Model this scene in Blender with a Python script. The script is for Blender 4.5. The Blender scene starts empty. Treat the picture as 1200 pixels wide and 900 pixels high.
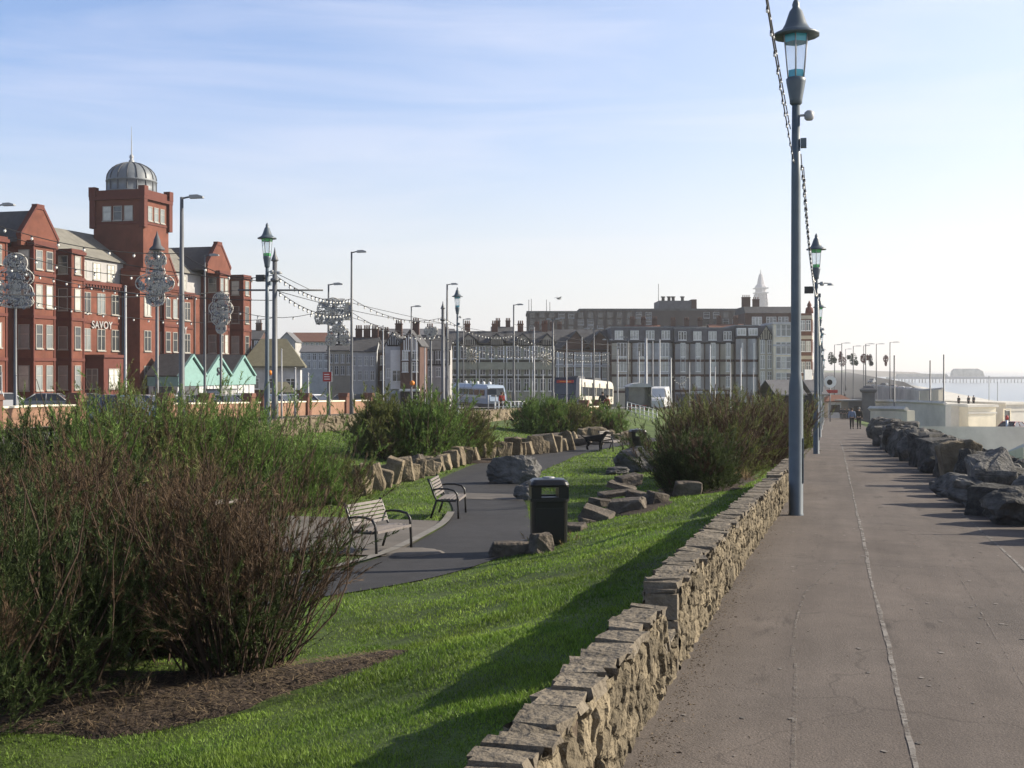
import bpy, bmesh, math, random
import numpy as np
from mathutils import Vector, Matrix, noise
C = bpy.context.scene.collection
scene = bpy.context.scene
R = math.radians
F = 1400.0                      # focal length in photo pixels, photo is 1200 wide, horizon row 432
UX, UY = math.sin(R(14.8)), math.cos(R(14.8))      # along the promenade
VX, VY = UY, -UX                                   # across it, towards the sea
PROM_ROT = math.atan2(UY, UX)
def st(x, y): return x*UX + y*UY, x*VX + y*VY
def xy(s, t): return s*UX + t*VX, s*UY + t*VY
def px(p, d): return (p-600.0)/F*d
def pz(py, d): return (432.0-py)/F*d
rnd = random.Random(7)
# ---------------------------------------------------------------- ground heights
_Ps = [-40, 215, 262, 330, 430, 5000]; _Pz = [-1.66+40*.0322, -1.66-215*.0322, -8.7, -6.8, -4.6, -4.6]
_Gs = [-40, 10, 19, 48, 62, 80, 100, 215, 262, 330, 430, 5000]; _Gz = [-2.8, -2.9, -3.0, -3.32, -3.6, -4.25, -4.9, -8.6, -8.7, -6.8, -4.6, -4.6]
_Rs = [-40, 45, 67, 110, 140, 200, 262, 330, 430, 5000]; _Rz = [-2.6, -2.65, -3.1, -3.9, -4.7, -6.5, -8.2, -6.8, -4.6, -4.6]
def smooth(a, b, x):
    k = np.clip((x-a)/(b-a), 0, 1); return k*k*(3-2*k)
def hz(s, t):
    s = np.asarray(s, float); t = np.asarray(t, float)
    P = np.interp(s, _Ps, _Pz); G = np.interp(s, _Gs, _Gz); Rd = np.interp(s, _Rs, _Rz)
    z = np.where(t > -5.6, G + (P-.06-G)*smooth(-5.6, -1.25, t), G)
    z = np.where(t < -11.2, G + (Rd-G)*smooth(-11.2, -17.5, t), z)
    z = np.where(t > -1.25, P, z)
    low = np.minimum(P-.2, -10.3)
    edge = np.interp(s, [0, 225, 262, 300, 5000], [3.4, 3.4, 10, 26, 26])
    k = smooth(0, 1, (t-edge)/np.interp(s, [0, 225, 262, 5000], [10, 10, 3, 1.0]))
    z = np.where(t > edge, P + (low-P)*k, z)
    z = np.where(t > 52, -10.3 + (-22+10.3)*smooth(52, 56, t), z)
    return z
def hzf(s, t): return float(hz(s, t))
def hxy(x, y): return hzf(*st(x, y))
# ---------------------------------------------------------------- materials
MATS = {}
ALB = dict(grass_blade=1.95, grass_ground=1.0, white_paint=.95, white_dull=.85, cream=.7, cream_green=.62, render_pale=.72, brown_block=.38, tower_steel=1.1, lantern_glass=1, bulb_white=1, curtain_pane=1, pane=.9, pane_dark=.8, concrete=1.1, concrete_cream=1.1, teal_glass=1, green_glass=1, leaf_green=.78, leaf_bright=1.7, leaf_olive=1.35, twig_red=.68, twig_tan=.65, stem_bark=.7, panel_white=.9, car_white=.8, tram_cream=.8, bus_blue=.9, skin=.8, dry_grass=.9, orange_paint=.8, red_paint=.8, teal_wood=.7, slate=.7, slate_grey=.7, pole_pale=.7, coast_haze=1)
def _nodes(name):
    m = bpy.data.materials.new(name); m.use_nodes = True
    nt = m.node_tree; return m, nt, nt.nodes['Principled BSDF']
def mat(name, col, rough=.7, var=.25, scale=6, bump=0.0, bscale=None, metal=0, spec=.3, big=0.0, bigscale=.6, col2=None, island=0.0, attr=None, trans=0.0, detail=6, stretch=None, objrand=0.0):
    kf = ALB.get(name, .47); col = tuple(q*kf for q in col); col2 = tuple(q*kf for q in col2) if col2 else None
    m, nt, b = _nodes(name); N = nt.nodes; L = nt.links
    tc = N.new('ShaderNodeTexCoord'); src = tc.outputs['Object']
    if stretch:
        mp = N.new('ShaderNodeMapping'); mp.inputs['Scale'].default_value = stretch
        L.new(src, mp.inputs['Vector']); src = mp.outputs['Vector']
    n = N.new('ShaderNodeTexNoise'); n.inputs['Scale'].default_value = scale; n.inputs['Detail'].default_value = detail; n.inputs['Roughness'].default_value = .65
    L.new(src, n.inputs['Vector'])
    ramp = N.new('ShaderNodeValToRGB'); e = ramp.color_ramp.elements
    c2 = col2 or tuple(min(1, c*(1+var)) for c in col); c1 = tuple(c*(1-var) for c in col)
    e[0].position = .3; e[1].position = .7; e[0].color = (*c1, 1); e[1].color = (*c2, 1)
    L.new(n.outputs['Fac'], ramp.inputs['Fac']); out = ramp.outputs['Color']
    def mul(out, fac_out, lo, hi):
        mr = N.new('ShaderNodeMapRange'); mr.inputs['To Min'].default_value = lo; mr.inputs['To Max'].default_value = hi
        L.new(fac_out, mr.inputs['Value'])
        mx = N.new('ShaderNodeMix'); mx.data_type = 'RGBA'; mx.blend_type = 'MULTIPLY'; mx.inputs['Factor'].default_value = 1
        L.new(out, mx.inputs[6]); L.new(mr.outputs['Result'], mx.inputs[7]); return mx.outputs[2], mr
    if big:
        n2 = N.new('ShaderNodeTexNoise'); n2.inputs['Scale'].default_value = bigscale; n2.inputs['Detail'].default_value = 4
        L.new(tc.outputs['Object'], n2.inputs['Vector'])
        out, mr = mul(out, n2.outputs['Fac'], 1-big, 1+big); mr.inputs['From Min'].default_value = .3; mr.inputs['From Max'].default_value = .7
    if island:
        g = N.new('ShaderNodeNewGeometry'); out, _ = mul(out, g.outputs['Random Per Island'], 1-island, 1+island)
    if attr:
        at = N.new('ShaderNodeAttribute'); at.attribute_name = attr; out, _ = mul(out, at.outputs['Fac'], .6, 1.35)
    if objrand:
        oi = N.new('ShaderNodeObjectInfo'); out, _ = mul(out, oi.outputs['Random'], 1-objrand, 1+objrand)
    L.new(out, b.inputs['Base Color'])
    b.inputs['Roughness'].default_value = rough; b.inputs['Metallic'].default_value = metal
    b.inputs['Specular IOR Level'].default_value = spec
    if bump:
        nb = N.new('ShaderNodeTexNoise'); nb.inputs['Scale'].default_value = bscale or scale*3; nb.inputs['Detail'].default_value = 6
        L.new(src, nb.inputs['Vector'])
        bp = N.new('ShaderNodeBump'); bp.inputs['Strength'].default_value = bump; bp.inputs['Distance'].default_value = .05
        L.new(nb.outputs['Fac'], bp.inputs['Height']); L.new(bp.outputs['Normal'], b.inputs['Normal'])
    if trans:
        tr = N.new('ShaderNodeBsdfTranslucent'); ms = N.new('ShaderNodeMixShader'); ms.inputs['Fac'].default_value = trans
        L.new(out, tr.inputs['Color']); L.new(b.outputs['BSDF'], ms.inputs[1]); L.new(tr.outputs['BSDF'], ms.inputs[2])
        L.new(ms.outputs['Shader'], N['Material Output'].inputs['Surface'])
    MATS[name] = m; return m
def glass(name):
    m, nt, b = _nodes(name); N = nt.nodes; L = nt.links; b.inputs['Base Color'].default_value = (.7, .75, .78, 1); b.inputs['Roughness'].default_value = .1
    t = N.new('ShaderNodeBsdfTransparent'); t.inputs['Color'].default_value = (.96, .98, 1, 1); ms = N.new('ShaderNodeMixShader'); ms.inputs['Fac'].default_value = .22
    L.new(t.outputs['BSDF'], ms.inputs[1]); L.new(b.outputs['BSDF'], ms.inputs[2]); L.new(ms.outputs['Shader'], N['Material Output'].inputs['Surface']); MATS[name] = m
glass('clear_glass')
def emis(name, col, strength):
    m, nt, b = _nodes(name); b.inputs['Base Color'].default_value = (*col, 1)
    b.inputs['Emission Color'].default_value = (*col, 1); b.inputs['Emission Strength'].default_value = strength
    MATS[name] = m; return m
mat('grass_ground', (.055, .085, .016), .9, .45, 2.2, .5, 30, big=.3, bigscale=.35)
mat('grass_blade', (.062, .122, .014), .6, .3, .8, island=.45, trans=.4, big=.38, bigscale=.7, col2=(.102, .145, .022))
def prom_material():
    m, nt, b = _nodes('asphalt_prom'); N = nt.nodes; L = nt.links; M_ = N.new
    tc = M_('ShaderNodeTexCoord'); rot = M_('ShaderNodeMapping'); rot.inputs['Rotation'].default_value = (0, 0, -PROM_ROT); L.new(tc.outputs['Object'], rot.inputs['Vector'])
    def noise_(scale, sx=1, sy=1, det=5, rgh=.6):
        mp = M_('ShaderNodeMapping'); mp.inputs['Scale'].default_value = (sx, sy, 1); L.new(rot.outputs['Vector'], mp.inputs['Vector'])
        n = M_('ShaderNodeTexNoise'); n.inputs['Scale'].default_value = scale; n.inputs['Detail'].default_value = det; n.inputs['Roughness'].default_value = rgh; L.new(mp.outputs['Vector'], n.inputs['Vector']); return n.outputs['Fac']
    def rmp(f, a_, b_, lo, hi):
        r = M_('ShaderNodeMapRange'); r.inputs['From Min'].default_value = a_; r.inputs['From Max'].default_value = b_; r.inputs['To Min'].default_value = lo; r.inputs['To Max'].default_value = hi; L.new(f, r.inputs['Value']); return r.outputs['Result']
    def mulc(x, y):
        k = M_('ShaderNodeMath'); k.operation = 'MULTIPLY'; L.new(x, k.inputs[0]); L.new(y, k.inputs[1]); return k.outputs['Value']
    v = mulc(rmp(noise_(.55, 1, 1.6), .3, .7, .80, 1.16), rmp(noise_(1.0, .16, 3.2), .3, .7, .87, 1.10))        # patches and streaks along the walk
    v = mulc(v, rmp(noise_(2.4, 1, 1, 8, .75), .35, .7, .9, 1.12)); v = mulc(v, rmp(noise_(95, 1, 1, 2), .3, .72, .72, 1.3))   # blotches and grit
    v = mulc(v, rmp(noise_(1.35, .5, 2.2, 6, .7), .60, .70, 1.0, .62))                                        # dark stains
    vo = M_('ShaderNodeTexVoronoi'); vo.feature = 'DISTANCE_TO_EDGE'; vo.inputs['Scale'].default_value = .38; dn = M_('ShaderNodeTexNoise'); dn.inputs['Scale'].default_value = 1.6; L.new(rot.outputs['Vector'], dn.inputs['Vector'])
    ad = M_('ShaderNodeMix'); ad.data_type = 'RGBA'; ad.blend_type = 'ADD'; ad.inputs['Factor'].default_value = .9; L.new(rot.outputs['Vector'], ad.inputs[6]); L.new(dn.outputs['Color'], ad.inputs[7]); L.new(ad.outputs[2], vo.inputs['Vector'])
    v = mulc(v, rmp(vo.outputs['Distance'], .0, .006, .74, 1.0))
    mx = M_('ShaderNodeMix'); mx.data_type = 'RGBA'; mx.inputs[6].default_value = (.108, .087, .074, 1); mx.inputs[7].default_value = (.108, .094, .084, 1); L.new(noise_(.4, .6, 1.2, 3), mx.inputs['Factor'])
    ml = M_('ShaderNodeMix'); ml.data_type = 'RGBA'; ml.blend_type = 'MULTIPLY'; ml.inputs['Factor'].default_value = 1; L.new(mx.outputs[2], ml.inputs[6]); L.new(v, ml.inputs[7]); L.new(ml.outputs[2], b.inputs['Base Color'])
    b.inputs['Roughness'].default_value = .9; b.inputs['Specular IOR Level'].default_value = .25
    bp = M_('ShaderNodeBump'); bp.inputs['Strength'].default_value = .3; bp.inputs['Distance'].default_value = .03; L.new(noise_(70, 1, 1, 4), bp.inputs['Height']); L.new(bp.outputs['Normal'], b.inputs['Normal']); M['asphalt_prom'] = m
M = MATS
prom_material()
mat('path_tarmac', (.066, .065, .070), .85, .2, 3, .25, 60, big=.15)
mat('paving', (.25, .225, .20), .9, .18, 2.5, .2, 40, big=.15)
mat('kerb_stone', (.36, .34, .31), .85, .2, 5, .2)
mat('joint', (.40, .37, .34), .95, .3, 14)
mat('scuff', (.33, .295, .265), .95, .25, 9)
mat('soil', (.085, .06, .044), .95, .45, 5, 1.0, 18, big=.3, bigscale=1.2)
mat('buff_stone', (.315, .258, .172), .95, .32, 7, .9, 26, big=.28, bigscale=1.3, attr='stone')
mat('coping_stone', (.285, .24, .18), .9, .3, 6, .7, 22, island=.22)
mat('mortar', (.16, .12, .085), .95, .3, 8, .5)
mat('sandstone', (.34, .275, .185), .9, .38, 3.5, .8, 14, big=.3, bigscale=1.5, objrand=.3)
mat('grey_rock', (.20, .195, .19), .9, .35, 3, .9, 12, big=.3, bigscale=1.2, objrand=.25)
mat('sea_rock', (.175, .168, .155), .95, .62, 4.5, 1.0, 16, big=.4, bigscale=1.5, objrand=.5)
mat('slab_rock', (.20, .168, .135), .9, .35, 4, .8, 14, big=.3, bigscale=1.5, objrand=.25)
mat('twig_red', (.13, .082, .045), .8, .3, 3, island=.45)
mat('twig_tan', (.20, .145, .085), .8, .3, 3, island=.45)
mat('stem_bark', (.07, .045, .032), .9, .3, 12)
mat('leaf_green', (.062, .088, .026), .7, .3, 2, island=.5, trans=.3)
mat('leaf_bright', (.075, .118, .028), .7, .3, 2, island=.45, trans=.3)
mat('leaf_olive', (.098, .110, .034), .7, .3, 2, island=.45, trans=.3)
mat('lamp_paint', (.14, .19, .235), .45, .12, 4, spec=.5, big=.12, bigscale=1)
mat('pole_steel', (.20, .21, .225), .5, .12, 3, spec=.5)
mat('pole_pale', (.42, .43, .44), .5, .12, 3, spec=.5)
mat('black_metal', (.018, .018, .02), .4, .2, 8, spec=.5)
mat('bin_black', (.012, .012, .014), .35, .2, 6, spec=.5)
mat('bench_slat', (.36, .32, .30), .6, .18, 9, stretch=None)
mat('teal_glass', (.05, .32, .42), .2, .1, 3, spec=.6)
mat('green_glass', (.05, .42, .10), .2, .1, 3, spec=.6)
mat('lantern_glass', (.72, .76, .78), .15, .06, 3, spec=.6)
mat('red_brick', (.29, .104, .068), .9, .2, 1.2, .3, 30, big=.22, bigscale=.35, stretch=None)
mat('red_trim', (.22, .066, .048), .8, .15, 2)
mat('pink_brick', (.52, .30, .20), .9, .18, 2, .3, 30)
mat('slate', (.095, .095, .10), .8, .2, 2, .3, 20, big=.15)
mat('slate_grey', (.17, .17, .18), .8, .2, 1.5, .2, 20)
mat('tile_tan', (.27, .255, .175), .85, .18, 2, .2, 20)
mat('tile_red', (.28, .13, .09), .85, .2, 2, .2, 20)
mat('white_paint', (.72, .72, .70), .6, .08, 2)
mat('white_dull', (.50, .51, .52), .7, .14, 1.5, big=.12)
mat('cream', (.60, .55, .44), .8, .12, 1, big=.1)
mat('cream_green', (.50, .51, .40), .8, .12, 1, big=.1)
mat('render_pale', (.46, .45, .44), .8, .12, .8, big=.12)
mat('brown_block', (.20, .165, .15), .9, .15, .5, big=.15, bigscale=.1)
mat('dark_brick', (.17, .095, .075), .9, .2, 1, big=.12)
mat('timber', (.04, .034, .032), .8, .2, 3)
mat('lead', (.30, .33, .36), .5, .12, 2, spec=.5)
mat('pane', (.20, .22, .22), .12, .35, .5, spec=.7, objrand=.35)
mat('pane_dark', (.05, .055, .06), .1, .3, .6, spec=.7, objrand=.3)
mat('curtain_pane', (.42, .42, .38), .25, .25, 1.5, spec=.6, objrand=.3)
mat('hotel_slate', (.36, .345, .30), .85, .2, 1.5, .2, 20)
mat('window_frame', (.62, .60, .54), .6, .1, 2)
mat('teal_wood', (.25, .43, .40), .7, .12, 3)
mat('shutter_grey', (.15, .16, .18), .6, .1, 3)
mat('concrete', (.50, .48, .43), .9, .15, .5, .1, 8, big=.18, bigscale=.15)
mat('concrete_cream', (.66, .60, .47), .9, .12, .5, big=.12, bigscale=.2)
mat('concrete_dark', (.22, .22, .22), .9, .15, .6, big=.15)
mat('road_tarmac', (.075, .075, .078), .9, .18, .8, .1, 30, big=.15, bigscale=.15)
mat('pavement_slab', (.30, .285, .265), .9, .12, 1, big=.1)
mat('sand', (.30, .26, .20), .95, .15, .2, big=.2, bigscale=.02)
mat('panel_white', (.22, .23, .25), .6, .6, 5.0, detail=8, objrand=.1)
mat('panel_dark', (.06, .065, .08), .6, .3, 4)
mat('panel_red', (.30, .09, .08), .6, .35, 3)
mat('panel_leaf', (.10, .17, .11), .6, .35, 3)
mat('red_paint', (.42, .035, .03), .5, .1, 3)
mat('orange_paint', (.75, .24, .03), .5, .1, 3)
mat('tram_navy', (.02, .03, .07), .3, .1, 3, spec=.6)
mat('tram_cream', (.68, .64, .55), .35, .06, 2, spec=.5)
mat('bus_blue', (.40, .48, .58), .35, .06, 2, spec=.5)
mat('tyre', (.02, .02, .02), .8, .1, 5)
mat('skin', (.50, .32, .24), .6, .1, 8)
mat('hair', (.10, .07, .05), .8, .2, 20)
mat('hair_grey', (.40, .39, .37), .8, .2, 20)
mat('cloth_blue', (.27, .37, .56), .8, .15, 6)
mat('cloth_black', (.018, .018, .02), .85, .2, 6)
mat('cloth_dark', (.035, .037, .05), .85, .2, 6)
mat('cloth_red', (.42, .04, .04), .85, .15, 6)
mat('fur_black', (.012, .012, .013), .8, .3, 20)
mat('feather', (.55, .56, .57), .7, .15, 6)
mat('cable', (.06, .06, .065), .6, .1, 5)
mat('bulb_white', (.75, .73, .68), .2, .05, 5, spec=.6)
mat('tower_steel', (.33, .33, .35), .7, .1, .2)
mat('dry_grass', (.30, .22, .11), .8, .3, 3, island=.4)
CARC = [mat('car_silver', (.42, .44, .46), .25, .04, 1, spec=.7), mat('car_white', (.75, .75, .75), .25, .04, 1, spec=.7), mat('car_blue', (.10, .16, .28), .25, .04, 1, spec=.7),
        mat('car_dark', (.04, .045, .055), .25, .04, 1, spec=.7), mat('car_red', (.35, .03, .03), .25, .04, 1, spec=.7), mat('car_grey', (.22, .235, .25), .25, .04, 1, spec=.7)]
M = MATS
# ---------------------------------------------------------------- object helpers
def link(o, parent=None):
    C.objects.link(o)
    if parent is not None: o.parent = parent
    return o
def tag(o, label=None, cat=None, group=None, kind=None):
    if label: o['label'] = label
    if cat: o['category'] = cat
    if group: o['group'] = group
    if kind: o['kind'] = kind
    return o
def thing(name, label, cat, loc=(0, 0, 0), rz=0, group=None):
    o = bpy.data.objects.new(name, None); o.empty_display_size = .2; o.location = loc; o.rotation_euler = (0, 0, rz)
    link(o); return tag(o, label, cat, group)
def aslist(m): return [M[k] if isinstance(k, str) else k for k in (m if isinstance(m, (list, tuple)) else [m])]
class MB:
    """collects shapes into one mesh"""
    def __init__(self): self.v = []; self.f = []; self.mi = []; self.sm = []
    def add(self, vs, fs, mi=0, smooth=False):
        o = len(self.v); self.v.extend([tuple(p) for p in vs])
        for f in fs: self.f.append(tuple(o+i for i in f)); self.mi.append(mi); self.sm.append(smooth)
        return self
    def box(self, c, size, mi=0, rz=0, jit=0, top=1.0, rx=0, ry=0):
        hx, hy, h = size[0]/2, size[1]/2, size[2]/2; vs = []
        mt = Matrix.Rotation(rz, 3, 'Z') @ Matrix.Rotation(ry, 3, 'Y') @ Matrix.Rotation(rx, 3, 'X')
        for sx, sy, sz in ((-1,-1,-1),(1,-1,-1),(1,1,-1),(-1,1,-1),(-1,-1,1),(1,-1,1),(1,1,1),(-1,1,1)):
            k = top if sz > 0 else 1
            p = mt @ Vector((sx*hx*k, sy*hy*k, sz*h))
            if jit: p += Vector((rnd.uniform(-jit, jit), rnd.uniform(-jit, jit), rnd.uniform(-jit, jit)))
            vs.append((p.x+c[0], p.y+c[1], p.z+c[2]))
        return self.add(vs, [(0,3,2,1),(4,5,6,7),(0,1,5,4),(1,2,6,5),(2,3,7,6),(3,0,4,7)], mi)
    def b2(self, x0, x1, y0, y1, z0, z1, mi=0):
        return self.box(((x0+x1)/2, (y0+y1)/2, (z0+z1)/2), (abs(x1-x0), abs(y1-y0), abs(z1-z0)), mi)
    def tube(self, pts, rad, n=8, mi=0, smooth=True, caps=True):
        pts = [Vector(p) for p in pts]; rs = rad if isinstance(rad, (list, tuple)) else [rad]*len(pts)
        vs = []; ref = None
        for i, p in enumerate(pts):
            tng = (pts[min(i+1, len(pts)-1)] - pts[max(i-1, 0)]).normalized()
            if ref is None: ref = Vector((1, 0, 0)) if abs(tng.z) > .8 else Vector((0, 0, 1))
            a = tng.cross(ref)
            if a.length < 1e-4: a = tng.cross(Vector((0, 1, 0)))
            a.normalize(); b = tng.cross(a)
            for k in range(n):
                w = 2*math.pi*k/n; vs.append(p + (a*math.cos(w)+b*math.sin(w))*rs[i])
        fs = [(i*n+k, i*n+(k+1) % n, (i+1)*n+(k+1) % n, (i+1)*n+k) for i in range(len(pts)-1) for k in range(n)]
        self.add(vs, fs, mi, smooth)
        if caps:
            o = len(self.v)-len(vs)
            for ring in (tuple(range(n)), tuple(range((len(pts)-1)*n, len(pts)*n))):
                self.f.append(tuple(o+i for i in ring)); self.mi.append(mi); self.sm.append(False)
        return self
    def lathe(self, prof, n=16, c=(0, 0, 0), mi=0, smooth=True, sq=False):
        vs = [(c[0]+r*math.cos(2*math.pi*(k+(.5 if sq else 0))/n), c[1]+r*math.sin(2*math.pi*(k+(.5 if sq else 0))/n), c[2]+z) for r, z in prof for k in range(n)]
        fs = [(i*n+k, i*n+(k+1) % n, (i+1)*n+(k+1) % n, (i+1)*n+k) for i in range(len(prof)-1) for k in range(n)]
        fs += [tuple(range(n)), tuple((len(prof)-1)*n+k for k in range(n))]
        return self.add(vs, fs, mi, smooth)
    def prism(self, poly, a0, a1, axis='y', mi=0):
        """poly in the plane across axis: axis y -> (x,z); x -> (y,z); z -> (x,y)"""
        n = len(poly); P = {'y': lambda p, a: (p[0], a, p[1]), 'x': lambda p, a: (a, p[0], p[1]), 'z': lambda p, a: (p[0], p[1], a)}[axis]
        vs = [P(p, a0) for p in poly] + [P(p, a1) for p in poly]
        fs = [tuple(range(n)), tuple(range(2*n-1, n-1, -1))] + [(i, (i+1) % n, n+(i+1) % n, n+i) for i in range(n)]
        return self.add(vs, fs, mi)
    def mesh(self, name, mats):
        me = bpy.data.meshes.new(name); me.from_pydata(self.v, [], self.f)
        for m in aslist(mats): me.materials.append(m)
        me.polygons.foreach_set('material_index', self.mi); me.polygons.foreach_set('use_smooth', self.sm)
        bm = bmesh.new(); bm.from_mesh(me); bmesh.ops.recalc_face_normals(bm, faces=bm.faces); bm.to_mesh(me); bm.free()
        me.update(); return me
    def build(self, name, mats, parent=None, loc=None, rz=0):
        o = bpy.data.objects.new(name, self.mesh(name, mats)); link(o, parent)
        if loc is not None: o.location = loc
        if rz: o.rotation_euler = (0, 0, rz)
        return o
def put(name, me, parent=None, loc=(0, 0, 0), rz=0, scale=None):
    o = bpy.data.objects.new(name, me); link(o, parent); o.location = loc; o.rotation_euler = (0, 0, rz)
    if scale: o.scale = scale
    return o
def npmesh(name, verts, faces, mats, mi=None, smooth=False):
    """verts Nx3, faces MxK (K fixed)"""
    verts = np.asarray(verts, np.float32); faces = np.asarray(faces, np.int32); k = faces.shape[1]
    me = bpy.data.meshes.new(name); me.vertices.add(len(verts)); me.vertices.foreach_set('co', verts.ravel())
    me.loops.add(faces.size); me.loops.foreach_set('vertex_index', faces.ravel())
    me.polygons.add(len(faces)); me.polygons.foreach_set('loop_start', np.arange(0, faces.size, k, dtype=np.int32))
    me.polygons.foreach_set('loop_total', np.full(len(faces), k, np.int32))
    for m in aslist(mats): me.materials.append(m)
    if mi is not None: me.polygons.foreach_set('material_index', np.asarray(mi, np.int32))
    me.polygons.foreach_set('use_smooth', np.full(len(faces), smooth, bool))
    me.update(calc_edges=True); me.validate(); return me
def copy_tree(o, parent=None):
    c = o.copy(); C.objects.link(c)
    if parent is not None: c.parent = parent
    for ch in list(o.children): copy_tree(ch, c)
    return c
def setloc(o, loc, rz=None):
    o.location = loc
    if rz is not None: o.rotation_euler = (0, 0, rz)
    return o
ORD = 'first second third fourth fifth sixth seventh eighth ninth tenth eleventh twelfth thirteenth fourteenth fifteenth sixteenth seventeenth eighteenth nineteenth twentieth'.split()
TENS = {2: 'twenty', 3: 'thirty', 4: 'forty', 5: 'fifty'}
def ordw(i):                       # 0 -> first
    n = i+1
    if n <= 20: return ORD[n-1]
    t, u = divmod(n, 10)
    return {3: 'thirtieth', 4: 'fortieth', 5: 'fiftieth'}[t] if u == 0 else TENS[t]+'-'+ORD[u-1]
# ---------------------------------------------------------------- ground sheets
def grid_sheet(name, ss, ts, zfun, m, kind='structure', smooth=True):
    S, T = np.meshgrid(np.asarray(ss, float), np.asarray(ts, float), indexing='ij')
    Z = zfun(S, T); X = S*UX+T*VX; Y = S*UY+T*VY
    n, k = S.shape; idx = np.arange(n*k).reshape(n, k)
    fs = np.stack([idx[:-1, :-1], idx[1:, :-1], idx[1:, 1:], idx[:-1, 1:]], -1).reshape(-1, 4)[:, ::-1]
    o = put(name, npmesh(name, np.stack([X, Y, Z], -1).reshape(-1, 3), fs, m, smooth=smooth)); o['kind'] = kind; return o
def lump(S, T):
    z = hz(S, T); k = smooth(-5.2, -4.4, T)*(1-smooth(-1.6, -1.25, T))
    z = z + k*.016*(np.sin(S*2.1+1.3*np.sin(T*1.7))+np.sin(T*2.9+S*.9)*.7+.5*np.sin(S*5.3+T*4.1))
    return np.where((T > -1.2) & (T < 3.4), z-.08, z)
ss = np.concatenate([np.arange(-15, 62, .5), np.arange(62, 226, 3), np.arange(226, 440, 8), [460, 520, 650, 900, 1400, 2200, 3200]])
ts = np.concatenate([[-1500, -700, -300, -160, -110], np.arange(-80, -24, 4), np.arange(-24, -1.3, .45), [-1.26, -1.2, -.6, 1, 2, 3, 3.3, 3.5], np.arange(4, 15, .8), np.arange(16, 52, 3), [52.2, 53, 54, 55, 56.5, 60]])
grid_sheet('ground', ss, ts, lump, 'grass_ground')
grid_sheet('promenade', np.concatenate([np.arange(-12, 230, 1.0), np.arange(230, 300, 5)]), [-1.22, -.5, .3, 1.1, 2.0, 2.8, 3.4], lambda s, t: hz(s, t)*0+np.interp(s, _Ps, _Pz), 'asphalt_prom')
def strip(name, ctrl, m, dz=.03, step=.5, nt=6, ztop=None):
    """ctrl: list of (s, t_left, t_right)"""
    a = np.array(ctrl); ss = np.arange(a[0, 0], a[-1, 0]+1e-6, step)
    lo = np.interp(ss, a[:, 0], a[:, 1]); hi = np.interp(ss, a[:, 0], a[:, 2])
    if len(a) > 3:                                  # ease the corners
        for _ in range(4):
            lo[1:-1] = (lo[:-2]+2*lo[1:-1]+lo[2:])/4; hi[1:-1] = (hi[:-2]+2*hi[1:-1]+hi[2:])/4
    S = np.repeat(ss[:, None], nt, 1); W = np.linspace(0, 1, nt)[None]; T = lo[:, None]*(1-W)+hi[:, None]*W
    Z = hz(S, T)+dz
    X = S*UX+T*VX; Y = S*UY+T*VY; idx = np.arange(S.size).reshape(S.shape)
    fs = np.stack([idx[:-1, :-1], idx[1:, :-1], idx[1:, 1:], idx[:-1, 1:]], -1).reshape(-1, 4)[:, ::-1]
    o = put(name, npmesh(name, np.stack([X, Y, Z], -1).reshape(-1, 3), fs, m, smooth=True)); o['kind'] = 'structure'
    return o, ss, lo, hi
def blob(name, c, rx, ry, m, dz=.02, mound=0, n=48, rings=8, rot=0, wob=.12, seed=1):
    """draped irregular disc, centre and radii in world x,y"""
    vs = []; fs = []
    for i in range(rings+1):
        k = i/rings
        for j in range(n):
            w = 2*math.pi*j/n; q = k*(1+wob*math.sin(3*w+seed)+wob*.7*math.sin(5*w+2*seed)+.04*math.sin(11*w+seed))
            x0, y0 = rx*q*math.cos(w), ry*q*math.sin(w)
            x = c[0]+x0*math.cos(rot)-y0*math.sin(rot); y = c[1]+x0*math.sin(rot)+y0*math.cos(rot)
            z = hxy(x, y)+dz+mound*(1-k*k) + (.03*noise.noise((x*3, y*3, 0)) if mound else 0)
            vs.append((x, y, z if i < rings else z-.04))
    fs = [(i*n+j, i*n+(j+1) % n, (i+1)*n+(j+1) % n, (i+1)*n+j) for i in range(rings) for j in range(n)]
    b = MB(); b.add(vs, fs, 0, True); o = b.build(name, m); o['kind'] = 'structure'; return o
# garden path: (s, left t, right t)
PATH = [(9, -12.4, -10.6), (11.5, -9.6, -7.9), (13.5, -8.0, -6.7), (15, -7.4, -5.8), (16.5, -6.9, -5.15), (18, -6.75, -4.85), (20, -6.9, -4.95), (22, -7.1, -5.4), (24, -7.6, -6.0), (26, -8.3, -6.5), (28, -9.2, -7.2), (31, -10.4, -8.0), (34, -10.9, -8.4), (38, -11.4, -8.7), (44, -11.2, -9.1), (50, -10.8, -8.9), (56, -10.0, -8.2), (62, -8.6, -6.9)]
strip('garden_path', PATH, 'path_tarmac', .02, .4, 8)
aP = np.array(PATH)
def path_lr(s): return np.interp(s, aP[:, 0], aP[:, 1]), np.interp(s, aP[:, 0], aP[:, 2])
strip('path_edging', [(s, l-.14, l+.02) for s, l, r in PATH if 13 < s < 25], 'kerb_stone', .06, .4, 3)
# a pale bar of paving across the path, behind the bench
bar = strip('path_crossing', [(26.9, -8.5, -6.85), (27.5, -8.8, -6.9), (28.4, -9.15, -7.2)], 'paving', .028, .2, 6)
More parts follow.
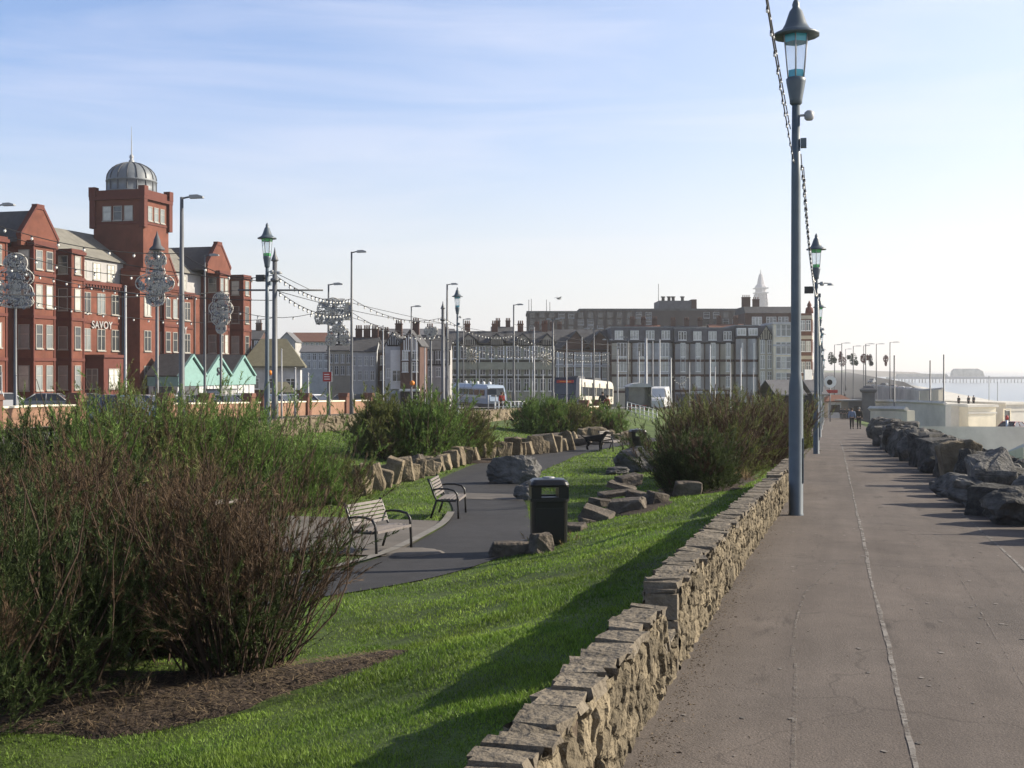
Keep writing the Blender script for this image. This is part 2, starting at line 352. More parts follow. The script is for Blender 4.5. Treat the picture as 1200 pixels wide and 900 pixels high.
# the paved bay where the benches stand
strip('paved_bay', [(17.75, -9.5, -6.75), (18.5, -14.0, -6.75), (20.2, -14.6, -6.95), (22.6, -14.9, -7.25)], 'paving', .028, .25, 20)
blob('bench_slab', (px(478, 19.2), 19.3), .55, .45, 'paving', .05, wob=.05)
blob('soil_bed', (-3.15, 10.45), 1.95, 1.0, 'soil', .03, .13, rot=.12)
blob('shrub_soil', xy(29.5, -2.9), 1.2, 4.2, 'soil', .03, .06, rot=-R(14.8), seed=3)
blob('bank_soil', (px(560, 42), 41.5), 1.2, 1.0, 'soil', .04, .05, seed=5)
blob('rockery_soil', xy(24.2, -3.9), .95, 1.9, 'soil', .02, .05, rot=-R(14.8), seed=4)
# worn joint lines on the promenade
blob('wall_dirt', xy(10, -.80), .34, 7.5, 'wall_dirt', .0035, n=160, rot=-R(14.8)-.013, wob=.16, seed=2) if False else None
def patchy(name, lo):
    m = M[name]; nt = m.node_tree; N = nt.nodes; L = nt.links; b = N['Principled BSDF']; tc = N.new('ShaderNodeTexCoord'); n = N.new('ShaderNodeTexNoise'); n.inputs['Scale'].default_value = 5; n.inputs['Detail'].default_value = 9; n.inputs['Roughness'].default_value = .75; L.new(tc.outputs['Object'], n.inputs['Vector'])
    r = N.new('ShaderNodeMapRange'); r.inputs['From Min'].default_value = lo; r.inputs['From Max'].default_value = lo+.2; L.new(n.outputs['Fac'], r.inputs['Value']); t = N.new('ShaderNodeBsdfTransparent'); ms = N.new('ShaderNodeMixShader'); L.new(r.outputs['Result'], ms.inputs['Fac']); L.new(t.outputs['BSDF'], ms.inputs[1]); L.new(b.outputs['BSDF'], ms.inputs[2]); L.new(ms.outputs['Shader'], N['Material Output'].inputs['Surface'])
def ragged(name, pts, w, m, dz, seed, amp=.03):
    """pts (s,t)"""
    r = random.Random(seed); a = np.array(pts); n = int((a[-1, 0]-a[0, 0])/.12); vs = []; fs = []; off = 0; wk = 1
    for i in range(n+1):
        s = a[0, 0]+(a[-1, 0]-a[0, 0])*i/n; t = np.interp(s, a[:, 0], a[:, 1]); off = off*.9+r.uniform(-amp, amp)*.22
        wk = min(1.5, max(.5, wk+r.uniform(-.16, .16))); ww = w*wk/2
        for q in (-ww, ww):
            x, y = xy(s, t+off+q); vs.append((x, y, float(np.interp(s, _Ps, _Pz))+dz))
    fs = [(2*i, 2*i+1, 2*i+3, 2*i+2) for i in range(n)]
    b = MB(); b.add(vs, fs); o = b.build(name, m); o['kind'] = 'structure'
patchy('joint', 0.36)
patchy('scuff', 0.44)
ragged('promenade_joint', [(3, .38), (8, .40), (14, .43), (30, .5), (50, .6), (95, .7)], .036, 'joint', .004, 1, .02)
ragged('promenade_joint', [(10, 1.88), (14, 1.98), (22, 2.1), (30, 2.05)], .022, 'joint', .004, 2, .01)
ragged('promenade_joint', [(5, 1.05), (9, 1.18), (14, 1.3)], .012, 'scuff', .004, 4, .01)
ragged('promenade_joint', [(8.2, -.23), (9.5, -.24), (11, -.2), (12.4, -.02), (13.6, .16)], .018, 'scuff', .004, 5, .006)
ragged('promenade_joint', [(4.3, -.12), (6, -.16), (8, -.2)], .018, 'scuff', .004, 6, .008)
def gum():
    g = np.random.default_rng(31); n = 420; s = g.uniform(3.5, 34, n); t = g.uniform(-.75, 2.6, n); r = g.uniform(.006, .022, n)*np.where(g.random(n) < .05, 2.2, 1); k = 7; an = np.arange(k)*2*np.pi/k
    rr = r[:, None]*g.uniform(.6, 1.3, (n, k)); S = s[:, None]+rr*np.cos(an)*1.2; T = t[:, None]+rr*np.sin(an); Z = np.interp(S, _Ps, _Pz)+.0045
    V = np.stack([S*UX+T*VX, S*UY+T*VY, Z], -1).reshape(-1, 3); o = put('surface_marks', npmesh('surface_marks', V, np.arange(n*k).reshape(n, k)[:, ::-1], 'gum_spot')); o['kind'] = 'stuff'; tag(o, 'pale gum spots and scuffs speckling the promenade surface', 'marks')
mat('gum_spot', (.32, .29, .265), .9, .4, 20, island=.45)
gum()
# grit and fallen leaves gathered along the foot of the wall
def grit():
    g = np.random.default_rng(9); n = 5200; s = g.uniform(3, 27, n); t = -.87+g.exponential(.10, n)+.02*(s-8)/10*0; far = g.random(n) < .05; t = np.where(far, g.uniform(-.8, 2.4, n), t); s = np.where(far, g.uniform(4, 16, n), s)
    z = np.interp(s, _Ps, _Pz); r = g.uniform(.002, .0065, n)*np.where(g.random(n) < .03, 2.0, 1); X = s*UX+t*VX; Y = s*UY+t*VY; c = np.stack([X, Y, z], -1)
    ang = g.uniform(0, 6.28, n); dirs = [np.stack([np.cos(ang+k)*r*q, np.sin(ang+k)*r*q, np.full(n, .001)], -1) for k, q in ((0, 1.5), (1.7, .9), (3.3, 1.3), (4.8, .8))]
    top = np.stack([r*g.uniform(-.8, .8, n), r*g.uniform(-.8, .8, n), r*.7], -1); V = np.stack([c+q for q in dirs]+[c+top], 1).reshape(-1, 3); base = (np.arange(n)*5)[:, None]
    f = np.concatenate([base+np.array([[0, 1, 4]]), base+np.array([[1, 2, 4]]), base+np.array([[2, 3, 4]]), base+np.array([[3, 0, 4]])])
    o = put('grit', npmesh('grit', V, f, 'grit')); o['kind'] = 'stuff'; tag(o, 'grit and crumbs scattered along the foot of the stone wall', 'grit')
mat('grit', (.26, .20, .14), .95, .4, 5, island=.6)
grit()
# road, tramway, pavements
strip('road', [(-15, -58, -36), (60, -58, -36), (140, -58, -36), (180, -60, -36), (196, -60, -30)], 'road_tarmac', .03, 2, 8)
strip('tramway', [(-15, -31.3, -22.5), (60, -31.3, -22.5), (140, -31.3, -22.5), (194, -31.3, -22.5)], 'pavement_slab', .035, 2, 6)
for tt in (-29.9, -28.45, -26.0, -24.55): strip('tram_rail', [(-15, tt-.05, tt+.05), (100, tt-.05, tt+.05), (194, tt-.05, tt+.05)], 'pole_steel', .05, 4, 2)
strip('pavement', [(-15, -35.9, -32.5), (60, -35.9, -32.5), (196, -35.9, -32.5)], 'pavement_slab', .14, 2, 3)
strip('pavement', [(-15, -71.8, -58.1), (60, -71.8, -58.1), (150, -71.8, -58.1)], 'pavement_slab', .1, 2, 4)
strip('forecourt', [(140, -160, -72), (196, -160, -60)], 'road_tarmac', .03, 2, 8)
strip('square', [(196.5, -70, -3), (262, -70, 9), (300, -60, 25.5), (430, -60, 25.5), (1500, -60, 25.5)], 'road_tarmac', .03, 4, 8)
strip('lower_promenade', [(-15, 14.2, 51.5), (120, 14.2, 51.5), (230, 14.2, 51.5), (260, 22, 51.5), (300, 30, 51.5), (3000, 30, 51.5)], 'concrete', .05, 5, 6)
# sea and beach
def litter(name, n, cx, cy, rx, ry, ln, wd, m, label, seed, up=.02, dz=.16):
    g = np.random.default_rng(seed); q = np.sqrt(g.random(n)); w = g.uniform(0, 6.283, n); x = cx+rx*q*np.cos(w); y = cy+ry*q*np.sin(w); s, t = x*UX+y*UY, x*VX+y*VY
    z = hz(s, t)+.03+.13*(1-np.clip(q*.95, 0, 1)**2)+g.uniform(0, up, n); an = g.uniform(0, 6.283, n); l = g.uniform(*ln, n); dv = np.stack([np.cos(an)*l, np.sin(an)*l, g.uniform(-.01, .03, n)], -1); wv = np.stack([-np.sin(an), np.cos(an), 0*an], -1)*g.uniform(*wd, n)[:, None]; c = np.stack([x, y, z], -1)
    o = put(name, npmesh(name, np.stack([c-wv, c+wv, c+dv], 1).reshape(-1, 3), np.arange(3*n).reshape(-1, 3), m)); o['kind'] = 'stuff'; tag(o, label, 'plant litter')
litter('plant_litter', 5000, -3.15, 10.45, 2.1, 1.1, (.03, .14), (.002, .006), 'twig_tan', 'dry twigs and dead leaves strewn over the soil bed', 3)
def sea_material():
    m, nt, b = _nodes('sea_water'); N = nt.nodes; L = nt.links
    b.inputs['Base Color'].default_value = (.20, .24, .28, 1); b.inputs['Roughness'].default_value = .28
    tc = N.new('ShaderNodeTexCoord'); n = N.new('ShaderNodeTexNoise'); n.inputs['Scale'].default_value = .12; n.inputs['Detail'].default_value = 8
    L.new(tc.outputs['Object'], n.inputs['Vector']); bp = N.new('ShaderNodeBump'); bp.inputs['Strength'].default_value = .35; bp.inputs['Distance'].default_value = 1.2
    L.new(n.outputs['Fac'], bp.inputs['Height']); L.new(bp.outputs['Normal'], b.inputs['Normal']); M['sea_water'] = m
sea_material()
gs = np.array([-400, 0, 400, 1500, 5000, 15000, 40000.]); gt = np.array([56, 200, 800, 3000, 10000, 40000.])
S, T = np.meshgrid(gs, gt, indexing='ij')
grid_sheet('sea', gs, gt, lambda s, t: s*0-17.5, 'sea_water')
grid_sheet('sea_shallows', [3150, 5000, 15000, 40000], [-8000, -1500, 56], lambda s, t: s*0-17.6, 'sea_water')
# ---------------------------------------------------------------- stone walls
def rubble_wall(name, label, cat, line, h, th, zfun, mats, seed, cell=(.2, .17), copingh=.06, group=None, coping=True, proud=.05, cope_len=(.08, .18)):
    """line (s,t) points; the face that shows is towards +t; top follows zfun + h"""
    r = random.Random(seed); a = np.array(line); s0, s1 = a[0, 0], a[-1, 0]
    o = thing(name, label, cat, (*xy(s0, np.interp(s0, a[:, 0], a[:, 1])), 0), PROM_ROT, group)   # local x along s, local -y towards the sea
    t0 = a[0, 1]
    def L(s, t, z): return (s-s0, -(t-t0), z)
    core = MB(); n = max(2, int((s1-s0)/.5)); vs = []
    for i in range(n+1):
        s = s0+(s1-s0)*i/n; t = np.interp(s, a[:, 0], a[:, 1]); z = zfun(s)
        vs += [L(s, t-.03, z-.7), L(s, t-.03, z+h-copingh), L(s, t-th+.03, z+h-copingh), L(s, t-th+.03, z-.9)]
    fs = [(4*i+k, 4*i+4+k, 4*i+4+(k+1) % 4, 4*i+(k+1) % 4) for i in range(n) for k in range(4)] + [(0, 1, 2, 3), (4*n, 4*n+3, 4*n+2, 4*n+1)]
    core.add(vs, fs); core.build('core', mats[1], o)
    g = np.random.default_rng(seed); rs = .016 if s0 < 25 and t0 > -2 else .035
    for side in (1, -1):
        top = h-copingh*.6; nz = max(4, int((top+.12)/rs)); ns = int((s1-s0)/rs)
        Sg, Zg = np.meshgrid(np.linspace(s0, s1, ns+1), np.linspace(-.12, top, nz+1), indexing='ij')
        sd = []; z = -.15; row = 0                                     # jittered courses of seeds
        while z < top+.1:
            ch = cell[1]*r.uniform(.55, 1.5); s = s0-.1
            while s < s1+.1: w = cell[0]*r.uniform(.4, 1.5); sd.append((s+w/2, z+ch/2+r.uniform(-.35, .35)*ch, w, ch, r.random(), r.uniform(-.5, .5), r.uniform(-.5, .5))); s += w
            z += ch
        sd = np.array(sd); f1 = np.full(Sg.shape, 9.); f2 = np.full(Sg.shape, 9.); idx = np.zeros(Sg.shape, int)
        nx = np.array([noise.noise_vector((p*5, q*5, seed)) for p, q in zip(Sg.ravel(), Zg.ravel())]).reshape(*Sg.shape, 3)
        Sw, Zw = Sg+nx[..., 0]*.035, Zg+nx[..., 1]*.04
        for k, q in enumerate(sd):
            i0_, i1_ = np.searchsorted(Sg[:, 0], [q[0]-cell[0]*2.2, q[0]+cell[0]*2.2])
            if i1_ <= i0_: continue
            ds, dz = (Sw[i0_:i1_]-q[0])/(q[2]*.5+.02), (Zw[i0_:i1_]-q[1])/(q[3]*.5+.02); dd = (np.abs(ds)**2.6+np.abs(dz)**2.6)**(1/2.6)
            a1, a2, ii = f1[i0_:i1_], f2[i0_:i1_], idx[i0_:i1_]; near = dd < a1
            a2[:] = np.where(near, a1, np.minimum(a2, dd)); ii[near] = k; a1[near] = dd[near]
        edge_ = np.clip((f2-f1)/.30, 0, 1); q = sd[idx]
        fine = np.array([noise.noise((p*11, w_*11, seed+3.3))+.6*noise.noise((p*26, w_*26, seed))+.35*noise.noise((p*60, w_*60, seed)) for p, w_ in zip(Sg.ravel(), Zg.ravel())]).reshape(Sg.shape)
        pr = (q[..., 4]*.9-.2)*proud+q[..., 5]*(Sw-q[..., 0])*.30+q[..., 6]*(Zw-q[..., 1])*.30+fine*.011
        pr = pr-(1-edge_**.6)*(.030+proud*.35)
        pr = np.where(q[..., 4] < .05, pr-.05, pr)                     # a few holes where a stone has gone
        tl = np.interp(Sg, a[:, 0], a[:, 1]); zl = np.array([zfun(v) for v in Sg[:, 0]])[:, None]+Zg
        tt = tl+.0+pr if side == 1 else tl-th-pr
        V = np.stack([Sg-s0, -(tt-t0), zl], -1).reshape(-1, 3); I_ = np.arange((ns+1)*(nz+1)).reshape(ns+1, nz+1)
        fc = np.stack([I_[:-1, :-1], I_[1:, :-1], I_[1:, 1:], I_[:-1, 1:]], -1).reshape(-1, 4)
        if side == -1: fc = fc[:, ::-1]
        me = npmesh('stone_face', V, fc, mats[0], smooth=False); at = me.attributes.new('stone', 'FLOAT', 'POINT')
        at.data.foreach_set('value', (np.modf(q[..., 4]*7.31)[0]*np.clip(.35+edge_, 0, 1)).astype(np.float32).ravel()); put('stone_face', me, o)
    st_ = MB()                                                        # rough ends
    for se in (s0, s1):
        z = -.05; te = float(np.interp(se, a[:, 0], a[:, 1]))
        while z < h-copingh:
            hh = min(r.uniform(.08, .16), h-copingh-z+.005); st_.box(L(se+(.03 if se == s0 else -.03)+r.uniform(-.02, .02), te-th/2, zfun(se)+z+hh/2), (.16, th*r.uniform(.9, 1.0), hh*.96), 0, jit=.012, rz=r.uniform(-.1, .1)); z += hh
    st_.build('end_stones', mats[2], o)
    if coping:
        cp = MB(); s = s0
        while s < s1-.05:
            w = min(r.uniform(*cope_len), s1-s); t = np.interp(s+w/2, a[:, 0], a[:, 1]); z = zfun(s+w/2)+h
            k = len(cp.v); hh = copingh*r.uniform(.75, 1.35)
            cp.box(L(s+w/2, t-th/2+r.uniform(-.025, .02), z-copingh/2+r.uniform(-.007, .008)), (w*.98, th*r.uniform(.92, 1.04), hh), 0, ry=r.uniform(-.03, .03), rx=r.uniform(-.05, .05), rz=r.uniform(-.09, .09))
            for q in range(k, k+8):
                v = cp.v[q]; cp.v[q] = (v[0]+r.uniform(-.014, .014), v[1]+r.uniform(-.022, .022), v[2]+r.uniform(-.009, .009))
            s += w
        cp.build('coping', mats[2], o)
    return o
zP = lambda s: float(np.interp(s, _Ps, _Pz))
WM = ('buff_stone', 'mortar', 'coping_stone')
rubble_wall('stone_wall', 'nearest stretch of low buff stone wall along the promenade, with broken far end', 'stone wall', [(2.2, -.955), (6.95, -.915)], .50, .20, zP, WM, 3, (.125, .115), .045, proud=.027)
rubble_wall('stone_wall', 'low broken remnant of wall joining two stretches of buff stone wall', 'stone wall', [(6.97, -.93), (7.55, -.92)], .27, .2, zP, WM, 5, (.1, .1), .05, proud=.034)
rubble_wall('stone_wall', 'middle stretch of buff stone wall running up beside the nearest tall lamp', 'stone wall', [(7.57, -.91), (14, -.84), (19.6, -.72)], .55, .22, zP, WM, 4, (.125, .115), .045, proud=.027)
rubble_wall('stone_wall', 'short far stretch of buff stone wall just past the nearest tall lamp', 'stone wall', [(20.1, -.74), (26.8, -.66)], .56, .23, zP, WM, 8, (.17, .14), .05, proud=.03)
def loose_stone(name, label, loc, size, seed, m, group=None, rz=0, cat='stone', tilt=(0, 0)):
    o = rock_obj(name, size, seed, m, 'block'); setloc(o, loc, rz); o.rotation_euler = (tilt[0], tilt[1], rz); tag(o, label, cat, group); return o
# ---------------------------------------------------------------- rocks
def rock_mesh(size, seed, m, shape='round'):
    r = random.Random(seed); bm = bmesh.new()
    if shape == 'round':
        bmesh.ops.create_icosphere(bm, subdivisions=4, radius=1)
        planes = [(Vector((r.uniform(-1, 1), r.uniform(-1, 1), r.uniform(-.6, 1))).normalized(), r.uniform(.62, .9)) for _ in range(9)]
        off = Vector((r.uniform(0, 50), r.uniform(0, 50), r.uniform(0, 50)))
        for v in bm.verts:
            p = v.co.copy(); q = max(abs(p.x), abs(p.y), abs(p.z)); p = p*(.55+.45*.8/q)
            for nrm, dd in planes:
                e = p.dot(nrm)-dd
                if e > 0: p -= nrm*e*.85
            k = 1+.20*noise.noise(p*1.5+off)+.11*noise.noise(p*3.3+off)-.10*abs(noise.noise(p*4.4+off))+.05*noise.noise(p*9+off)
            p *= k; v.co = Vector((p.x*size[0]/1.7, p.y*size[1]/1.7, p.z*size[2]/1.7))
        sm = False
    else:
        bm.free(); bm = bmesh.new()
        for sx in (-1, 1):
            for sy in (-1, 1):
                for sz in (-1, 1):
                    k = r.uniform(.72, 1.0); bm.verts.new((sx*size[0]/2*r.uniform(.75, 1), sy*size[1]/2*r.uniform(.75, 1), sz*size[2]/2*r.uniform(.8, 1)))
        for _ in range(7):
            a = r.choice((0, 1, 2)); p = [r.uniform(-.42, .42)*size[i] for i in range(3)]; p[a] = r.choice((-.5, .5))*size[a]*r.uniform(.92, 1.08); bm.verts.new(p)
        h = bmesh.ops.convex_hull(bm, input=bm.verts)
        bmesh.ops.delete(bm, geom=[g for g in h['geom_interior'] if isinstance(g, bmesh.types.BMVert)], context='VERTS')
        bmesh.ops.bevel(bm, geom=list(bm.edges), offset=min(size)*.05, segments=1, affect='EDGES')
        bmesh.ops.triangulate(bm, faces=bm.faces)
        bmesh.ops.subdivide_edges(bm, edges=bm.edges, cuts=1, use_grid_fill=True)
        off = Vector((r.uniform(0, 50), r.uniform(0, 50), 0)); sc = 2.2/max(size)
        for v in bm.verts: v.co += v.normal*min(size)*.10*noise.noise(v.co*sc*2+off)
        sm = False
    me = bpy.data.meshes.new('rock'); bm.normal_update(); bm.to_mesh(me); bm.free()
    me.materials.append(M[m]); return me
def rock_obj(name, size, seed, m, shape='round'): return put(name, rock_mesh(size, seed, m, shape))
def rock(label, p, size, seed, m, shape='round', rz=0, sink=.12, tilt=(0, 0), group=None, cat='boulder', name='boulder', zbase=None):
    """p = (px, d): standing on the ground below that pixel column"""
    x, y = px(p[0], p[1]), p[1]; z = (hxy(x, y) if zbase is None else zbase)
    o = rock_obj(name, size, seed, m, shape); o.location = (x, y, z+size[2]*(.5-sink)); o.rotation_euler = (tilt[0], tilt[1], rz)
    return tag(o, label, cat, group)
# seaward row along the promenade: (px, d, width, depth, height, lift, tilt)
SEA = [(1196, 17.4, 1.0, .8, .55, 0, 0), (1168, 18.8, .9, .75, .52, 0, 0), (1143, 20.6, .95, .8, .5, 0, .1), (1118, 22.8, .8, .7, .46, 0, 0), (1190, 20.8, .8, .7, .7, .0, .3),
       (1117, 26.0, .62, .5, 1.02, 0, -.2), (1132, 25.9, .34, .6, 1.08, 0, .16), (1147, 26.2, .42, .6, .75, 0, .5), (1163, 25.5, .7, .8, .72, .0, .4), (1176, 24.6, .9, .9, .55, 0, .1),
       (1098, 31.5, .95, .9, 1.0, 0, 0), (1112, 33, .9, 1, .95, 0, .2), (1128, 34.5, 1.1, 1, .75, 0, .1), (1087, 34.8, .9, .9, 1.05, 0, -.1), (1075, 38.5, 1.0, .9, 1.1, 0, 0), (1096, 39, .9, .9, 1.0, 0, .2), (1113, 40, 1.2, 1, .85, 0, 0),
       (1064, 42.5, 1.1, 1, 1.1, 0, .1), (1053, 46.5, 1.1, 1, 1.15, 0, -.1), (1081, 46, 1.0, 1, 1.0, 0, 0), (1045, 50, .95, 1, 1.1, 0, 0), (1035, 53.5, .95, 1.2, 1.0, 0, 0), (1060, 54, 1.3, 1, 1.2, 0, 0), (1046, 59, 1.2, 1, 1.15, 0, 0), (1030, 64, 1.2, 1, 1.15, 0, 0), (1042, 70, 1.3, 1, 1.2, 0, 0), (1031, 78, 1.3, 1.1, 1.2, 0, 0)]
NOTE = {0: 'nearest big dark boulder of the seaward row, cut by the picture edge', 5: 'tall buff slab of rock leaning left in the seaward row', 6: 'tall pale slab standing upright against the leaning slab of the seaward row', 7: 'ochre faced rock tucked beside the two tall slabs of the seaward row', 8: 'steeply tilted dark slab with pale end in the seaward row',
        21: 'square dark rock ending the seaward boulder row beside the promenade'}
for i, (p, d, w, dp, h, lift, tl) in enumerate(SEA):
    x, y = px(p, d), d; s_, t_ = st(x, y); zb = min(hxy(x, y), zP(s_))
    if t_ > 3.4: zb = zP(s_)-.25*(t_-3.4)
    rock(NOTE.get(i, '%s dark boulder from the near end of the seaward row' % ordw(i)), (p, d), (w, dp, h), 100+i, 'sandstone' if i in (5, 6, 7) else 'sea_rock', 'block' if i in (5, 6, 7, 8, 21) or i % 3 == 1 else 'round', rz=rnd.uniform(-.6, .6), tilt=(0, tl), sink=.06, group='boulders edging the seaward side', zbase=zb)
for i, (p, d_, w_, h_) in enumerate([(1106, 29.5, .55, .5), (1126, 28.6, .6, .6), (1140, 30, .8, .8), (1155, 29, .7, .7), (1172, 28, .8, .75), (1186, 26.5, .7, .6), (1198, 24, .8, .75), (1105, 24.8, .5, .3), (1180, 18.2, .5, .3), (1150, 19.6, .45, .28)]):
    s_ = st(px(p, d_), d_)[0]
    rock('%s smaller rock wedged among the seaward boulders, from the left' % ordw(i), (p, d_), (w_, w_*.85, h_), 180+i, 'sea_rock', 'block' if i % 2 else 'round', rz=i*.9, tilt=(rnd.uniform(-.2, .2), rnd.uniform(-.4, .4)), sink=.05, group='smaller rocks among the seaward boulders', zbase=zP(s_)-.05)
for i in range(36):     # taller stones packed behind the front row
    s_ = 16.4+i*1.18; t_ = 3.05+.28*math.sin(i*2.1)-.25*(i > 17); x, y = xy(s_, t_); h_ = .80+.2*math.sin(i*1.7); h_ *= .8 if i < 5 else 1
    rock('%s from the near end of the taller dark stones packed behind the front boulders' % ordw(i), (600+F*x/y, y), (.88+.25*math.sin(i*3.1), .75, h_), 500+i, 'sea_rock', 'block' if i % 2 else 'round', rz=PROM_ROT+rnd.uniform(-.4, .4), sink=.08, tilt=(rnd.uniform(-.3, .3), rnd.uniform(-.4, .4)), group='tall stones behind the front boulders', zbase=zP(s_)-.05)
for i in range(9):      # the low rocks behind, down the cliff edge
    s_ = 17.5+i*4.6; t_ = 4.0+rnd.uniform(0, .6); x, y = xy(s_, t_)
    rock('%s rock of the second line behind the seaward boulders' % ordw(i), (600+F*x/y, y), (1.3, 1.1, 1.0), 160+i, 'sea_rock', rz=i*1.3, sink=.25, group='rocks behind the seaward row', zbase=zP(s_)-.35)
# rock edging on the landward side of the garden path
EDGE = []
def edge_line(pts, n, seed, hs, ws):
    r = random.Random(seed); a = np.array(pts, float); q = np.linspace(0, 1, n); k = np.linspace(0, 1, len(a))
    for i in q: EDGE.append((float(np.interp(i, k, a[:, 0])), float(np.interp(i, k, a[:, 1])), r.uniform(*ws), r.uniform(.3, .45), r.uniform(*hs)))
edge_line([(330, 26.0), (358, 26.6)], 3, 1, (.55, .8), (.35, .5))
edge_line([(418, 29.0), (440, 30.6), (470, 33), (490, 34.4)], 8, 2, (.5, .95), (.4, .62))
edge_line([(500, 35.2), (520, 37.6), (545, 40.2), (572, 42.8)], 10, 3, (.4, .75), (.4, .6))
edge_line([(585, 44), (612, 45), (640, 46.5), (664, 48.5)], 11, 4, (.45, .9), (.45, .7))
for i, (p, d, w, dp, h) in enumerate(EDGE):
    rock('%s sandstone block from the near end of the garden path edging' % ordw(i), (p, d), (w, dp, h), 200+i, 'sandstone', 'block', rz=rnd.uniform(-.35, .35), sink=.1, tilt=(rnd.uniform(-.12, .12), rnd.uniform(-.28, .28)), group='rock edging beside the garden path', cat='stone block', name='edging_stone')
UP = []                 # the second course behind it, and the rocks on the bank
def up_line(pts, n, seed, ws, hs):
    r = random.Random(seed); a = np.array(pts, float); q = np.linspace(0, 1, n); k = np.linspace(0, 1, len(a))
    for i in q: UP.append((float(np.interp(i, k, a[:, 0])), float(np.interp(i, k, a[:, 1])), r.uniform(*ws), r.uniform(.35, .6), r.uniform(*hs)))
up_line([(412, 30.6), (440, 32.4), (470, 35), (500, 38)], 8, 5, (.5, .8), (.4, .65))
up_line([(512, 39.6), (540, 42), (570, 45)], 6, 6, (.5, .7), (.4, .6))
up_line([(612, 48), (630, 49.5), (650, 50.5), (668, 52)], 6, 7, (.7, 1.1), (.45, .75))
for i, (p, d, w, dp, h) in enumerate(UP):
    rock('%s rock from the near end of the upper course behind the path edging' % ordw(i), (p, d), (w, dp, h), 300+i, 'sandstone' if i % 3 else 'slab_rock', 'block', rz=rnd.uniform(-.5, .5), sink=.2, tilt=(rnd.uniform(-.2, .2), rnd.uniform(-.35, .35)), group='upper course behind the path edging', cat='rock', name='rock')
STEP = [(672, 52, 1.6, .35), (690, 53.5, 1.5, .4), (655, 54, 1.7, .35), (640, 56, 1.5, .3), (676, 56, 1.6, .3), (700, 56, .9, .75), (712, 57, .8, .6), (688, 57, .9, .7), (728, 56, 1.2, .5)]
for i, (p, d, w, h) in enumerate(STEP):
    rock('%s from the left of the broad flat rocks heaped under the two far shrubs' % ordw(i) if h < .45 else '%s of the upright pale rocks among the flat rocks under the far shrubs' % ordw(i-5), (p, d), (w, .7, h), 340+i, 'slab_rock' if h < .45 else 'sandstone', 'block', rz=rnd.uniform(-.4, .4), sink=.05, tilt=(.05, rnd.uniform(-.15, .15)), group='flat rocks under the far shrubs', cat='rock', name='rock')
rock('large rounded grey boulder lying on the lawn beside the garden path', (601, 32.6), (1.42, .8, .86), 11, 'grey_rock', rz=.05, sink=.1)
rock('small dark boulder on the grass just behind the black litter bin', (616, 28.2), (.55, .5, .5), 12, 'grey_rock', rz=.4, sink=.12)
rock('broad dark boulder half hidden by the tall promenade shrub', (745, 37), (1.25, 1.0, .85), 13, 'grey_rock', rz=.2, sink=.1)
rock('low flat rock in front of the broad dark boulder on the lawn', (722, 36), (.7, .5, .25), 18, 'grey_rock', rz=.2, sink=.1)
rock('long low kerb rock at the path edge below the litter bin', (600, 18.75), (.72, .32, .24), 14, 'slab_rock', 'block', rz=.06, sink=.1, cat='rock', name='rock')
rock('small upright rock at the foot of the black litter bin', (634, 18.5), (.34, .3, .34), 15, 'slab_rock', 'block', rz=.4, sink=.12, cat='rock', name='rock')
RKY = [(700, 22.6, .62, .5, .34, .3, 'broad dark rock at the front of the rock heap beside the lawn'), (668, 21.5, .6, .4, .2, .0, 'low flat rock at the left foot of the rock heap beside the lawn'), (690, 22.4, .4, .35, .14, .2, 'small flat pale rock in front of the rock heap beside the lawn'),
       (716, 24.2, .85, .5, .16, .1, 'lower wide flat slab of the rock heap beside the lawn'), (722, 24.5, .75, .45, .13, -.1, 'middle wide flat slab of the rock heap beside the lawn'), (728, 24.9, .6, .45, .16, .25, 'tilted pale slab on top of the rock heap beside the lawn'),
       (736, 25.2, .55, .4, .3, -.2, 'topmost blocky rock of the rock heap beside the lawn'), (748, 24.4, .5, .4, .32, .2, 'tumbled rock on the right side of the rock heap beside the lawn'), (735, 23.4, .75, .5, .42, -.1, 'dark wedge of rock in the middle of the rock heap beside the lawn'),
       (770, 24.2, .42, .35, .36, .15, 'squarish rock standing apart right of the rock heap beside the lawn'), (650, 20.6, .5, .4, .18, 0, 'low dark rock on the ground just right of the litter bin')]
LIFT = {3: .16, 4: .32, 5: .42, 6: .46, 7: .12}
for i, (p, d, w, dp, h, tl, lb) in enumerate(RKY):
    x, y = px(p, d), d
    rock(lb, (p, d), (w, dp, h*.8), 400+i, 'slab_rock', 'block', rz=rnd.uniform(-.5, .5), tilt=(.05, tl), sink=.12, group='rock heap beside the lawn', cat='rock', name='rock', zbase=hxy(x, y)+LIFT.get(i, 0))
for i, (p, d, w, h, lb) in enumerate([(806, 25.5, .6, .35, 'pale topped rock under the tall promenade shrub, left of two'), (824, 26.5, .5, .36, 'small pale rock under the tall promenade shrub, close to the stone wall'), (840, 28, .8, .3, 'flat rock between the tall promenade shrub and the stone wall')]):
    rock(lb, (p, d), (w, .45, h), 430+i, 'slab_rock', 'block', rz=.3*i, sink=.1, cat='rock', name='rock')
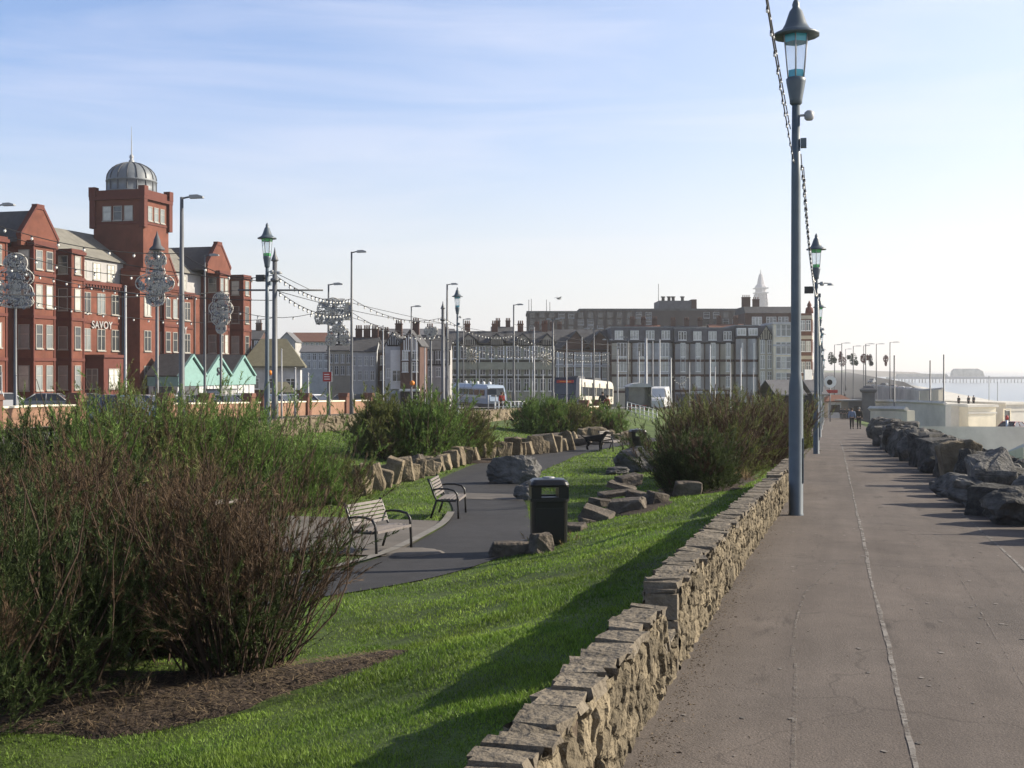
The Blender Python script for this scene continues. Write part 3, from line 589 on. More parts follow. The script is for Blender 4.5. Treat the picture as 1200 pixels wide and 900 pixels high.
# ---------------------------------------------------------------- shrubs
SHRUBS = []
def shrub(label, p, d, ytop, spread, nst, sub, blades, seed, leaf='leaf_green', twig='twig_red', brown=.4, tilt=55, bl=(.07, .16), bw=.007, low=.25, group=None, rbase=.3, hvar=(.55, .88), side=0.0, H=None, elong=1.0, name='tamarisk_shrub', cat='shrub', mound=0, mz=.05, mgap=-.42, mbrown=.2, mtop=.5, plume=.45, fwd=0.0, topgreen=.35):
    x0, y0 = px(p, d), d; z0 = hxy(x0, y0)-.03; H = H or (pz(ytop, d)-z0)
    g = np.random.default_rng(seed); o = thing(name, label, cat, (x0, y0, z0), 0, group)
    ph = g.uniform(0, 2*np.pi, nst); tl = np.radians(tilt)*g.uniform(0, 1, nst)**.75
    L = H*g.uniform(*hvar, nst)/np.maximum(.62, np.cos(tl)*.75+.25)
    hx = np.cos(ph)*elong+side; hy = np.sin(ph)+fwd; nh = np.hypot(hx, hy)+1e-6; k = np.sqrt(nh/1.0)
    hx, hy = hx/nh, hy/nh
    b0 = np.stack([np.cos(ph)*rbase*elong*g.uniform(.1, 1, nst), np.sin(ph)*rbase*g.uniform(.1, 1, nst), np.zeros(nst)], -1)
    reach = np.sin(tl)*L*np.minimum(1.35, spread/np.maximum(.1, np.sin(np.radians(tilt))*H))
    up = L*np.maximum(.35, np.cos(tl)*.8+.2)
    wob = np.clip(g.normal(0, .13, (nst, 2)), -.2, .2)*H/2.2
    def P(i, tau):
        rr = reach[i]*(tau*1.15-.15*tau**2); zz = up[i]*(.75*tau+.25*tau**2)
        zz = np.where(tl[i] > .9, zz*.85, zz)
        w = np.sin(tau*4+seed+i)
        return np.stack([b0[i, 0]+hx[i]*rr+wob[i, 0]*w, b0[i, 1]+hy[i]*rr+wob[i, 1]*w, zz], -1)
    tau = np.linspace(0, 1, 6); I = np.arange(nst)
    pts = np.stack([P(I, np.full(nst, t)) for t in tau], 1)      # nst,6,3
    rad = ((.013+.004*g.random(nst))*np.where(g.random(nst) < .12, 1.9, 1))[:, None]*(H/2.3)*np.array([1, .85, .68, .5, .34, .15])[None]
    ang = np.arange(3)*2*np.pi/3; ring = np.stack([np.cos(ang), np.sin(ang), np.zeros(3)], -1)
    sv = pts[:, :, None, :]+rad[:, :, None, None]*ring[None, None]
    base = (np.arange(nst)*18)[:, None, None]; jj = np.arange(5)[None, :, None]*3; kk = np.arange(3)[None, None, :]
    f = np.stack([base+jj+kk, base+jj+(kk+1) % 3, base+jj+3+(kk+1) % 3, base+jj+3+kk], -1).reshape(-1, 4)
    put('stems', npmesh('stems', sv.reshape(-1, 3), f, 'stem_bark', smooth=True), o)
    # side shoots, then fine blades along them
    ns = nst*sub; si = np.repeat(I, sub); t0 = low+(1-low)*g.random(ns)**.8
    p0 = P(si, t0); tg = P(si, np.minimum(1, t0+.05))-P(si, np.maximum(0, t0-.05)); tg /= np.linalg.norm(tg, axis=1, keepdims=True)+1e-9
    dr = tg*1.0+g.normal(0, plume, (ns, 3))+np.array([0, 0, .35]); dr /= np.linalg.norm(dr, axis=1, keepdims=True)
    sl = H*g.uniform(.08, .22, ns)*(1.15-.35*t0)
    cl = np.array([noise.noise((float(q[0])*1.1+seed, float(q[1])*1.1, float(q[2])*1.3)) for q in p0])
    isb = (cl*1.1+g.normal(0, .14, ns)+(brown-.5)*1.5-(t0-.6)*topgreen) > 0
    gp = np.array([noise.noise((float(q[0])*2.3+seed, float(q[1])*2.3+5, float(q[2])*2.3)) for q in p0]); kp = gp > -.16
    si, t0, p0, dr, sl, isb = si[kp], t0[kp], p0[kp], dr[kp], sl[kp], isb[kp]; ns = len(si)
    if mound:
        nl = 7; la = g.uniform(0, 2*np.pi, nl); lr = spread*g.uniform(.2, .62, nl); lr[0] = 0
        lc = np.stack([lr*np.cos(la)*elong+side*.5, lr*np.sin(la)], -1); lrad = spread*g.uniform(.42, .62, nl); lh = H*g.uniform(.66, .96, nl); lh[0] = H
        li = g.integers(0, nl, mound); v = g.normal(0, 1, (mound, 3)); v[:, 2] = np.abs(v[:, 2])*1.1; v /= np.linalg.norm(v, axis=1, keepdims=True); kk_ = g.random(mound)**.33*.96
        pm = np.stack([lc[li, 0]+v[:, 0]*lrad[li]*kk_, lc[li, 1]+v[:, 1]*lrad[li]*kk_, mz*H+v[:, 2]*(lh[li]*.91-mz*H)*kk_], -1)
        wob_ = np.array([noise.noise_vector((float(q[0])*2+seed, float(q[1])*2, float(q[2])*2)) for q in pm]); pm = pm+wob_*.16*spread
        nz_ = np.array([noise.noise((float(q[0])*1.7+seed*3, float(q[1])*1.7, float(q[2])*1.7)) for q in pm])
        dm = v*np.array([.7, .7, .5])+np.array([0, 0, .62])+g.normal(0, .28, (mound, 3)); dm /= np.linalg.norm(dm, axis=1, keepdims=True)
        bm_ = nz_+g.normal(0, .1, mound)+(mbrown-.5)*1.3+(pm[:, 2]/H-.55)*mtop > 0
        kp = (pm[:, 2] > .02) & (nz_ > mgap); pm, dm, bm_ = pm[kp], dm[kp], bm_[kp]
        p0 = np.concatenate([p0, pm]); dr = np.concatenate([dr, dm]); sl = np.concatenate([sl, H*g.uniform(.07, .17, len(pm))]); isb = np.concatenate([isb, bm_]); t0 = np.concatenate([t0, pm[:, 2]/H]); ns = len(p0)
    nb = ns*blades; bi = np.repeat(np.arange(ns), blades); u = g.random(nb)
    q0 = p0[bi]+dr[bi]*(sl[bi]*u)[:, None]
    bd = dr[bi]+g.normal(0, 1, (nb, 3))*np.where(isb[bi], .26, .42)[:, None]; bd /= np.linalg.norm(bd, axis=1, keepdims=True)
    ln = g.uniform(*bl, nb)*(1.1-.5*u)*np.where(isb[bi], 1.5, 1.0); ax = np.cross(bd, g.normal(0, 1, (nb, 3))); ax /= np.linalg.norm(ax, axis=1, keepdims=True)+1e-9
    wd = bw*g.uniform(.6, 1.4, nb)*np.where(isb[bi], .6, 1.0)
    a = q0-ax*wd[:, None]/2; b = q0+ax*wd[:, None]/2; c = q0+bd*ln[:, None]
    for nm, sel, mm in (('foliage', ~isb[bi], leaf), ('dry_twigs', isb[bi], twig)):
        if sel.sum() < 20: continue
        vv = np.stack([a[sel], b[sel], c[sel]], 1).reshape(-1, 3); ff = np.arange(len(vv)).reshape(-1, 3)
        put(nm, npmesh(nm, vv, ff, mm), o)
    return o
FG = 'tamarisk shrubs in the foreground bed'
shrub('big brown stemmed tamarisk fanning out over the bare soil bed', 278, 11.0, 536, 1.12, 150, 13, 40, 1, 'leaf_green', 'twig_red', .70, 50, topgreen=-.35, low=.1, group=FG, mound=1000, mz=.34, mgap=-.12, mbrown=0.5, mtop=0.9, hvar=(.58, .94), bl=(.035, .085), side=.02, rbase=.34, elong=1.1, bw=.0075)
shrub('dark green tamarisk at the left edge of the soil bed', 45, 10.2, 520, 1.6, 70, 8, 40, 2, 'leaf_green', 'twig_red', .34, 58, low=.1, group=FG, mound=2900, mgap=-.2, mbrown=0.22, mtop=0.35, hvar=(.58, .94), bl=(.035, .085), bw=.009)
shrub('tall rusty twigged tamarisk rising behind the dark green one', 112, 12.0, 500, 1.4, 130, 11, 38, 3, 'leaf_green', 'twig_red', .66, 42, low=.1, group=FG, mound=1700, mz=.3, mgap=-.2, mbrown=0.5, mtop=1.1, hvar=(.58, .94), bl=(.035, .085), bw=.0075, topgreen=-.6)
shrub('upright brown and green tamarisk between the fanning one and the tall rusty one', 200, 12.2, 520, 1.2, 110, 11, 38, 4, 'leaf_olive', 'twig_red', .6, 42, low=.12, group=FG, mound=1300, mz=.4, mgap=-.15, mbrown=0.45, mtop=1.0, hvar=(.58, .94), bl=(.035, .085), bw=.0075, topgreen=-.5)
shrub('leafy tamarisk behind the picture left edge, mostly green', -30, 12.2, 500, 1.5, 150, 10, 34, 5, 'leaf_green', 'twig_red', .35, 50, low=.2, group=FG, mound=2400, mbrown=0.25, mtop=0.4, hvar=(.58, .94), bl=(.035, .085), bw=.009)
HG = 'green tamarisks on the landward bank'
for i, (p, d, yt, sp, br, lb) in enumerate([(20, 21.5, 470, 1.5, .05, 'low dark green tamarisk at the left end of the bank hedge'), (100, 22.5, 450, 1.7, .02, 'bushy green tamarisk below the brick hotel gable'), (165, 23.5, 434, 1.7, .05, 'highest green tamarisk of the bank hedge, below the hotel tower'), (232, 24.3, 440, 1.7, .0, 'bright green tamarisk in front of the teal huts'),
        (292, 25.2, 452, 1.6, .0, 'rounded bright green tamarisk below the hotel right wing'), (345, 26.4, 490, 1.5, .05, 'green tamarisk spilling over the rocks at the right end of the bank hedge')]):
    shrub(lb, p, d, yt, sp, 60, 7, 30, 20+i, ['leaf_green', 'leaf_bright', 'leaf_olive', 'leaf_bright', 'leaf_bright', 'leaf_bright'][i], 'twig_red', br, 62, bl=(.06, .13), bw=.013, low=.08, group=HG, mound=2600, mbrown=[.05, .1, .2, .05, 0, .05][i], mtop=0, hvar=(.68, 1.02), rbase=.7)
shrub('small rounded brownish shrub at the right foot of the green bank hedge', 388, 27.4, 523, .95, 50, 7, 26, 31, 'leaf_olive', 'twig_tan', .42, 70, bl=(.06, .13), bw=.013, low=.05, mound=1100, mbrown=.4, mtop=.6)
MG = 'shrubs beyond the path bend'
for i, (p, d, yt, sp, br, lb) in enumerate([(455, 39.5, 456, 1.5, .2, 'dense green shrub behind the rock edging, left of two grown together'), (500, 40, 448, 1.7, .22, 'tallest green shrub behind the rock edging by the path bend'), (543, 42.5, 468, 1.4, .3, 'olive green shrub behind the rock edging, right of the two grown together'),
        (640, 60, 458, 1.6, .18, 'bright green shrub above the flat rocks, in front of the tram'), (672, 60.5, 466, 1.6, .2, 'olive green shrub above the flat rocks, right of the bright green one'), (708, 62, 470, 1.2, .25, 'smaller green shrub at the right end above the flat rocks')]):
    shrub(lb, p, d, yt, sp, 50, 6, 26, 40+i, ['leaf_olive', 'leaf_bright', 'leaf_olive', 'leaf_bright', 'leaf_olive', 'leaf_bright'][i], 'twig_tan', br, 64, bl=(.10, .2), bw=.022, low=.05, group=MG, mound=2000, mbrown=[.1, .15, .25, .1, .15, .2][i], mtop=-.3, hvar=(.68, 1.02), rbase=.6)
PG = 'tall shrubs beside the promenade wall'
for i, (p, d, yt, sp, br, lf, lb) in enumerate([(806, 26.8, 498, 1.2, .3, 'leaf_green', 'dark green promenade shrub nearest the rock heap'), (815, 31.5, 470, 1.15, .22, 'leaf_green', 'broad green promenade shrub at the back left, above the dark boulder'), (838, 30, 460, 1.5, .55, 'leaf_olive', 'tall russet promenade shrub in the middle of the clump'),
        (882, 34, 456, 1.6, .72, 'leaf_olive', 'reddest brown promenade shrub beside the nearest tall lamp'), (905, 40, 460, 1.5, .45, 'leaf_olive', 'yellow green promenade shrub behind the nearest tall lamp'), (845, 38, 454, 1.6, .25, 'leaf_olive', 'tallest green promenade shrub at the back of the clump'), (922, 47, 470, 1.3, .4, 'leaf_olive', 'farthest promenade shrub, between the first and second tall lamps')]):
    shrub(lb, p, d, yt, sp, 90, 9, 30, 60+i, lf, 'twig_red', br, 52, bl=(.06, .14), bw=.0135, low=.05, group=PG, mound=2300, mbrown=[.25, .2, .55, .75, .4, .2, .35][i], mtop=.4, hvar=(.65, 1.0), rbase=.5)
shrub('tuft of dry yellow grass at the foot of the reddish promenade shrub', 868, 28.5, 0, .45, 60, 3, 6, 71, 'dry_grass', 'dry_grass', .2, 60, bl=(.1, .2), bw=.01, H=.35, name='grass_tuft', cat='grass tuft')
shrub('tuft of dry grass at the foot of the black litter bin', 652, 19.4, 0, .25, 40, 3, 6, 72, 'dry_grass', 'leaf_green', .3, 60, bl=(.05, .12), bw=.0075, H=.26, name='grass_tuft', cat='grass tuft')
shrub('rusty dry tuft on the soil bed below the dark green tamarisk', 150, 9.7, 0, .4, 70, 3, 7, 73, 'twig_tan', 'twig_red', .6, 65, bl=(.06, .14), bw=.006, H=.38, name='grass_tuft', cat='grass tuft')
# ---------------------------------------------------------------- lawn grass
def lawn(n, d0, d1, seed, hb, wb, name, mname):
    g = np.random.default_rng(seed)
    d = d0*(d1/d0)**g.random(n); x = d*g.uniform(-.46, .23, n)
    s = x*UX+d*UY; t = x*VX+d*VY
    l, r = path_lr(s); ok = (t < -1.27) & (t > -21)
    jt = g.normal(0, .035, n); ok &= ~((t > l-.12+jt) & (t < r-.03+jt) & (s < 62))
    ok &= ~((s > 17.0) & (s < 22.6) & (t < -6.8) & (t > -14.6))
    ok &= ~((s < 14) & (t < -6.5) & (d > 11.5))
    soilr = ((x+3.15)/2.0)**2+((d-10.45)/1.0)**2; ok &= soilr > g.uniform(.75, 1.1, n)
    sx, sy = xy(29.5, -2.9); ok &= ~((np.abs(s-29.5) < 4.2) & (np.abs(t+2.7) < 1.1*np.sqrt(np.maximum(0, 1-((s-29.5)/4.2)**2))))
    cl = np.array([noise.noise((float(a)*.9, float(b)*.9, 3.1))+.6*noise.noise((float(a)*3.1, float(b)*3.1, 7)) for a, b in zip(x, d)])
    ok &= cl > g.uniform(-1.5, -.2, n)
    x, d, s, t, cl = x[ok], d[ok], s[ok], t[ok], cl[ok]; m = len(x); z = lump(s, t)-.005
    h = hb*(d/9)**.35*g.uniform(.5, 1.2, m)*(1+.7*np.clip(cl, -.6, .9)); w = wb*(d/9)**.9*g.uniform(.7, 1.3, m)
    a = g.uniform(0, 2*np.pi, m); le = g.uniform(.2, 1.0, m); ld = g.uniform(0, 2*np.pi, m)
    p0 = np.stack([x, d, z], -1); wv = np.stack([np.cos(a), np.sin(a), np.zeros(m)], -1)*(w/2)[:, None]
    tip = p0+np.stack([np.cos(ld)*h*le, np.sin(ld)*h*le, h], -1)
    vv = np.stack([p0-wv, p0+wv, tip], 1).reshape(-1, 3)
    o = put(name, npmesh(name, vv, np.arange(len(vv)).reshape(-1, 3), mname)); o['kind'] = 'stuff'; tag(o, 'short green lawn grass around the garden path', 'grass')
lawn(420000, 3.6, 62, 5, .031, .0095, 'grass', 'grass_blade')
# ---------------------------------------------------------------- benches
def bench(label, p, d, rz, width=1.55):
    x, y = px(p, d), d; o = thing('park_bench', label, 'bench', (x, y, hxy(x, y)+.03), rz, 'slatted benches in the sunken garden'); o.scale = (.87, .87, .87)
    # local: sitter faces -y, width along x
    seat = MB()
    for i in range(6): seat.box((0, -.40+i*.082, .445-.006*abs(i-2.5)-.004*(i > 3)), (width, .055, .03))
    seat.box((0, -.46, .425), (width, .03, .05)); seat.build('seat', 'bench_slat', o)
    back = MB()
    for i in range(6): back.box((0, .075+.026*i, .53+i*.068), (width, .026, .05), rx=-.2)
    back.build('backrest', 'bench_slat', o)
    for sx in (-1, 1):
        e = MB(); X = sx*(width/2+.02)
        e.tube([(X, .26, .92), (X, .20, .80), (X, .09, .50), (X, .05, .42), (X, .12, .2), (X, .19, 0)], .026, 6)
        e.tube([(X, .05, .41), (X, -.2, .40), (X, -.40, .41)], .024, 6)
        e.build('end_frame', 'black_metal', o)
        e = MB(); e.tube([(X, .15, .66), (X, 0, .685), (X, -.2, .685), (X, -.36, .65), (X, -.43, .56), (X, -.44, .46), (X, -.455, .2), (X, -.46, 0)], [.022, .024, .026, .026, .026, .025, .024, .026], 6)
        e.build('armrest', 'black_metal', o)
    return o
bench('grey slatted bench with curved black arms, nearest the path, in front of the paved bay', 438, 19.5, R(62), 1.12)
bench('grey slatted bench with black arms seen end on beside the path bend', 519, 24.6, R(84), 1.15)
bench('grey slatted bench seen through the brown shrub stems, left of two', 186, 22.6, R(62), 1.15)
bench('grey slatted bench seen through the brown shrub stems, right of two', 250, 23.6, R(58), 1.3)
bench('small far slatted bench at the lawn edge beside the black dog', 713, 48, R(66), 1.3)
# ---------------------------------------------------------------- litter bins
def bin_(label, p, d, rz, sc=1.0, group='black litter bins'):
    x, y = px(p, d), d; o = thing('litter_bin', label, 'litter bin', (x, y, hxy(x, y)+.02), rz, group); W, D = .60*sc, .50*sc
    def rr(w, dd, n=5, r=.09):
        out = []
        for cx, cy, a0 in ((w/2-r, dd/2-r, 0), (-w/2+r, dd/2-r, 90), (-w/2+r, -dd/2+r, 180), (w/2-r, -dd/2+r, 270)):
            for k in range(n): a = R(a0+90*k/(n-1)); out.append((cx+r*math.cos(a), cy+r*math.sin(a)))
        return out
    def loft(levels, mi=0):
        b = MB(); vs = []; n = 20
        for w, dd, z in levels: vs += [(q[0], q[1], z) for q in rr(w, dd)]
        fs = [(i*n+k, i*n+(k+1) % n, (i+1)*n+(k+1) % n, (i+1)*n+k) for i in range(len(levels)-1) for k in range(n)]+[tuple(range(n)), tuple((len(levels)-1)*n+k for k in range(n))]
        b.add(vs, fs); return b
    loft([(W*.9, D*.9, 0), (W*.9, D*.9, .05), (W*.94, D*.94, .06), (W*.97, D*.97, .70*sc), (W*.98, D*.98, .72*sc)]).build('body', 'bin_black', o)
    loft([(W*1.04, D*1.04, .72*sc), (W*1.04, D*1.04, .765*sc)]).build('collar', 'black_metal', o)
    # hood: four corner posts and a domed lid, open on the two faces
    h = MB()
    for sx in (-1, 1):
        h.b2(sx*W*.5, sx*W*.23, -D*.48, D*.48, .765*sc, .955*sc)
    h.b2(-W*.23, W*.23, -D*.48, -D*.44, .765*sc, .79*sc); h.b2(-W*.23, W*.23, D*.44, D*.48, .765*sc, .79*sc)
    h.build('hood', 'bin_black', o)
    loft([(W*1.03, D*1.03, .95*sc), (W*1.05, D*1.05, .985*sc), (W*.98, D*.98, 1.03*sc), (W*.84, D*.84, 1.065*sc), (W*.45, D*.45, 1.08*sc)]).build('lid', 'bin_black', o)
    loft([(W*.34, D*.34, 1.078*sc), (W*.30, D*.30, 1.10*sc)]).build('ash_tray', 'pole_pale', o)
    door = MB(); door.b2(-W*.36, W*.36, -D*.505, -D*.485, .12*sc, .62*sc); door.build('door', 'black_metal', o)
    return o
bin_('black hooded litter bin standing where the lawn meets the path', 643, 19.3, R(4))
bin_('far black litter bin at the left foot of the tall promenade shrub', 747, 44, R(10), .95)
# ---------------------------------------------------------------- ornate promenade lamps
def ornate_lamp(label, x, y, z, glass, H=8.0, rz=PROM_ROT, group='ornate lamps with pointed roofs', slim=1.0, extras=0):
    o = thing('ornate_lamp', label, 'street lamp', (x, y, z), rz, group); k = H/8.0
    b = MB(); b.lathe([(.118*slim, -.1), (.118*slim, .02), (.112*slim, .03), (.112*slim, 1.95*k), (.104*slim, 2.05*k), (.082*slim, 2.2*k), (.08*slim, 2.5*k), (.072*slim, 5.2*k), (.062*slim, 6.38*k)], 14); b.build('column', 'lamp_paint', o)
    c = MB(); c.b2(-.05, .05, -.118*slim, -.108*slim, .5*k, 1.2*k); c.build('access_door', 'lamp_paint', o)
    b = MB(); b.lathe([(.062, 6.36*k), (.095, 6.39*k), (.10, 6.45*k), (.15, 6.72*k), (.155, 6.77*k), (.13, 6.79*k)], 14); b.build('lantern_base', 'lamp_paint', o)
    g = MB(); g.lathe([(.125, 6.79*k), (.128, 6.90*k)], 6, smooth=False); g.build('glass_band', glass, o)
    g = MB(); g.lathe([(.13, 6.90*k), (.185, 7.33*k)], 6, smooth=False); g.build('lantern_glass', 'clear_glass', o)
    g = MB(); g.lathe([(.19, 7.33*k), (.20, 7.45*k)], 6, smooth=False); g.build('glass_band', glass, o)
    f = MB()
    for i in range(6):
        a = 2*math.pi*i/6; f.tube([(.135*math.cos(a), .135*math.sin(a), 6.78*k), (.205*math.cos(a), .205*math.sin(a), 7.46*k)], .011, 5)
    f.build('lantern_frame', 'pole_pale', o)
    r = MB(); r.lathe([(.20, 7.44*k), (.36, 7.43*k), (.365, 7.46*k), (.24, 7.52*k), (.21, 7.55*k), (.17, 7.62*k), (.10, 7.82*k), (.055, 7.88*k), (.06, 7.92*k), (.045, 7.97*k), (.01, 8.03*k)], 14); r.build('roof', 'lamp_paint', o)
    if extras:
        e = MB(); e.tube([(0, 0, 6.2*k), (.0, -.14, 6.2*k)], .02, 6); e.lathe([(.05, 0), (.075, .03), (.075, .12), (.04, .15)], 8, (0, -.20, 6.12*k)); e.build('flood_lamp', 'pole_pale', o)
        e = MB(); e.b2(-.06, .06, -.16, -.07, 5.7*k, 5.84*k); e.build('junction_box', 'lamp_paint', o)
    if extras == 2:
        e = MB(); e.b2(-.1, .1, .1, .42, 5.85*k, 6.1*k); e.tube([(0, .0, 5.97*k), (0, .2, 5.97*k)], .03, 6); e.build('floodlight', 'black_metal', o)
        e = MB(); e.tube([(0, 0, 6.2*k), (0, -.2, 6.22*k), (0, -.5, 6.2*k)], .025, 6); e.lathe([(.12, 0), (.1, .05), (.02, .09)], 8, (0, -.5, 6.13*k)); e.build('side_lamp', 'pole_pale', o)
    return o
LS = [(19.06, -.476, 'teal_glass', 'nearest ornate lamp with blue glass, tall beside the promenade wall', 1), (44.9, -.40, 'green_glass', 'second ornate lamp along the promenade, with green glass and a black floodlight', 2), (70.7, -.45, 'green_glass', 'third ornate lamp along the promenade, mostly behind the second', 1),
      (96.5, -.5, 'teal_glass', 'fourth ornate lamp along the promenade, opposite the walking couple', 1), (122.3, -.5, 'green_glass', 'fifth ornate lamp along the promenade, just past the walking couple', 0), (148, -.5, 'teal_glass', 'sixth ornate lamp along the promenade, before the dark stone pillar', 0), (174, -.6, 'green_glass', 'farthest ornate lamp along the promenade, next to the small kiosk', 0)]
for s_, t_, g_, lb, ex in LS:
    x, y = xy(s_, t_); ornate_lamp(lb, x, y, zP(s_), g_, extras=ex)
def lamp_at(p, d, ytop, glass, lb, **k):
    x, y = px(p, d), d; z = hxy(x, y); return ornate_lamp(lb, x, y, z, glass, H=pz(ytop, d)-z, **k)
lamp_at(313, 45, 262, 'green_glass', 'ornate lamp with bright green glass, standing right of the red brick hotel', extras=2)
lamp_at(536, 79, 337, 'teal_glass', 'ornate lamp with clear white lantern above the dense green shrub', extras=1)
# ---------------------------------------------------------------- other poles
def P3(p, d): return px(p, d), d, hxy(px(p, d), d)
def street_light(lb, p, d, ytop, rz=0, arm=.75, double=False, m='pole_steel', group='plain street lights along the road', rad=.085, cat='street light', box=False):
    x, y, z = P3(p, d); H = pz(ytop, d)-z; o = thing('street_light', lb, cat, (x, y, z), rz, group)
    b = MB(); b.lathe([(rad*1.5, -.1), (rad*1.5, 1.6), (rad*1.05, 1.75), (rad*.95, H*.5), (rad*.6, H)], 10); b.build('column', m, o)
    for sx in ((1, -1) if double else (1,)):
        a = MB(); a.tube([(0, 0, H-.06), (sx*arm*.35, 0, H), (sx*arm*.6, 0, H+.01)], .04, 6); a.build('arm', m, o)
        h = MB(); h.prism([(sx*arm*.45, H-.06), (sx*arm*1.2, H-.04), (sx*arm*1.2, H+.03), (sx*arm*.9, H+.10), (sx*arm*.45, H+.08)], -.14, .14); h.build('lamp_head', 'pole_pale', o)
    if box:
        e = MB(); e.box((-.16, 0, H*.63), (.22, .2, .3)); e.build('control_box', 'pole_steel', o)
    return o
street_light('tall street light in front of the hotel tower, thick grey column', 213, 50, 231, rad=.12)
street_light('slimmer street light in front of the hotel right wing', 240, 77, 299)
street_light('tall street light at the end of the rubble wall, with a small control box', 412, 73, 295, box=True)
street_light('street light carrying the ship shaped illumination panels and the red sign', 385, 76, 333)
street_light('street light above the dense green shrub, in front of the timbered houses', 482, 110, 359)
street_light('tall street light close beside the finial topped tram pole', 524, 100, 333, rad=.11)
street_light('short street light just right of the white ornate lantern', 543, 140, 374)
street_light('tall street light in front of the long cream houses, by the white railing', 602, 112, 357, rad=.10)
street_light('double headed street light in front of the grey roofed hotel, left of two', 696, 135, 385, double=True, arm=.95)
street_light('double headed street light in front of the grey roofed hotel, right of two', 736, 150, 395, double=True, arm=.95)
street_light('forked street light beside the tram cab', 648, 118, 374, double=True, arm=.55, rad=.11)
street_light('forked street light behind the tram tail', 712, 142, 398, double=True, arm=.5)
street_light('street light peeping in at the picture left edge', -4, 60, 240)
def plain_pole(lb, p, d, ytop, r=.07, m='pole_pale', cat='pole', group='slim plain poles near the road', finial=False, arm=None, name='pole'):
    x, y, z = P3(p, d); H = pz(ytop, d)-z; o = thing(name, lb, cat, (x, y, z), 0, group)
    b = MB(); b.lathe([(r*1.25, -.1), (r*1.25, 1.2), (r, 1.3), (r*.8, H)], 8); b.build('column', m, o)
    if finial:
        f = MB(); f.lathe([(r*.8, H-.02), (r*1.3, H+.02), (r*1.1, H+.1), (r*.5, H+.3), (.01, H+.6)], 8); f.lathe([(r*1.15, H-.9), (r*1.5, H-.86), (r*1.5, H-.78), (r*1.15, H-.74)], 8); f.build('finial', m, o)
    if arm:
        z1, x0, x1 = arm; a = MB(); a.tube([(x0, 0, z1), (x1, 0, z1)], .045, 6); a.tube([(0, 0, H-.5), (x1*.75, 0, z1)], .014, 4); a.build('cross_arm', m, o)
    else:
        f = MB(); f.lathe([(r*.95, H-.02), (r*.9, H+.04), (.01, H+.09)], 8)
        if not finial: f.build('cap', m, o)
    return o
TG = 'tram overhead wire poles'
plain_pole('thick tram pole with finial and long cross arm, right of the green glass lamp', 322, 52, 306, .13, 'pole_steel', 'tram pole', TG, True, (pz(340, 52)-P3(322, 52)[2], -1.6, 2.1), 'tram_pole')
plain_pole('thick tram pole with finial and small collar above the dense green shrub', 519, 90, 362, .14, 'pole_steel', 'tram pole', TG, True, None, 'tram_pole')
plain_pole('pale thick pole in the middle of the grey roofed hotel front', 757, 128, 397, .16, 'pole_pale', 'tram pole', TG, False, None, 'tram_pole')
for p, d, yt, r, lb in [(147, 70, 336, .09, 'slim pole at the left side of the teal huts, before the tower base'), (449, 105, 382, .07, 'slim pole in front of the white timbered house'), (626, 120, 384, .07, 'slim pole left of the tram destination sign'), (488, 125, 396, .07, 'slim pole with a white camera by the brown timbered house'),
                        (498, 130, 408, .07, 'slim pole left of the finial topped tram pole'), (724, 135, 410, .07, 'slim pole behind the tram shelter left end'), (749, 130, 412, .06, 'slim pole at the right side of the tram shelter'), (765, 138, 400, .06, 'slim pole before the white van'), (773, 140, 398, .1, 'pale post right of the white van'),
                        (786, 140, 420, .13, 'stout pale post where the slack wires hang'), (808, 150, 425, .07, 'slim post at the right end of the slack wires'), (832, 150, 405, .1, 'pale pole in front of the second grey roofed hotel, left of its shop signs'), (838, 155, 430, .08, 'short pale post close beside the pale pole of the second hotel'), (856, 160, 425, .08, 'short pale post in the middle of the second hotel front'),
                        (868, 155, 408, .11, 'pale pole before the right half of the second hotel'), (883, 170, 430, .06, 'slim pole before the half timbered gable'), (664, 125, 400, .06, 'slim pole behind the tram cab roof'), (682, 130, 396, .06, 'slim pole behind the tram middle'), (361, 80, 438, .08, 'white post left of the red road sign'), (346, 70, 432, .06, 'slim pale post before the low hipped roof pavilion'), (330, 72, 410, .05, 'thin pole before the hipped roof pavilion'),
                        (2, 85, 437, .05, 'short lamp post at the picture left edge before the hotel'), (19, 66, 440, .05, 'pale wooden post on the pink wall at the picture left')]:
    plain_pole(lb, p, d, yt, r)
# far lamps on the cliff road
for i, (p, d, yt, cat_) in enumerate([(978, 300, 404, 1), (986.5, 250, 402, 1), (991, 340, 409, 1), (1000, 270, 405.5, 1), (1012, 330, 405, 1), (1014.5, 245, 403, 1), (1027, 260, 403, 1), (1043, 230, 401, 1)]):
    street_light('%s from the left of the far street lights on the cliff road' % ordw(i), p, d, yt, group='far street lights on the cliff road', rad=.13, arm=1.5)
for p, d, yt, lb in [(1048, 180, 417, 'tall thin pole left of three on the lower sea wall'), (1090, 185, 423, 'tall thin pole in the middle of three on the lower sea wall'), (1106, 185, 416, 'tall thick pole right of three on the lower sea wall'), (1159, 220, 441, 'slender pole on the sea edge above the cream bathing building'), (1169, 230, 448, 'shorter slender pole on the sea edge above the cream bathing building')]:
    plain_pole(lb, p, d, yt, .13 if d < 200 else .07, 'pole_steel', group='poles on the lower promenade')
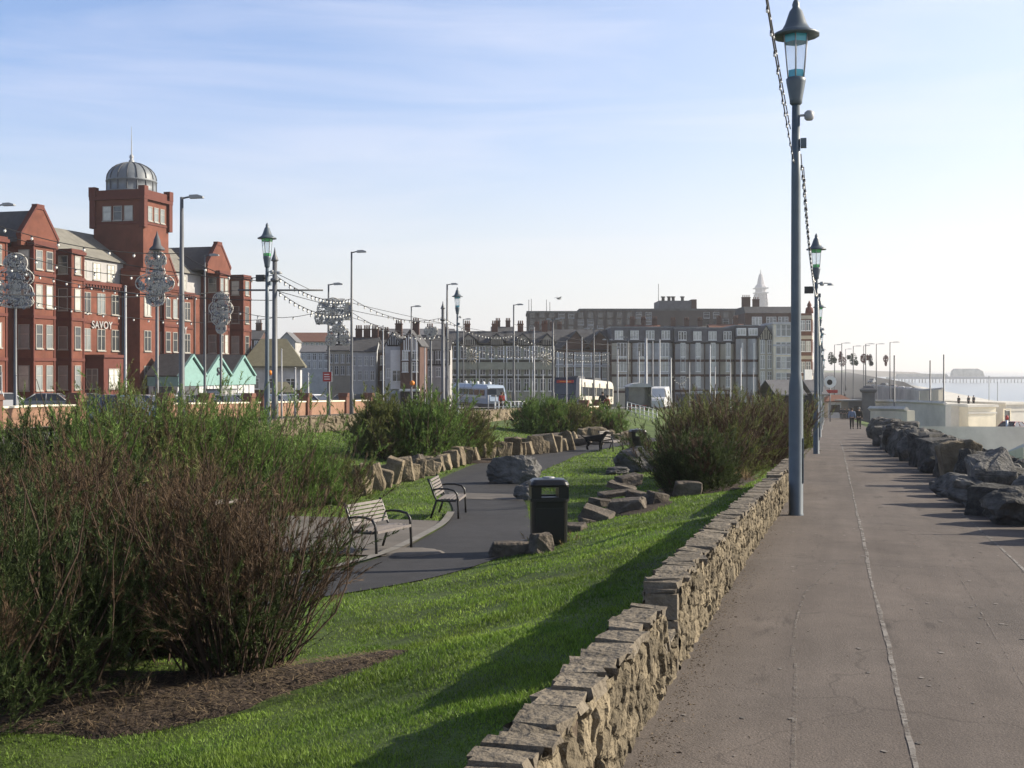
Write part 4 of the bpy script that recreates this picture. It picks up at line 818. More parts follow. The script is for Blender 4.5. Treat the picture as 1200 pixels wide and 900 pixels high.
# ---------------------------------------------------------------- signs
def flat_sign(name, lb, cat, p, d, y0, y1, x0, x1, m, bars=None, th=.06, post=None):
    z0, z1, a0, a1 = pz(y1, d), pz(y0, d), px(x0, d), px(x1, d); o = thing(name, lb, cat, ((a0+a1)/2, d, z0))
    b = MB(); w = a1-a0; b.b2(-w/2, w/2, -th/2, th/2, 0, z1-z0); b.build('panel', m, o)
    e = MB(); h = z1-z0; t = .03
    for q in ((-w/2-t, w/2+t, -t, 0), (-w/2-t, w/2+t, h, h+t), (-w/2-t, -w/2, 0, h), (w/2, w/2+t, 0, h)): e.b2(q[0], q[1], -th/2-.01, th/2+.01, q[2], q[3])
    e.build('rim', 'pole_pale', o)
    if bars:
        k = MB()
        for f in bars: k.b2(-w*.36, w*.36*(.6+.4*((f*7) % 1)), -th/2-.012, -th/2-.002, h*f-.025, h*f+.025)
        k.build('lettering', 'white_paint', o)
    if post:
        k = MB(); zg = hxy((a0+a1)/2, d)-z0
        for q in post: k.tube([(q*w/2, .06, zg-.1), (q*w/2, .06, h)], .04, 6)
        k.build('post', 'pole_pale', o)
    return o
flat_sign('road_sign', 'square red road sign on the pole below the illumination panels', 'sign', 0, 75.6, 436, 447, 378.5, 388.5, 'red_paint', [.75, .5, .25])
flat_sign('information_sign', 'grey back of a sign on two posts before the blue bus', 'sign', 0, 88, 456, 462.5, 571, 582, 'shutter_grey', None, post=(-.8, .8))
for p, d, y, lb in [(483, 109.6, 449, 'orange warning disc on the street light before the timbered houses'), (316.5, 60, 437, 'small orange disc between the green glass lamp and the tram pole')]:
    x = px(p, d); o = thing('beacon', lb, 'beacon', (x, d, pz(y, d)), 0, 'orange beacons'); b = MB()
    r = 3.0/F*d; b.lathe([(r*.3, -r), (r*.85, -r*.6), (r, 0), (r*.85, r*.6), (r*.3, r)], 12); b.build('globe', 'orange_paint', o); b = MB(); b.lathe([(r*.4, -r*1.3), (r*.4, -r)], 8); b.build('mount', 'pole_steel', o)
# ---------------------------------------------------------------- illumination panels
def blobpoly(parts, n=120):
    """outer outline of a union of ellipses (cx,cz,rx,rz), star-shaped about 0,0"""
    out = []
    for i in range(n):
        a = 2*math.pi*i/n; dx, dz = math.cos(a), math.sin(a); best = .05
        for cx, cz, rx, rz in parts:
            for q in np.linspace(.02, 3, 200):
                if ((dx*q-cx)/rx)**2+((dz*q-cz)/rz)**2 < 1 and q > best: best = q
        out.append((dx*best, dz*best))
    return out
def spiral(cx, cz, r, turns, a0, n=20, sgn=1): return [(cx+r*(1-.8*i/n)*math.cos(a0+sgn*2*math.pi*turns*i/n), cz+r*(1-.8*i/n)*math.sin(a0+sgn*2*math.pi*turns*i/n)) for i in range(n+1)]
def illumination(lb, p, d, y0, y1, x0, x1, parts, seed, ms=('panel_white', 'panel_dark', 'concrete'), group='ornate illumination panels on poles', holes=6, text=False):
    xc, zc = px((x0+x1)/2, d), pz((y0+y1)/2, d); W, H = px(x1, d)-px(x0, d), pz(y0, d)-pz(y1, d)
    o = thing('illumination_panel', lb, 'illumination', (xc, d, zc-H/2), 0, group); r = random.Random(seed)
    sc = lambda q: (q[0]*W/2, q[1]*H/2+H/2); u = min(W, H)
    poly = [sc(q) for q in blobpoly(parts)]; e = MB(); e.tube([(q[0], -.03, q[1]) for q in poly+poly[:1]], .032, 5); e.build('outer_frame', ms[2], o)
    e = MB()
    for cx, cz, rx, rz_ in parts: e.tube([(*(lambda v: (v[0], -.03, v[1]))(sc((cx+rx*.8*math.cos(t), cz+rz_*.8*math.sin(t)))),) for t in np.linspace(0, 2*math.pi, 22)], .026, 4)
    e.build('lobe_rings', ms[2], o)
    s = MB(); w_ = MB()
    for i in range(230 if u > 1 else 90):
        q = r.choice(parts); a_ = r.uniform(0, 6.28); k_ = math.sqrt(r.random())*.92; cx, cz = q[0]+q[2]*k_*math.cos(a_), q[1]+q[3]*k_*math.sin(a_); rad = r.uniform(.05, .15)
        if i % 2:
            c0 = sc((cx, cz)); n_ = r.randint(5, 8); w_.prism([(c0[0]+u*rad*.55*r.uniform(.6, 1.2)*math.cos(6.283*j/n_), c0[1]+u*rad*.55*r.uniform(.6, 1.2)*math.sin(6.283*j/n_)) for j in range(n_)], -.04-.002*(i % 9), .02+.002*(i % 9))
        else: s.tube([(sc(z)[0], -.05-.004*(i % 7), sc(z)[1]) for z in spiral(cx, cz, rad, r.uniform(.7, 1.4), r.uniform(0, 6.28), 10, r.choice((-1, 1)))], .024, 4, caps=False)
    s.build('scrollwork', ms[0] if ms[0] != 'panel_white' else 'concrete', o); w_.build('leaf_plates', ms[0], o)
    b = MB(); n_ = 7
    for i in range(n_): z_ = H*(i+.5)/n_; xs = [p_[0] for p_ in poly if abs(p_[1]-z_) < H*.09] or [0]; b.tube([(min(xs), .05, z_), (max(xs), .05, z_)], .03, 4)
    b.build('back_bars', ms[1], o)
    k = MB(); k.b2(-.09, .09, .06, .3, .1*H, .9*H); k.build('mounting_bracket', 'pole_steel', o)
    return o
illumination('big symmetrical crest shaped illumination panel at the picture left edge', 18, 66, 296, 361, -4, 41, [(0, .62, .62, .36), (0, .1, .95, .38), (-.3, -.45, .62, .4), (.3, -.45, .62, .4), (0, -.78, .95, .22), (0, .2, .5, .75)], 1)
illumination('lantern topped illumination panel with broad wings before the hotel tower', 183, 62, 292, 359, 160, 205, [(0, .62, .55, .33), (0, .1, .5, .5), (-.1, -.2, .95, .36), (.2, -.2, .78, .33), (0, -.7, .5, .3)], 2)
illumination('tapering shield shaped illumination panel before the hotel right wing', 259, 80, 342, 391, 244, 274, [(0, .6, .65, .38), (0, .2, .95, .42), (0, -.25, .75, .4), (0, -.72, .4, .3)], 3)
illumination('upper ship shaped illumination panel with a feathery crown on the road pole', 390, 75.2, 348, 382, 369, 412, [(0, .1, .55, .85), (-.45, .15, .42, .6), (.45, .15, .42, .6), (-.78, -.45, .22, .45), (.78, .0, .22, .6), (0, -.6, .55, .38)], 4, holes=12)
illumination('lower half of the pair of illumination panels on the road pole', 398, 75.2, 380, 406, 381, 413, [(0, .1, .8, .6), (0, .55, .5, .42), (-.55, -.45, .42, .5), (.55, -.45, .42, .5)], 5, holes=9)
illumination('dark fan shaped illumination panel above the brown timbered house', 505, 106, 382, 400, 496, 514, [(0, 0, .6, .8), (-.5, .3, .4, .5), (.5, .3, .4, .5)], 6, holes=4)
for i, (p, y0, y1, w, m) in enumerate([(975, 414, 428, 8, 'panel_leaf'), (987, 414, 430, 8, 'panel_red'), (999, 415, 428, 10, 'panel_leaf'), (1014, 416, 428, 9, 'panel_red'), (1020, 416, 429, 6, 'panel_dark'), (1038, 417, 428, 6, 'panel_red')]):
    illumination('%s from the left of the far coloured illumination shapes over the cliff road' % ordw(i), p, 290, y0-2, y1+1, p-w*.75, p+w*.75, [[(-.2, .1, .6, .85), (.5, -.2, .45, .4)], [(0, -.2, .8, .6), (-.3, .5, .35, .5)], [(.1, 0, .6, .9), (-.6, .3, .35, .3), (.5, -.5, .4, .4)], [(-.3, .2, .55, .7), (.4, .3, .5, .4)], [(0, 0, .5, .9), (.3, -.5, .5, .3)], [(0, .2, .7, .6), (0, -.5, .3, .5)]][i], 30+i, (m, 'panel_dark', m), 'far illumination shapes over the cliff road', 3)
for p, d, yb, lb in [(18, 66.2, 361, 'dark pole under the crest shaped illumination panel'), (184, 62.2, 290, 'dark pole behind the lantern topped illumination panel'), (259, 80.2, 342, 'dark pole behind the shield shaped illumination panel'), (505, 106.2, 384, 'dark pole behind the fan shaped illumination panel')]:
    plain_pole(lb, p, d, yb, .1, 'pole_steel', group='poles carrying illumination panels')
o = thing('spire_finial', 'dark pointed cap on top of the lantern topped illumination panel', 'finial', (px(184, 62), 62, pz(292, 62)-.05)); b = MB(); b.lathe([(.42, 0), (.40, .08), (.22, .25), (.17, .55), (.06, .8), (.01, 1.0)], 8); b.build('cap', 'shutter_grey', o)
# ---------------------------------------------------------------- festoon strings and wires
_bulb = MB(); _bulb.lathe([(.010, 0), (.022, -.005), (.027, -.06), (.03, -.065)], 7, mi=0); _bulb.lathe([(.024, -.065), (.031, -.085), (.026, -.108), (.008, -.122)], 7, mi=1)
BULB = _bulb.mesh('bulb', ('cable', 'bulb_white'))
def festoon(lb, a, b, sag, step=.3, rad=.008, bulbs=True, near=False, group='festoon light strings', name='festoon_string', cat='light string', bs=1.0, cm='cable'):
    a, b = Vector(a), Vector(b); L = (b-a).length; n = max(8, int(L/(1.0 if not near else .4)))
    pt = lambda u: a.lerp(b, u)-Vector((0, 0, 4*sag*u*(1-u)))
    o = thing(name, lb, cat, a, 0, group); m = MB(); m.tube([pt(i/n)-a for i in range(n+1)], rad, 4, caps=False); m.build('cable', cm, o)
    if bulbs:
        k = int(L/step)
        if near and k <= 100:
            for i in range(1, k): put('bulb', BULB, o, pt(i/k)-a, scale=(bs, bs, bs))
        else:
            q = MB()
            for i in range(1, k):
                c = pt(i/k)-a; q.lathe([(.012*bs, 0), (.03*bs, -.02*bs), (.03*bs, -.05*bs)], 5, c, 0); q.lathe([(.03*bs, -.05*bs), (.042*bs, -.09*bs), (.01*bs, -.13*bs)], 5, c, 1)
            w = q.build('bulbs', ('cable', 'bulb_white'), o); w['kind'] = 'stuff'
    return o
def LPt(s_, t_, up): x, y = xy(s_, t_); return (x, y, zP(s_)+up)
festoon('upper festoon string coming overhead to the nearest tall lamp', LPt(-6.7, -.62, 5.75), LPt(19.06, -.56, 6.0), .28, .7, near=True, bs=.5)
festoon('lower festoon string coming overhead to the nearest tall lamp', LPt(-6.7, -.50, 5.55), LPt(19.06, -.50, 5.45), .42, .7, near=True, bs=.5)
festoon('upper festoon string between the nearest and second tall lamps', LPt(19.06, -.40, 5.6), LPt(44.9, -.44, 6.35), .55, .66, near=True, bs=.75)
festoon('lower festoon string between the nearest and second tall lamps', LPt(19.06, -.36, 5.4), LPt(44.9, -.36, 5.9), .7, .66, near=True, bs=.75)
festoon('upper festoon string between the second and third tall lamps', LPt(44.9, -.44, 6.2), LPt(70.7, -.49, 6.2), .7, .3, bs=1.3)
festoon('lower festoon string between the second and third tall lamps', LPt(44.9, -.36, 5.7), LPt(70.7, -.41, 5.7), .8, .3, bs=1.3)
def Q(p, y, d): return (px(p, d), d, pz(y, d))
ST = [((-60, 243, 47), (213, 297, 52), .55, 'topmost light string crossing the hotel front'), ((-60, 268, 50), (213, 322, 60), .7, 'second light string crossing the hotel front, below the topmost'), ((-60, 292, 55), (240, 348, 76), .6, 'third light string crossing the hotel front at tower base height'), ((-60, 330, 66), (240, 378, 78), .5, 'lowest light string crossing the hotel front'),
      ((213, 297, 52), (322, 322, 53), .5, 'light string from the tower street light to the finial tram pole'), ((240, 348, 76), (385, 362, 76), .9, 'light string from the slimmer street light towards the ship shaped panels'), ((322, 322, 53), (412, 350, 73), .5, 'light string from the finial tram pole to the street light by the rubble wall'), ((322, 338, 53), (412, 365, 73), .6, 'lower light string from the finial tram pole to the street light by the rubble wall'),
      ((412, 350, 73), (519, 372, 90), .7, 'upper light string over the timbered houses'), ((412, 366, 73), (519, 392, 90), .7, 'lower light string over the timbered houses'), ((519, 372, 90), (602, 392, 112), .7, 'upper light string over the long cream houses'), ((519, 395, 90), (648, 412, 118), .9, 'lower light string over the long cream houses'), ((602, 392, 112), (712, 414, 142), .8, 'upper light string before the tram and the grey roofed hotel'), ((602, 402, 112), (712, 420, 142), .8, 'lower light string before the tram and the grey roofed hotel'),
      ((786, 436, 140), (808, 437, 150), 1.3, 'slack light string hung low between two pale posts')]
for a, b, sg, lb in ST: festoon(lb, Q(*a), Q(*b), sg, 1.0, .018, bs=1.5, group='light strings along the road')
WR = [((-60, 256, 49), (322, 330, 53), .5, 'thin span wire crossing the hotel front below the topmost string'), ((-60, 312, 60), (322, 352, 53), .4, 'thin span wire crossing the hotel front at third floor height'), ((602, 380, 112), (757, 410, 128), .3, 'overhead tram wire from the railing street light to the pale thick pole'), ((519, 398, 90), (786, 428, 140), .5, 'lower tram wire sagging before the seafront hotels'), ((412, 355, 73), (757, 404, 128), .8, 'long thin wire over the timbered terrace to the pale thick pole'), ((322, 340, 52), (519, 379, 90), .3, 'overhead tram wire from the cross arm towards the finial pole'), ((279, 340, 52), (-80, 338, 40), .3, 'overhead tram wire from the cross arm to the picture left'), ((519, 384, 90), (757, 418, 128), .4, 'overhead tram wire above the tram'), ((412, 372, 73), (602, 408, 112), .5, 'thin wire over the timbered houses'), ((322, 372, 60), (240, 366, 76), .3, 'thin wire between the hotel right wing and the finial tram pole')]
for a, b, sg, lb in WR: festoon(lb, Q(*a), Q(*b), sg, rad=.016, bulbs=False, group='overhead wires along the tramway', name='overhead_wire', cat='wire')
# ---------------------------------------------------------------- people and animals
def skin_body(name, verts, edges, m, parent, sub=2, root=0):
    """verts: (x,y,z,r)"""
    me = bpy.data.meshes.new(name); me.from_pydata([v[:3] for v in verts], edges, []); o = put(name, me, parent)
    md = o.modifiers.new('skin', 'SKIN'); md.use_smooth_shade = True
    lay = me.skin_vertices[0].data
    for i, v in enumerate(verts):
        rr = v[3]; lay[i].radius = rr if isinstance(rr, tuple) else (rr, rr); lay[i].use_root = (i == root)
    s = o.modifiers.new('sub', 'SUBSURF'); s.levels = s.render_levels = sub
    me.materials.append(M[m]); return o
def person(lb, loc, rz, top, legs, hair='hair', stride=.18, h=1.72, group=None, bend=0, arms=.12, sitting=False):
    """faces -y"""
    o = thing('person', lb, 'person', loc, rz, group); k = h/1.72; f = stride
    V = lambda x, y, z, r: (x*k, y*k, z*k, tuple(q*k for q in r) if isinstance(r, tuple) else r*k)
    hip = .93; vs = [V(0, 0, hip, (.14, .10)), V(0, -.01, 1.12, (.135, .095)), V(0, -.015, 1.32, (.165, .105)), V(0, 0, 1.44, (.10, .075)), V(0, -.01, 1.5, .052), V(0, -.03, 1.56, .072), V(0, -.035, 1.65, .095), V(0, -.02, 1.705, .07),
          V(.09, 0, .86, .088), V(.095, -f*.45, .5, .062), V(.095, f*.05-f*.7, .09, .042), V(.095, -f*.7-.12, .045, .035), V(-.09, 0, .86, .088), V(-.095, f*.35, .5, .062), V(-.095, f*1.0, .12, .042), V(-.095, f*1.0-.12, .05, .035),
          V(.20, 0, 1.38, .06), V(.25, .03+arms*.4, 1.13, .048), V(.245, -.03+arms*.3, .90, .036), V(.24, -.05+arms*.3, .82, .034), V(-.20, 0, 1.38, .06), V(-.25, .03-arms*.4, 1.13, .048), V(-.245, -.05-arms*.6, .90, .036), V(-.24, -.07-arms*.6, .82, .034)]
    es = [(0, 1), (1, 2), (2, 3), (3, 4), (4, 5), (5, 6), (6, 7), (0, 8), (8, 9), (9, 10), (10, 11), (0, 12), (12, 13), (13, 14), (14, 15), (2, 16), (16, 17), (17, 18), (18, 19), (2, 20), (20, 21), (21, 22), (22, 23)]
    skin_body('body', vs, es, 'skin', o)
    g = 1.18
    def grow(ids, ee, m, nm, add=.018, root=0):
        vv = []
        for i in ids:
            x, y, z, r = vs[i]; vv.append((x, y, z, tuple(q+add for q in r) if isinstance(r, tuple) else r+add))
        ix = {j: n for n, j in enumerate(ids)}; return skin_body(nm, vv, [(ix[a], ix[b]) for a, b in ee], m, o)
    grow([0, 1, 2, 3, 16, 17, 18, 20, 21, 22], [(0, 1), (1, 2), (2, 3), (2, 16), (16, 17), (17, 18), (2, 20), (20, 21), (21, 22)], top, 'jacket', .026)
    grow([0, 8, 9, 10, 12, 13, 14], [(0, 8), (8, 9), (9, 10), (0, 12), (12, 13), (13, 14)], legs, 'trousers', .016)
    b = MB()
    for sx, yy, zz in ((.095, -f*.7, .0), (-.095, f*1.0, .02)): b.box((sx*k, (yy-.06)*k, (zz+.045)*k), (.10*k, .28*k, .09*k), top=.85)
    b.build('shoes', 'black_metal', o)
    h_ = MB(); h_.lathe([(.03*k, 1.745*k), (.085*k, 1.73*k), (.108*k, 1.68*k), (.106*k, 1.62*k), (.09*k, 1.58*k)][::-1], 12, (0, -.01*k, 0)); h_.build('hair', hair, o)
    fc = MB(); fc.box((0, -.135*k, 1.625*k), (.028*k, .03*k, .045*k), top=.6)
    for sx in (-1, 1): fc.lathe([(.002, -.012*k), (.014*k, -.004*k), (.014*k, .004*k), (.002, .012*k)], 6, (sx*.038*k, -.125*k, 1.655*k))
    fc.box((0, -.118*k, 1.572*k), (.05*k, .012*k, .012*k)); fc.build('face', 'skin', o)
    return o
def ppl(lb, p, d, *a, **k):
    x, y = px(p, d), d; return person(lb, (x, y, hxy(x, y)+.01), *a, **k)
away = PROM_ROT+R(90)
ppl('grey haired walker in a pale blue jacket and dark trousers, left of the strolling pair', 998.3, 96.5, away, 'cloth_blue', 'cloth_black', hair='hair', h=1.70, stride=.17, group='walkers on the promenade')
ppl('walker dressed all in black, right of the strolling pair', 1006.6, 97.5, away, 'cloth_black', 'cloth_black', hair='hair_grey', h=1.74, stride=.2, group='walkers on the promenade')
for i, (p, d, rz, tp, lb) in enumerate([(985.5, 186, away-3, 'cloth_dark', 'dark clothed person at the left of the distant group on the promenade'), (990, 178, away-3.2, 'cloth_black', 'dark clothed person in the middle of the distant group on the promenade'), (994, 184, away-2.8, 'cloth_dark', 'taller dark clothed person at the right of the distant group on the promenade')]):
    ppl(lb, p, d, rz, tp, 'cloth_black', h=1.72+.08*(i == 2), stride=.12, group='distant group on the promenade')
ppl('person in a red coat by the white railing, left of the tall street light', 588, 92, R(30), 'cloth_red', 'cloth_dark', h=1.7, stride=.1)
ppl('person in a dark coat near the tram tail', 706, 95, R(150), 'cloth_dark', 'cloth_black', h=1.75, stride=.1)
ppl('person in a red coat near the tram shelter', 711.5, 88, R(120), 'cloth_red', 'cloth_dark', h=1.7, stride=.12)
for i, (p, d, lb) in enumerate([(1123.5, 183, 'dark figure standing on the cream bathing building roof, left of three'), (1135, 185, 'dark figure standing on the cream bathing building roof, middle of three'), (1141, 186, 'dark figure standing on the cream bathing building roof, right of three')]):
    person(lb, (px(p, d), d, -5.9), R(200), 'cloth_dark', 'cloth_black', stride=.06, group='figures on the bathing building roof')
# black dog beside the far bench
x, y = px(697, 47.5), 47.5
o = thing('dog', 'black dog standing on the path beside the far bench', 'dog', (x, y, hxy(x, y)+.04), R(80))
# local: head towards -y
dv = [(0, .28, .48, (.10, .11)), (0, .02, .50, (.115, .125)), (0, -.22, .50, (.12, .145)), (0, -.36, .62, .075), (0, -.46, .74, .078), (0, -.58, .71, .042), (0, -.66, .69, .03), (0, .42, .52, .028), (0, .56, .62, .02), (0, .66, .74, .012),
      (.08, .30, .40, .07), (.085, .24, .28, .045), (.085, .35, .17, .028), (.085, .31, .03, .026), (-.08, .30, .40, .07), (-.085, .20, .28, .045), (-.085, .29, .17, .028), (-.085, .25, .03, .026),
      (.08, -.26, .38, .055), (.082, -.25, .2, .032), (.082, -.27, .03, .026), (-.08, -.24, .38, .055), (-.082, -.20, .2, .032), (-.082, -.22, .03, .026)]
de = [(0, 1), (1, 2), (2, 3), (3, 4), (4, 5), (5, 6), (0, 7), (7, 8), (8, 9), (0, 10), (10, 11), (11, 12), (12, 13), (0, 14), (14, 15), (15, 16), (16, 17), (2, 18), (18, 19), (19, 20), (2, 21), (21, 22), (22, 23)]
skin_body('body', dv, de, 'fur_black', o, root=1)
b = MB()
for sx in (-1, 1): b.prism([(sx*.03, .79), (sx*.09, .78), (sx*.10, .66)], -.48, -.45)
b.build('ears', 'fur_black', o)
# gull
o = thing('gull', 'small gull gliding in the sky above the brown block', 'bird', Q(655, 350, 110), R(25))
b = MB(); b.lathe([(.005, -.28), (.05, -.2), (.085, -.05), (.07, .12), (.03, .24), (.01, .3)], 8); me = b.mesh('body', 'feather'); me.transform(Matrix.Rotation(R(90), 4, 'Y')); put('body', me, o)
for sx in (-1, 1):
    b = MB(); b.add([(-.1, 0, .05), (.1, 0, .05), (.0, sx*.35, .17), (.13, sx*.35, .17), (-.12, sx*.78, .10), (-.06, sx*.78, .10), (-.1, 0, .03), (.1, 0, .03), (.0, sx*.35, .15), (.13, sx*.35, .15), (-.12, sx*.78, .09), (-.06, sx*.78, .09)], [(0, 1, 3, 2), (2, 3, 5, 4), (6, 8, 9, 7), (8, 10, 11, 9), (1, 7, 9, 3), (3, 9, 11, 5), (0, 2, 8, 6), (2, 4, 10, 8), (4, 5, 11, 10)]); b.build('wing', 'feather', o)
# ---------------------------------------------------------------- windows, buildings
_WC = {}; _wr = random.Random(3)
def win_mesh(w, h, style='sash', fm='white_paint', pm='pane'):
    key = (round(w, 2), round(h, 2), style, fm, pm)
    if key not in _WC:
        f = MB(); t = .07 if w > .6 else .05; y0, y1 = -.07, .0
        f.b2(-w/2, w/2, y0, y1, h-t, h); f.b2(-w/2, w/2, y0, y1, 0, t); f.b2(-w/2, -w/2+t, y0, y1, t, h-t); f.b2(w/2-t, w/2, y0, y1, t, h-t)
        if style == 'sash': f.b2(-w/2+t, w/2-t, y0+.015, y1-.01, h*.58, h*.58+.06)
        if style == 'pair':
            f.b2(-.05, .05, y0+.005, y1, t, h-t); f.b2(-w/2+t, -.05, y0+.015, y1-.01, h*.66, h*.66+.05); f.b2(.05, w/2-t, y0+.015, y1-.01, h*.66, h*.66+.05)
        if style == 'triple':
            for q in (-w/6, w/6): f.b2(q-.05, q+.05, y0+.005, y1, t, h-t)
            f.b2(-w/2+t, -w/6-.05, y0+.015, y1-.01, h*.68, h*.68+.05); f.b2(w/6+.05, w/2-t, y0+.015, y1-.01, h*.68, h*.68+.05)
        f.b2(-w/2-.06, w/2+.06, y0-.08, y1-.003, -.10, -.003)
        p = MB(); p.b2(-w/2+t-.01, w/2-t+.01, -.030, -.022, t-.01, h-t+.01)
        _WC[key] = (f.mesh('window', fm), p.mesh('pane', pm))
    return _WC[key]
def window(o, x, y, z, w, h, style='sash', rz=0, fm='white_paint', pm='pane'):
    if o.get('category') == 'hotel' and 'brick hotel' in o['label']: fm = 'window_frame'
    if pm == 'pane': pm = _wr.choice(('pane', 'pane', 'pane_dark', 'curtain_pane'))
    elif pm == 'curtain_pane': pm = _wr.choice(('curtain_pane', 'curtain_pane', 'pane', 'pane_dark'))
    f, p = win_mesh(w, h, style, fm, pm); a = put('window', f, o, (x, y, z), rz); put('pane', p, a); return a
def part(o, name, m, fn, **k):
    b = MB(); fn(b); return b.build(name, m, o, **k)
def gable_roof(b, x0, x1, y0, y1, z0, zr, mi=0, th=.15, over=.2, axis='x'):
    """ridge along axis"""
    if axis == 'x':
        ym = (y0+y1)/2; b.prism([(y0-over, z0-.05), (ym, zr), (y1+over, z0-.05), (y1+over, z0-.05-th), (ym, zr-th), (y0-over, z0-.05-th)], x0-over, x1+over, 'x', mi)
    else:
        xm = (x0+x1)/2; b.prism([(x0-over, z0-.05), (xm, zr), (x1+over, z0-.05), (x1+over, z0-.05-th), (xm, zr-th), (x0-over, z0-.05-th)], y0-over, y1+over, 'y', mi)
def chimney(o, x, y, z, h=1.6, w=.9, dpt=.6, pots=3, m='dark_brick', pm='tile_red'):
    b = MB(); b.b2(x-w/2, x+w/2, y-dpt/2, y+dpt/2, z, z+h); b.b2(x-w/2-.07, x+w/2+.07, y-dpt/2-.07, y+dpt/2+.07, z+h, z+h+.15)
    c = b.build('chimney', m, o); k = MB()
    for i in range(pots): k.lathe([(.12, 0), (.10, .45), (.13, .5)], 8, (x-w/2+w*(i+.5)/pots, y, z+h+.15))
    k.build('chimney_pots', pm, c); return c
# ---- the red brick hotel. local x = along the promenade, local -y = towards the sea
sH, tH = 88.0, -72.0; xh, yh = xy(sH, tH); zH = -3.9
hot = thing('red_brick_hotel', 'long red brick hotel with domed tower, pointed gables and stacked bay windows', 'hotel', (xh, yh, zH), PROM_ROT)
S = lambda s: s-sH
EAVE = 15.3
def hot_main(b):
    b.b2(S(84), S(133), 0, 12, 0, 12.6); b.b2(S(133.01), S(136.2), .3, 12, 0, 15.2)
part(hot, 'wall', 'red_brick', hot_main)
def hot_attic(b): b.b2(S(84), S(133), .5, 12, 12.61, EAVE)
part(hot, 'attic_wall', 'render_pale', hot_attic)
def hot_roof(b):
    b.prism([(.2, EAVE-.1), (4.8, 18.4), (8, 18.4), (12.4, EAVE), (12.4, EAVE-.2), (.2, EAVE-.25)], S(84), S(133.3), 'x')
part(hot, 'roof', 'hotel_slate', hot_roof)
ROWS = [(1.9, 2.3), (5.75, 2.2), (9.5, 2.1), (13.0, 1.75)]
def bay(s0, s1, proj, y=0, top=15.0, wl=1.05, wf=2, side=True, rows=ROWS, fw=.95):
    """projecting bay; its face towards -u is seen frontally"""
    x0, x1, y1 = S(s0), S(s1), y-proj
    def f(b): b.b2(x0, x1, y1, y+.45, 0, top)
    part(hot, 'bay', 'red_brick', f)
    def tr(b):
        for z in (.9, 4.6, 8.5, 12.4): b.b2(x0-.12, x1+.12, y1-.12, y+.001, z, z+.28)
        for q in (x0, x1): b.b2(q-.09, q+.09, y1-.08, y1+.22, .01, top-.02)
        b.b2(x0-.22, x1+.22, y1-.22, y+.001, top, top+.3); b.b2(x0-.1, x1+.1, y1-.1, y+.05, top+.3, top+.5)
    part(hot, 'stone_trim', 'red_trim', tr)
    for z, h in rows:
        if side: window(hot, x0-.002, (y+y1)/2-.1, z, min(wl, proj*.62), h, 'sash', -R(90))
        n = wf
        for i in range(n): window(hot, x0+(x1-x0)*(i+.5)/n, y1-.002, z, min(fw, (x1-x0)/n*.72), h, 'sash')
        window(hot, x1+.002, (y+y1)/2-.1, z, min(wl, proj*.62), h, 'sash', R(90))
bay(86.0, 90.4, 2.0, 0, 15.0); bay(93.9, 96.9, 2.2, 0, 15.1, 1.15); bay(99.8, 101.7, 2.0, 0, 14.9, wf=1)
def gable(s0, s1, y, zb, za, cap='red_trim'):
    x0, x1, xm = S(s0), S(s1), (S(s0)+S(s1))/2
    part(hot, 'gable_wall', 'red_brick', lambda b: b.prism([(x0, zb), (x1, zb), (x1, zb+.9), (xm+.5, za-.25), (xm-.5, za-.25), (x0, zb+.9)], y-.35, y+.05))
    def t(b):
        for sg in (-1, 1):
            q = x0 if sg < 0 else x1
            b.prism([(q-sg*.0, zb+.75), (q+sg*.12, zb+1.05), (xm+sg*.5, za+.05), (xm+sg*.5, za-.3)], y-.42, y+.12)
        b.b2(xm-.55, xm+.55, y-.44, y+.14, za-.28, za+.18)
    part(hot, 'gable_coping', 'red_trim', t)
    part(hot, 'gable_roof', 'slate', lambda b: b.prism([(x0+.05, zb+.5), (xm, za-.35), (x1-.05, zb+.5), (x1-.05, zb+.3), (xm, za-.6), (x0+.05, zb+.3)], y+.12, 9))
gable(93.0, 98.4, -1.2, 15.1, 18.9)
for i, s_ in enumerate((105.1, 107.6, 110.1)):
    for z, h in ROWS:
        if z < 3 and i > 0: continue
        window(hot, S(s_), (-.002 if z < 12 else .498), z, 1.35, h, 'pair', pm='curtain_pane' if z > 12 else 'pane')
def flat_trim(b):
    for a, c in ((98.8, 111.4), (119.2, 126.0)):
        b.b2(S(a), S(c), -.35, -.001, 12.4, 12.75); b.b2(S(a), S(c), -.2, -.001, 12.1, 12.4); b.b2(S(a), S(c), -.1, -.001, 8.5, 8.7); b.b2(S(a), S(c), -.1, -.001, 4.6, 4.85)
        for i in range(int((c-a)/.5)): b.b2(S(a)+i*.5, S(a)+i*.5+.2, -.32, -.201, 12.12, 12.38)
part(hot, 'cornice', 'red_trim', flat_trim)
def porch(b): b.b2(S(104.2), S(107.6), -2.6, -.001, 0, 5.0); b.b2(S(104.0), S(107.8), -2.8, -.001, 5.0, 5.3)
part(hot, 'porch', 'red_trim', porch); window(hot, S(104.2)-.002, -1.3, 1.9, 1.3, 2.0, 'pair', -R(90)); window(hot, S(105.9), -2.602, 1.9, 1.8, 2.0, 'pair')
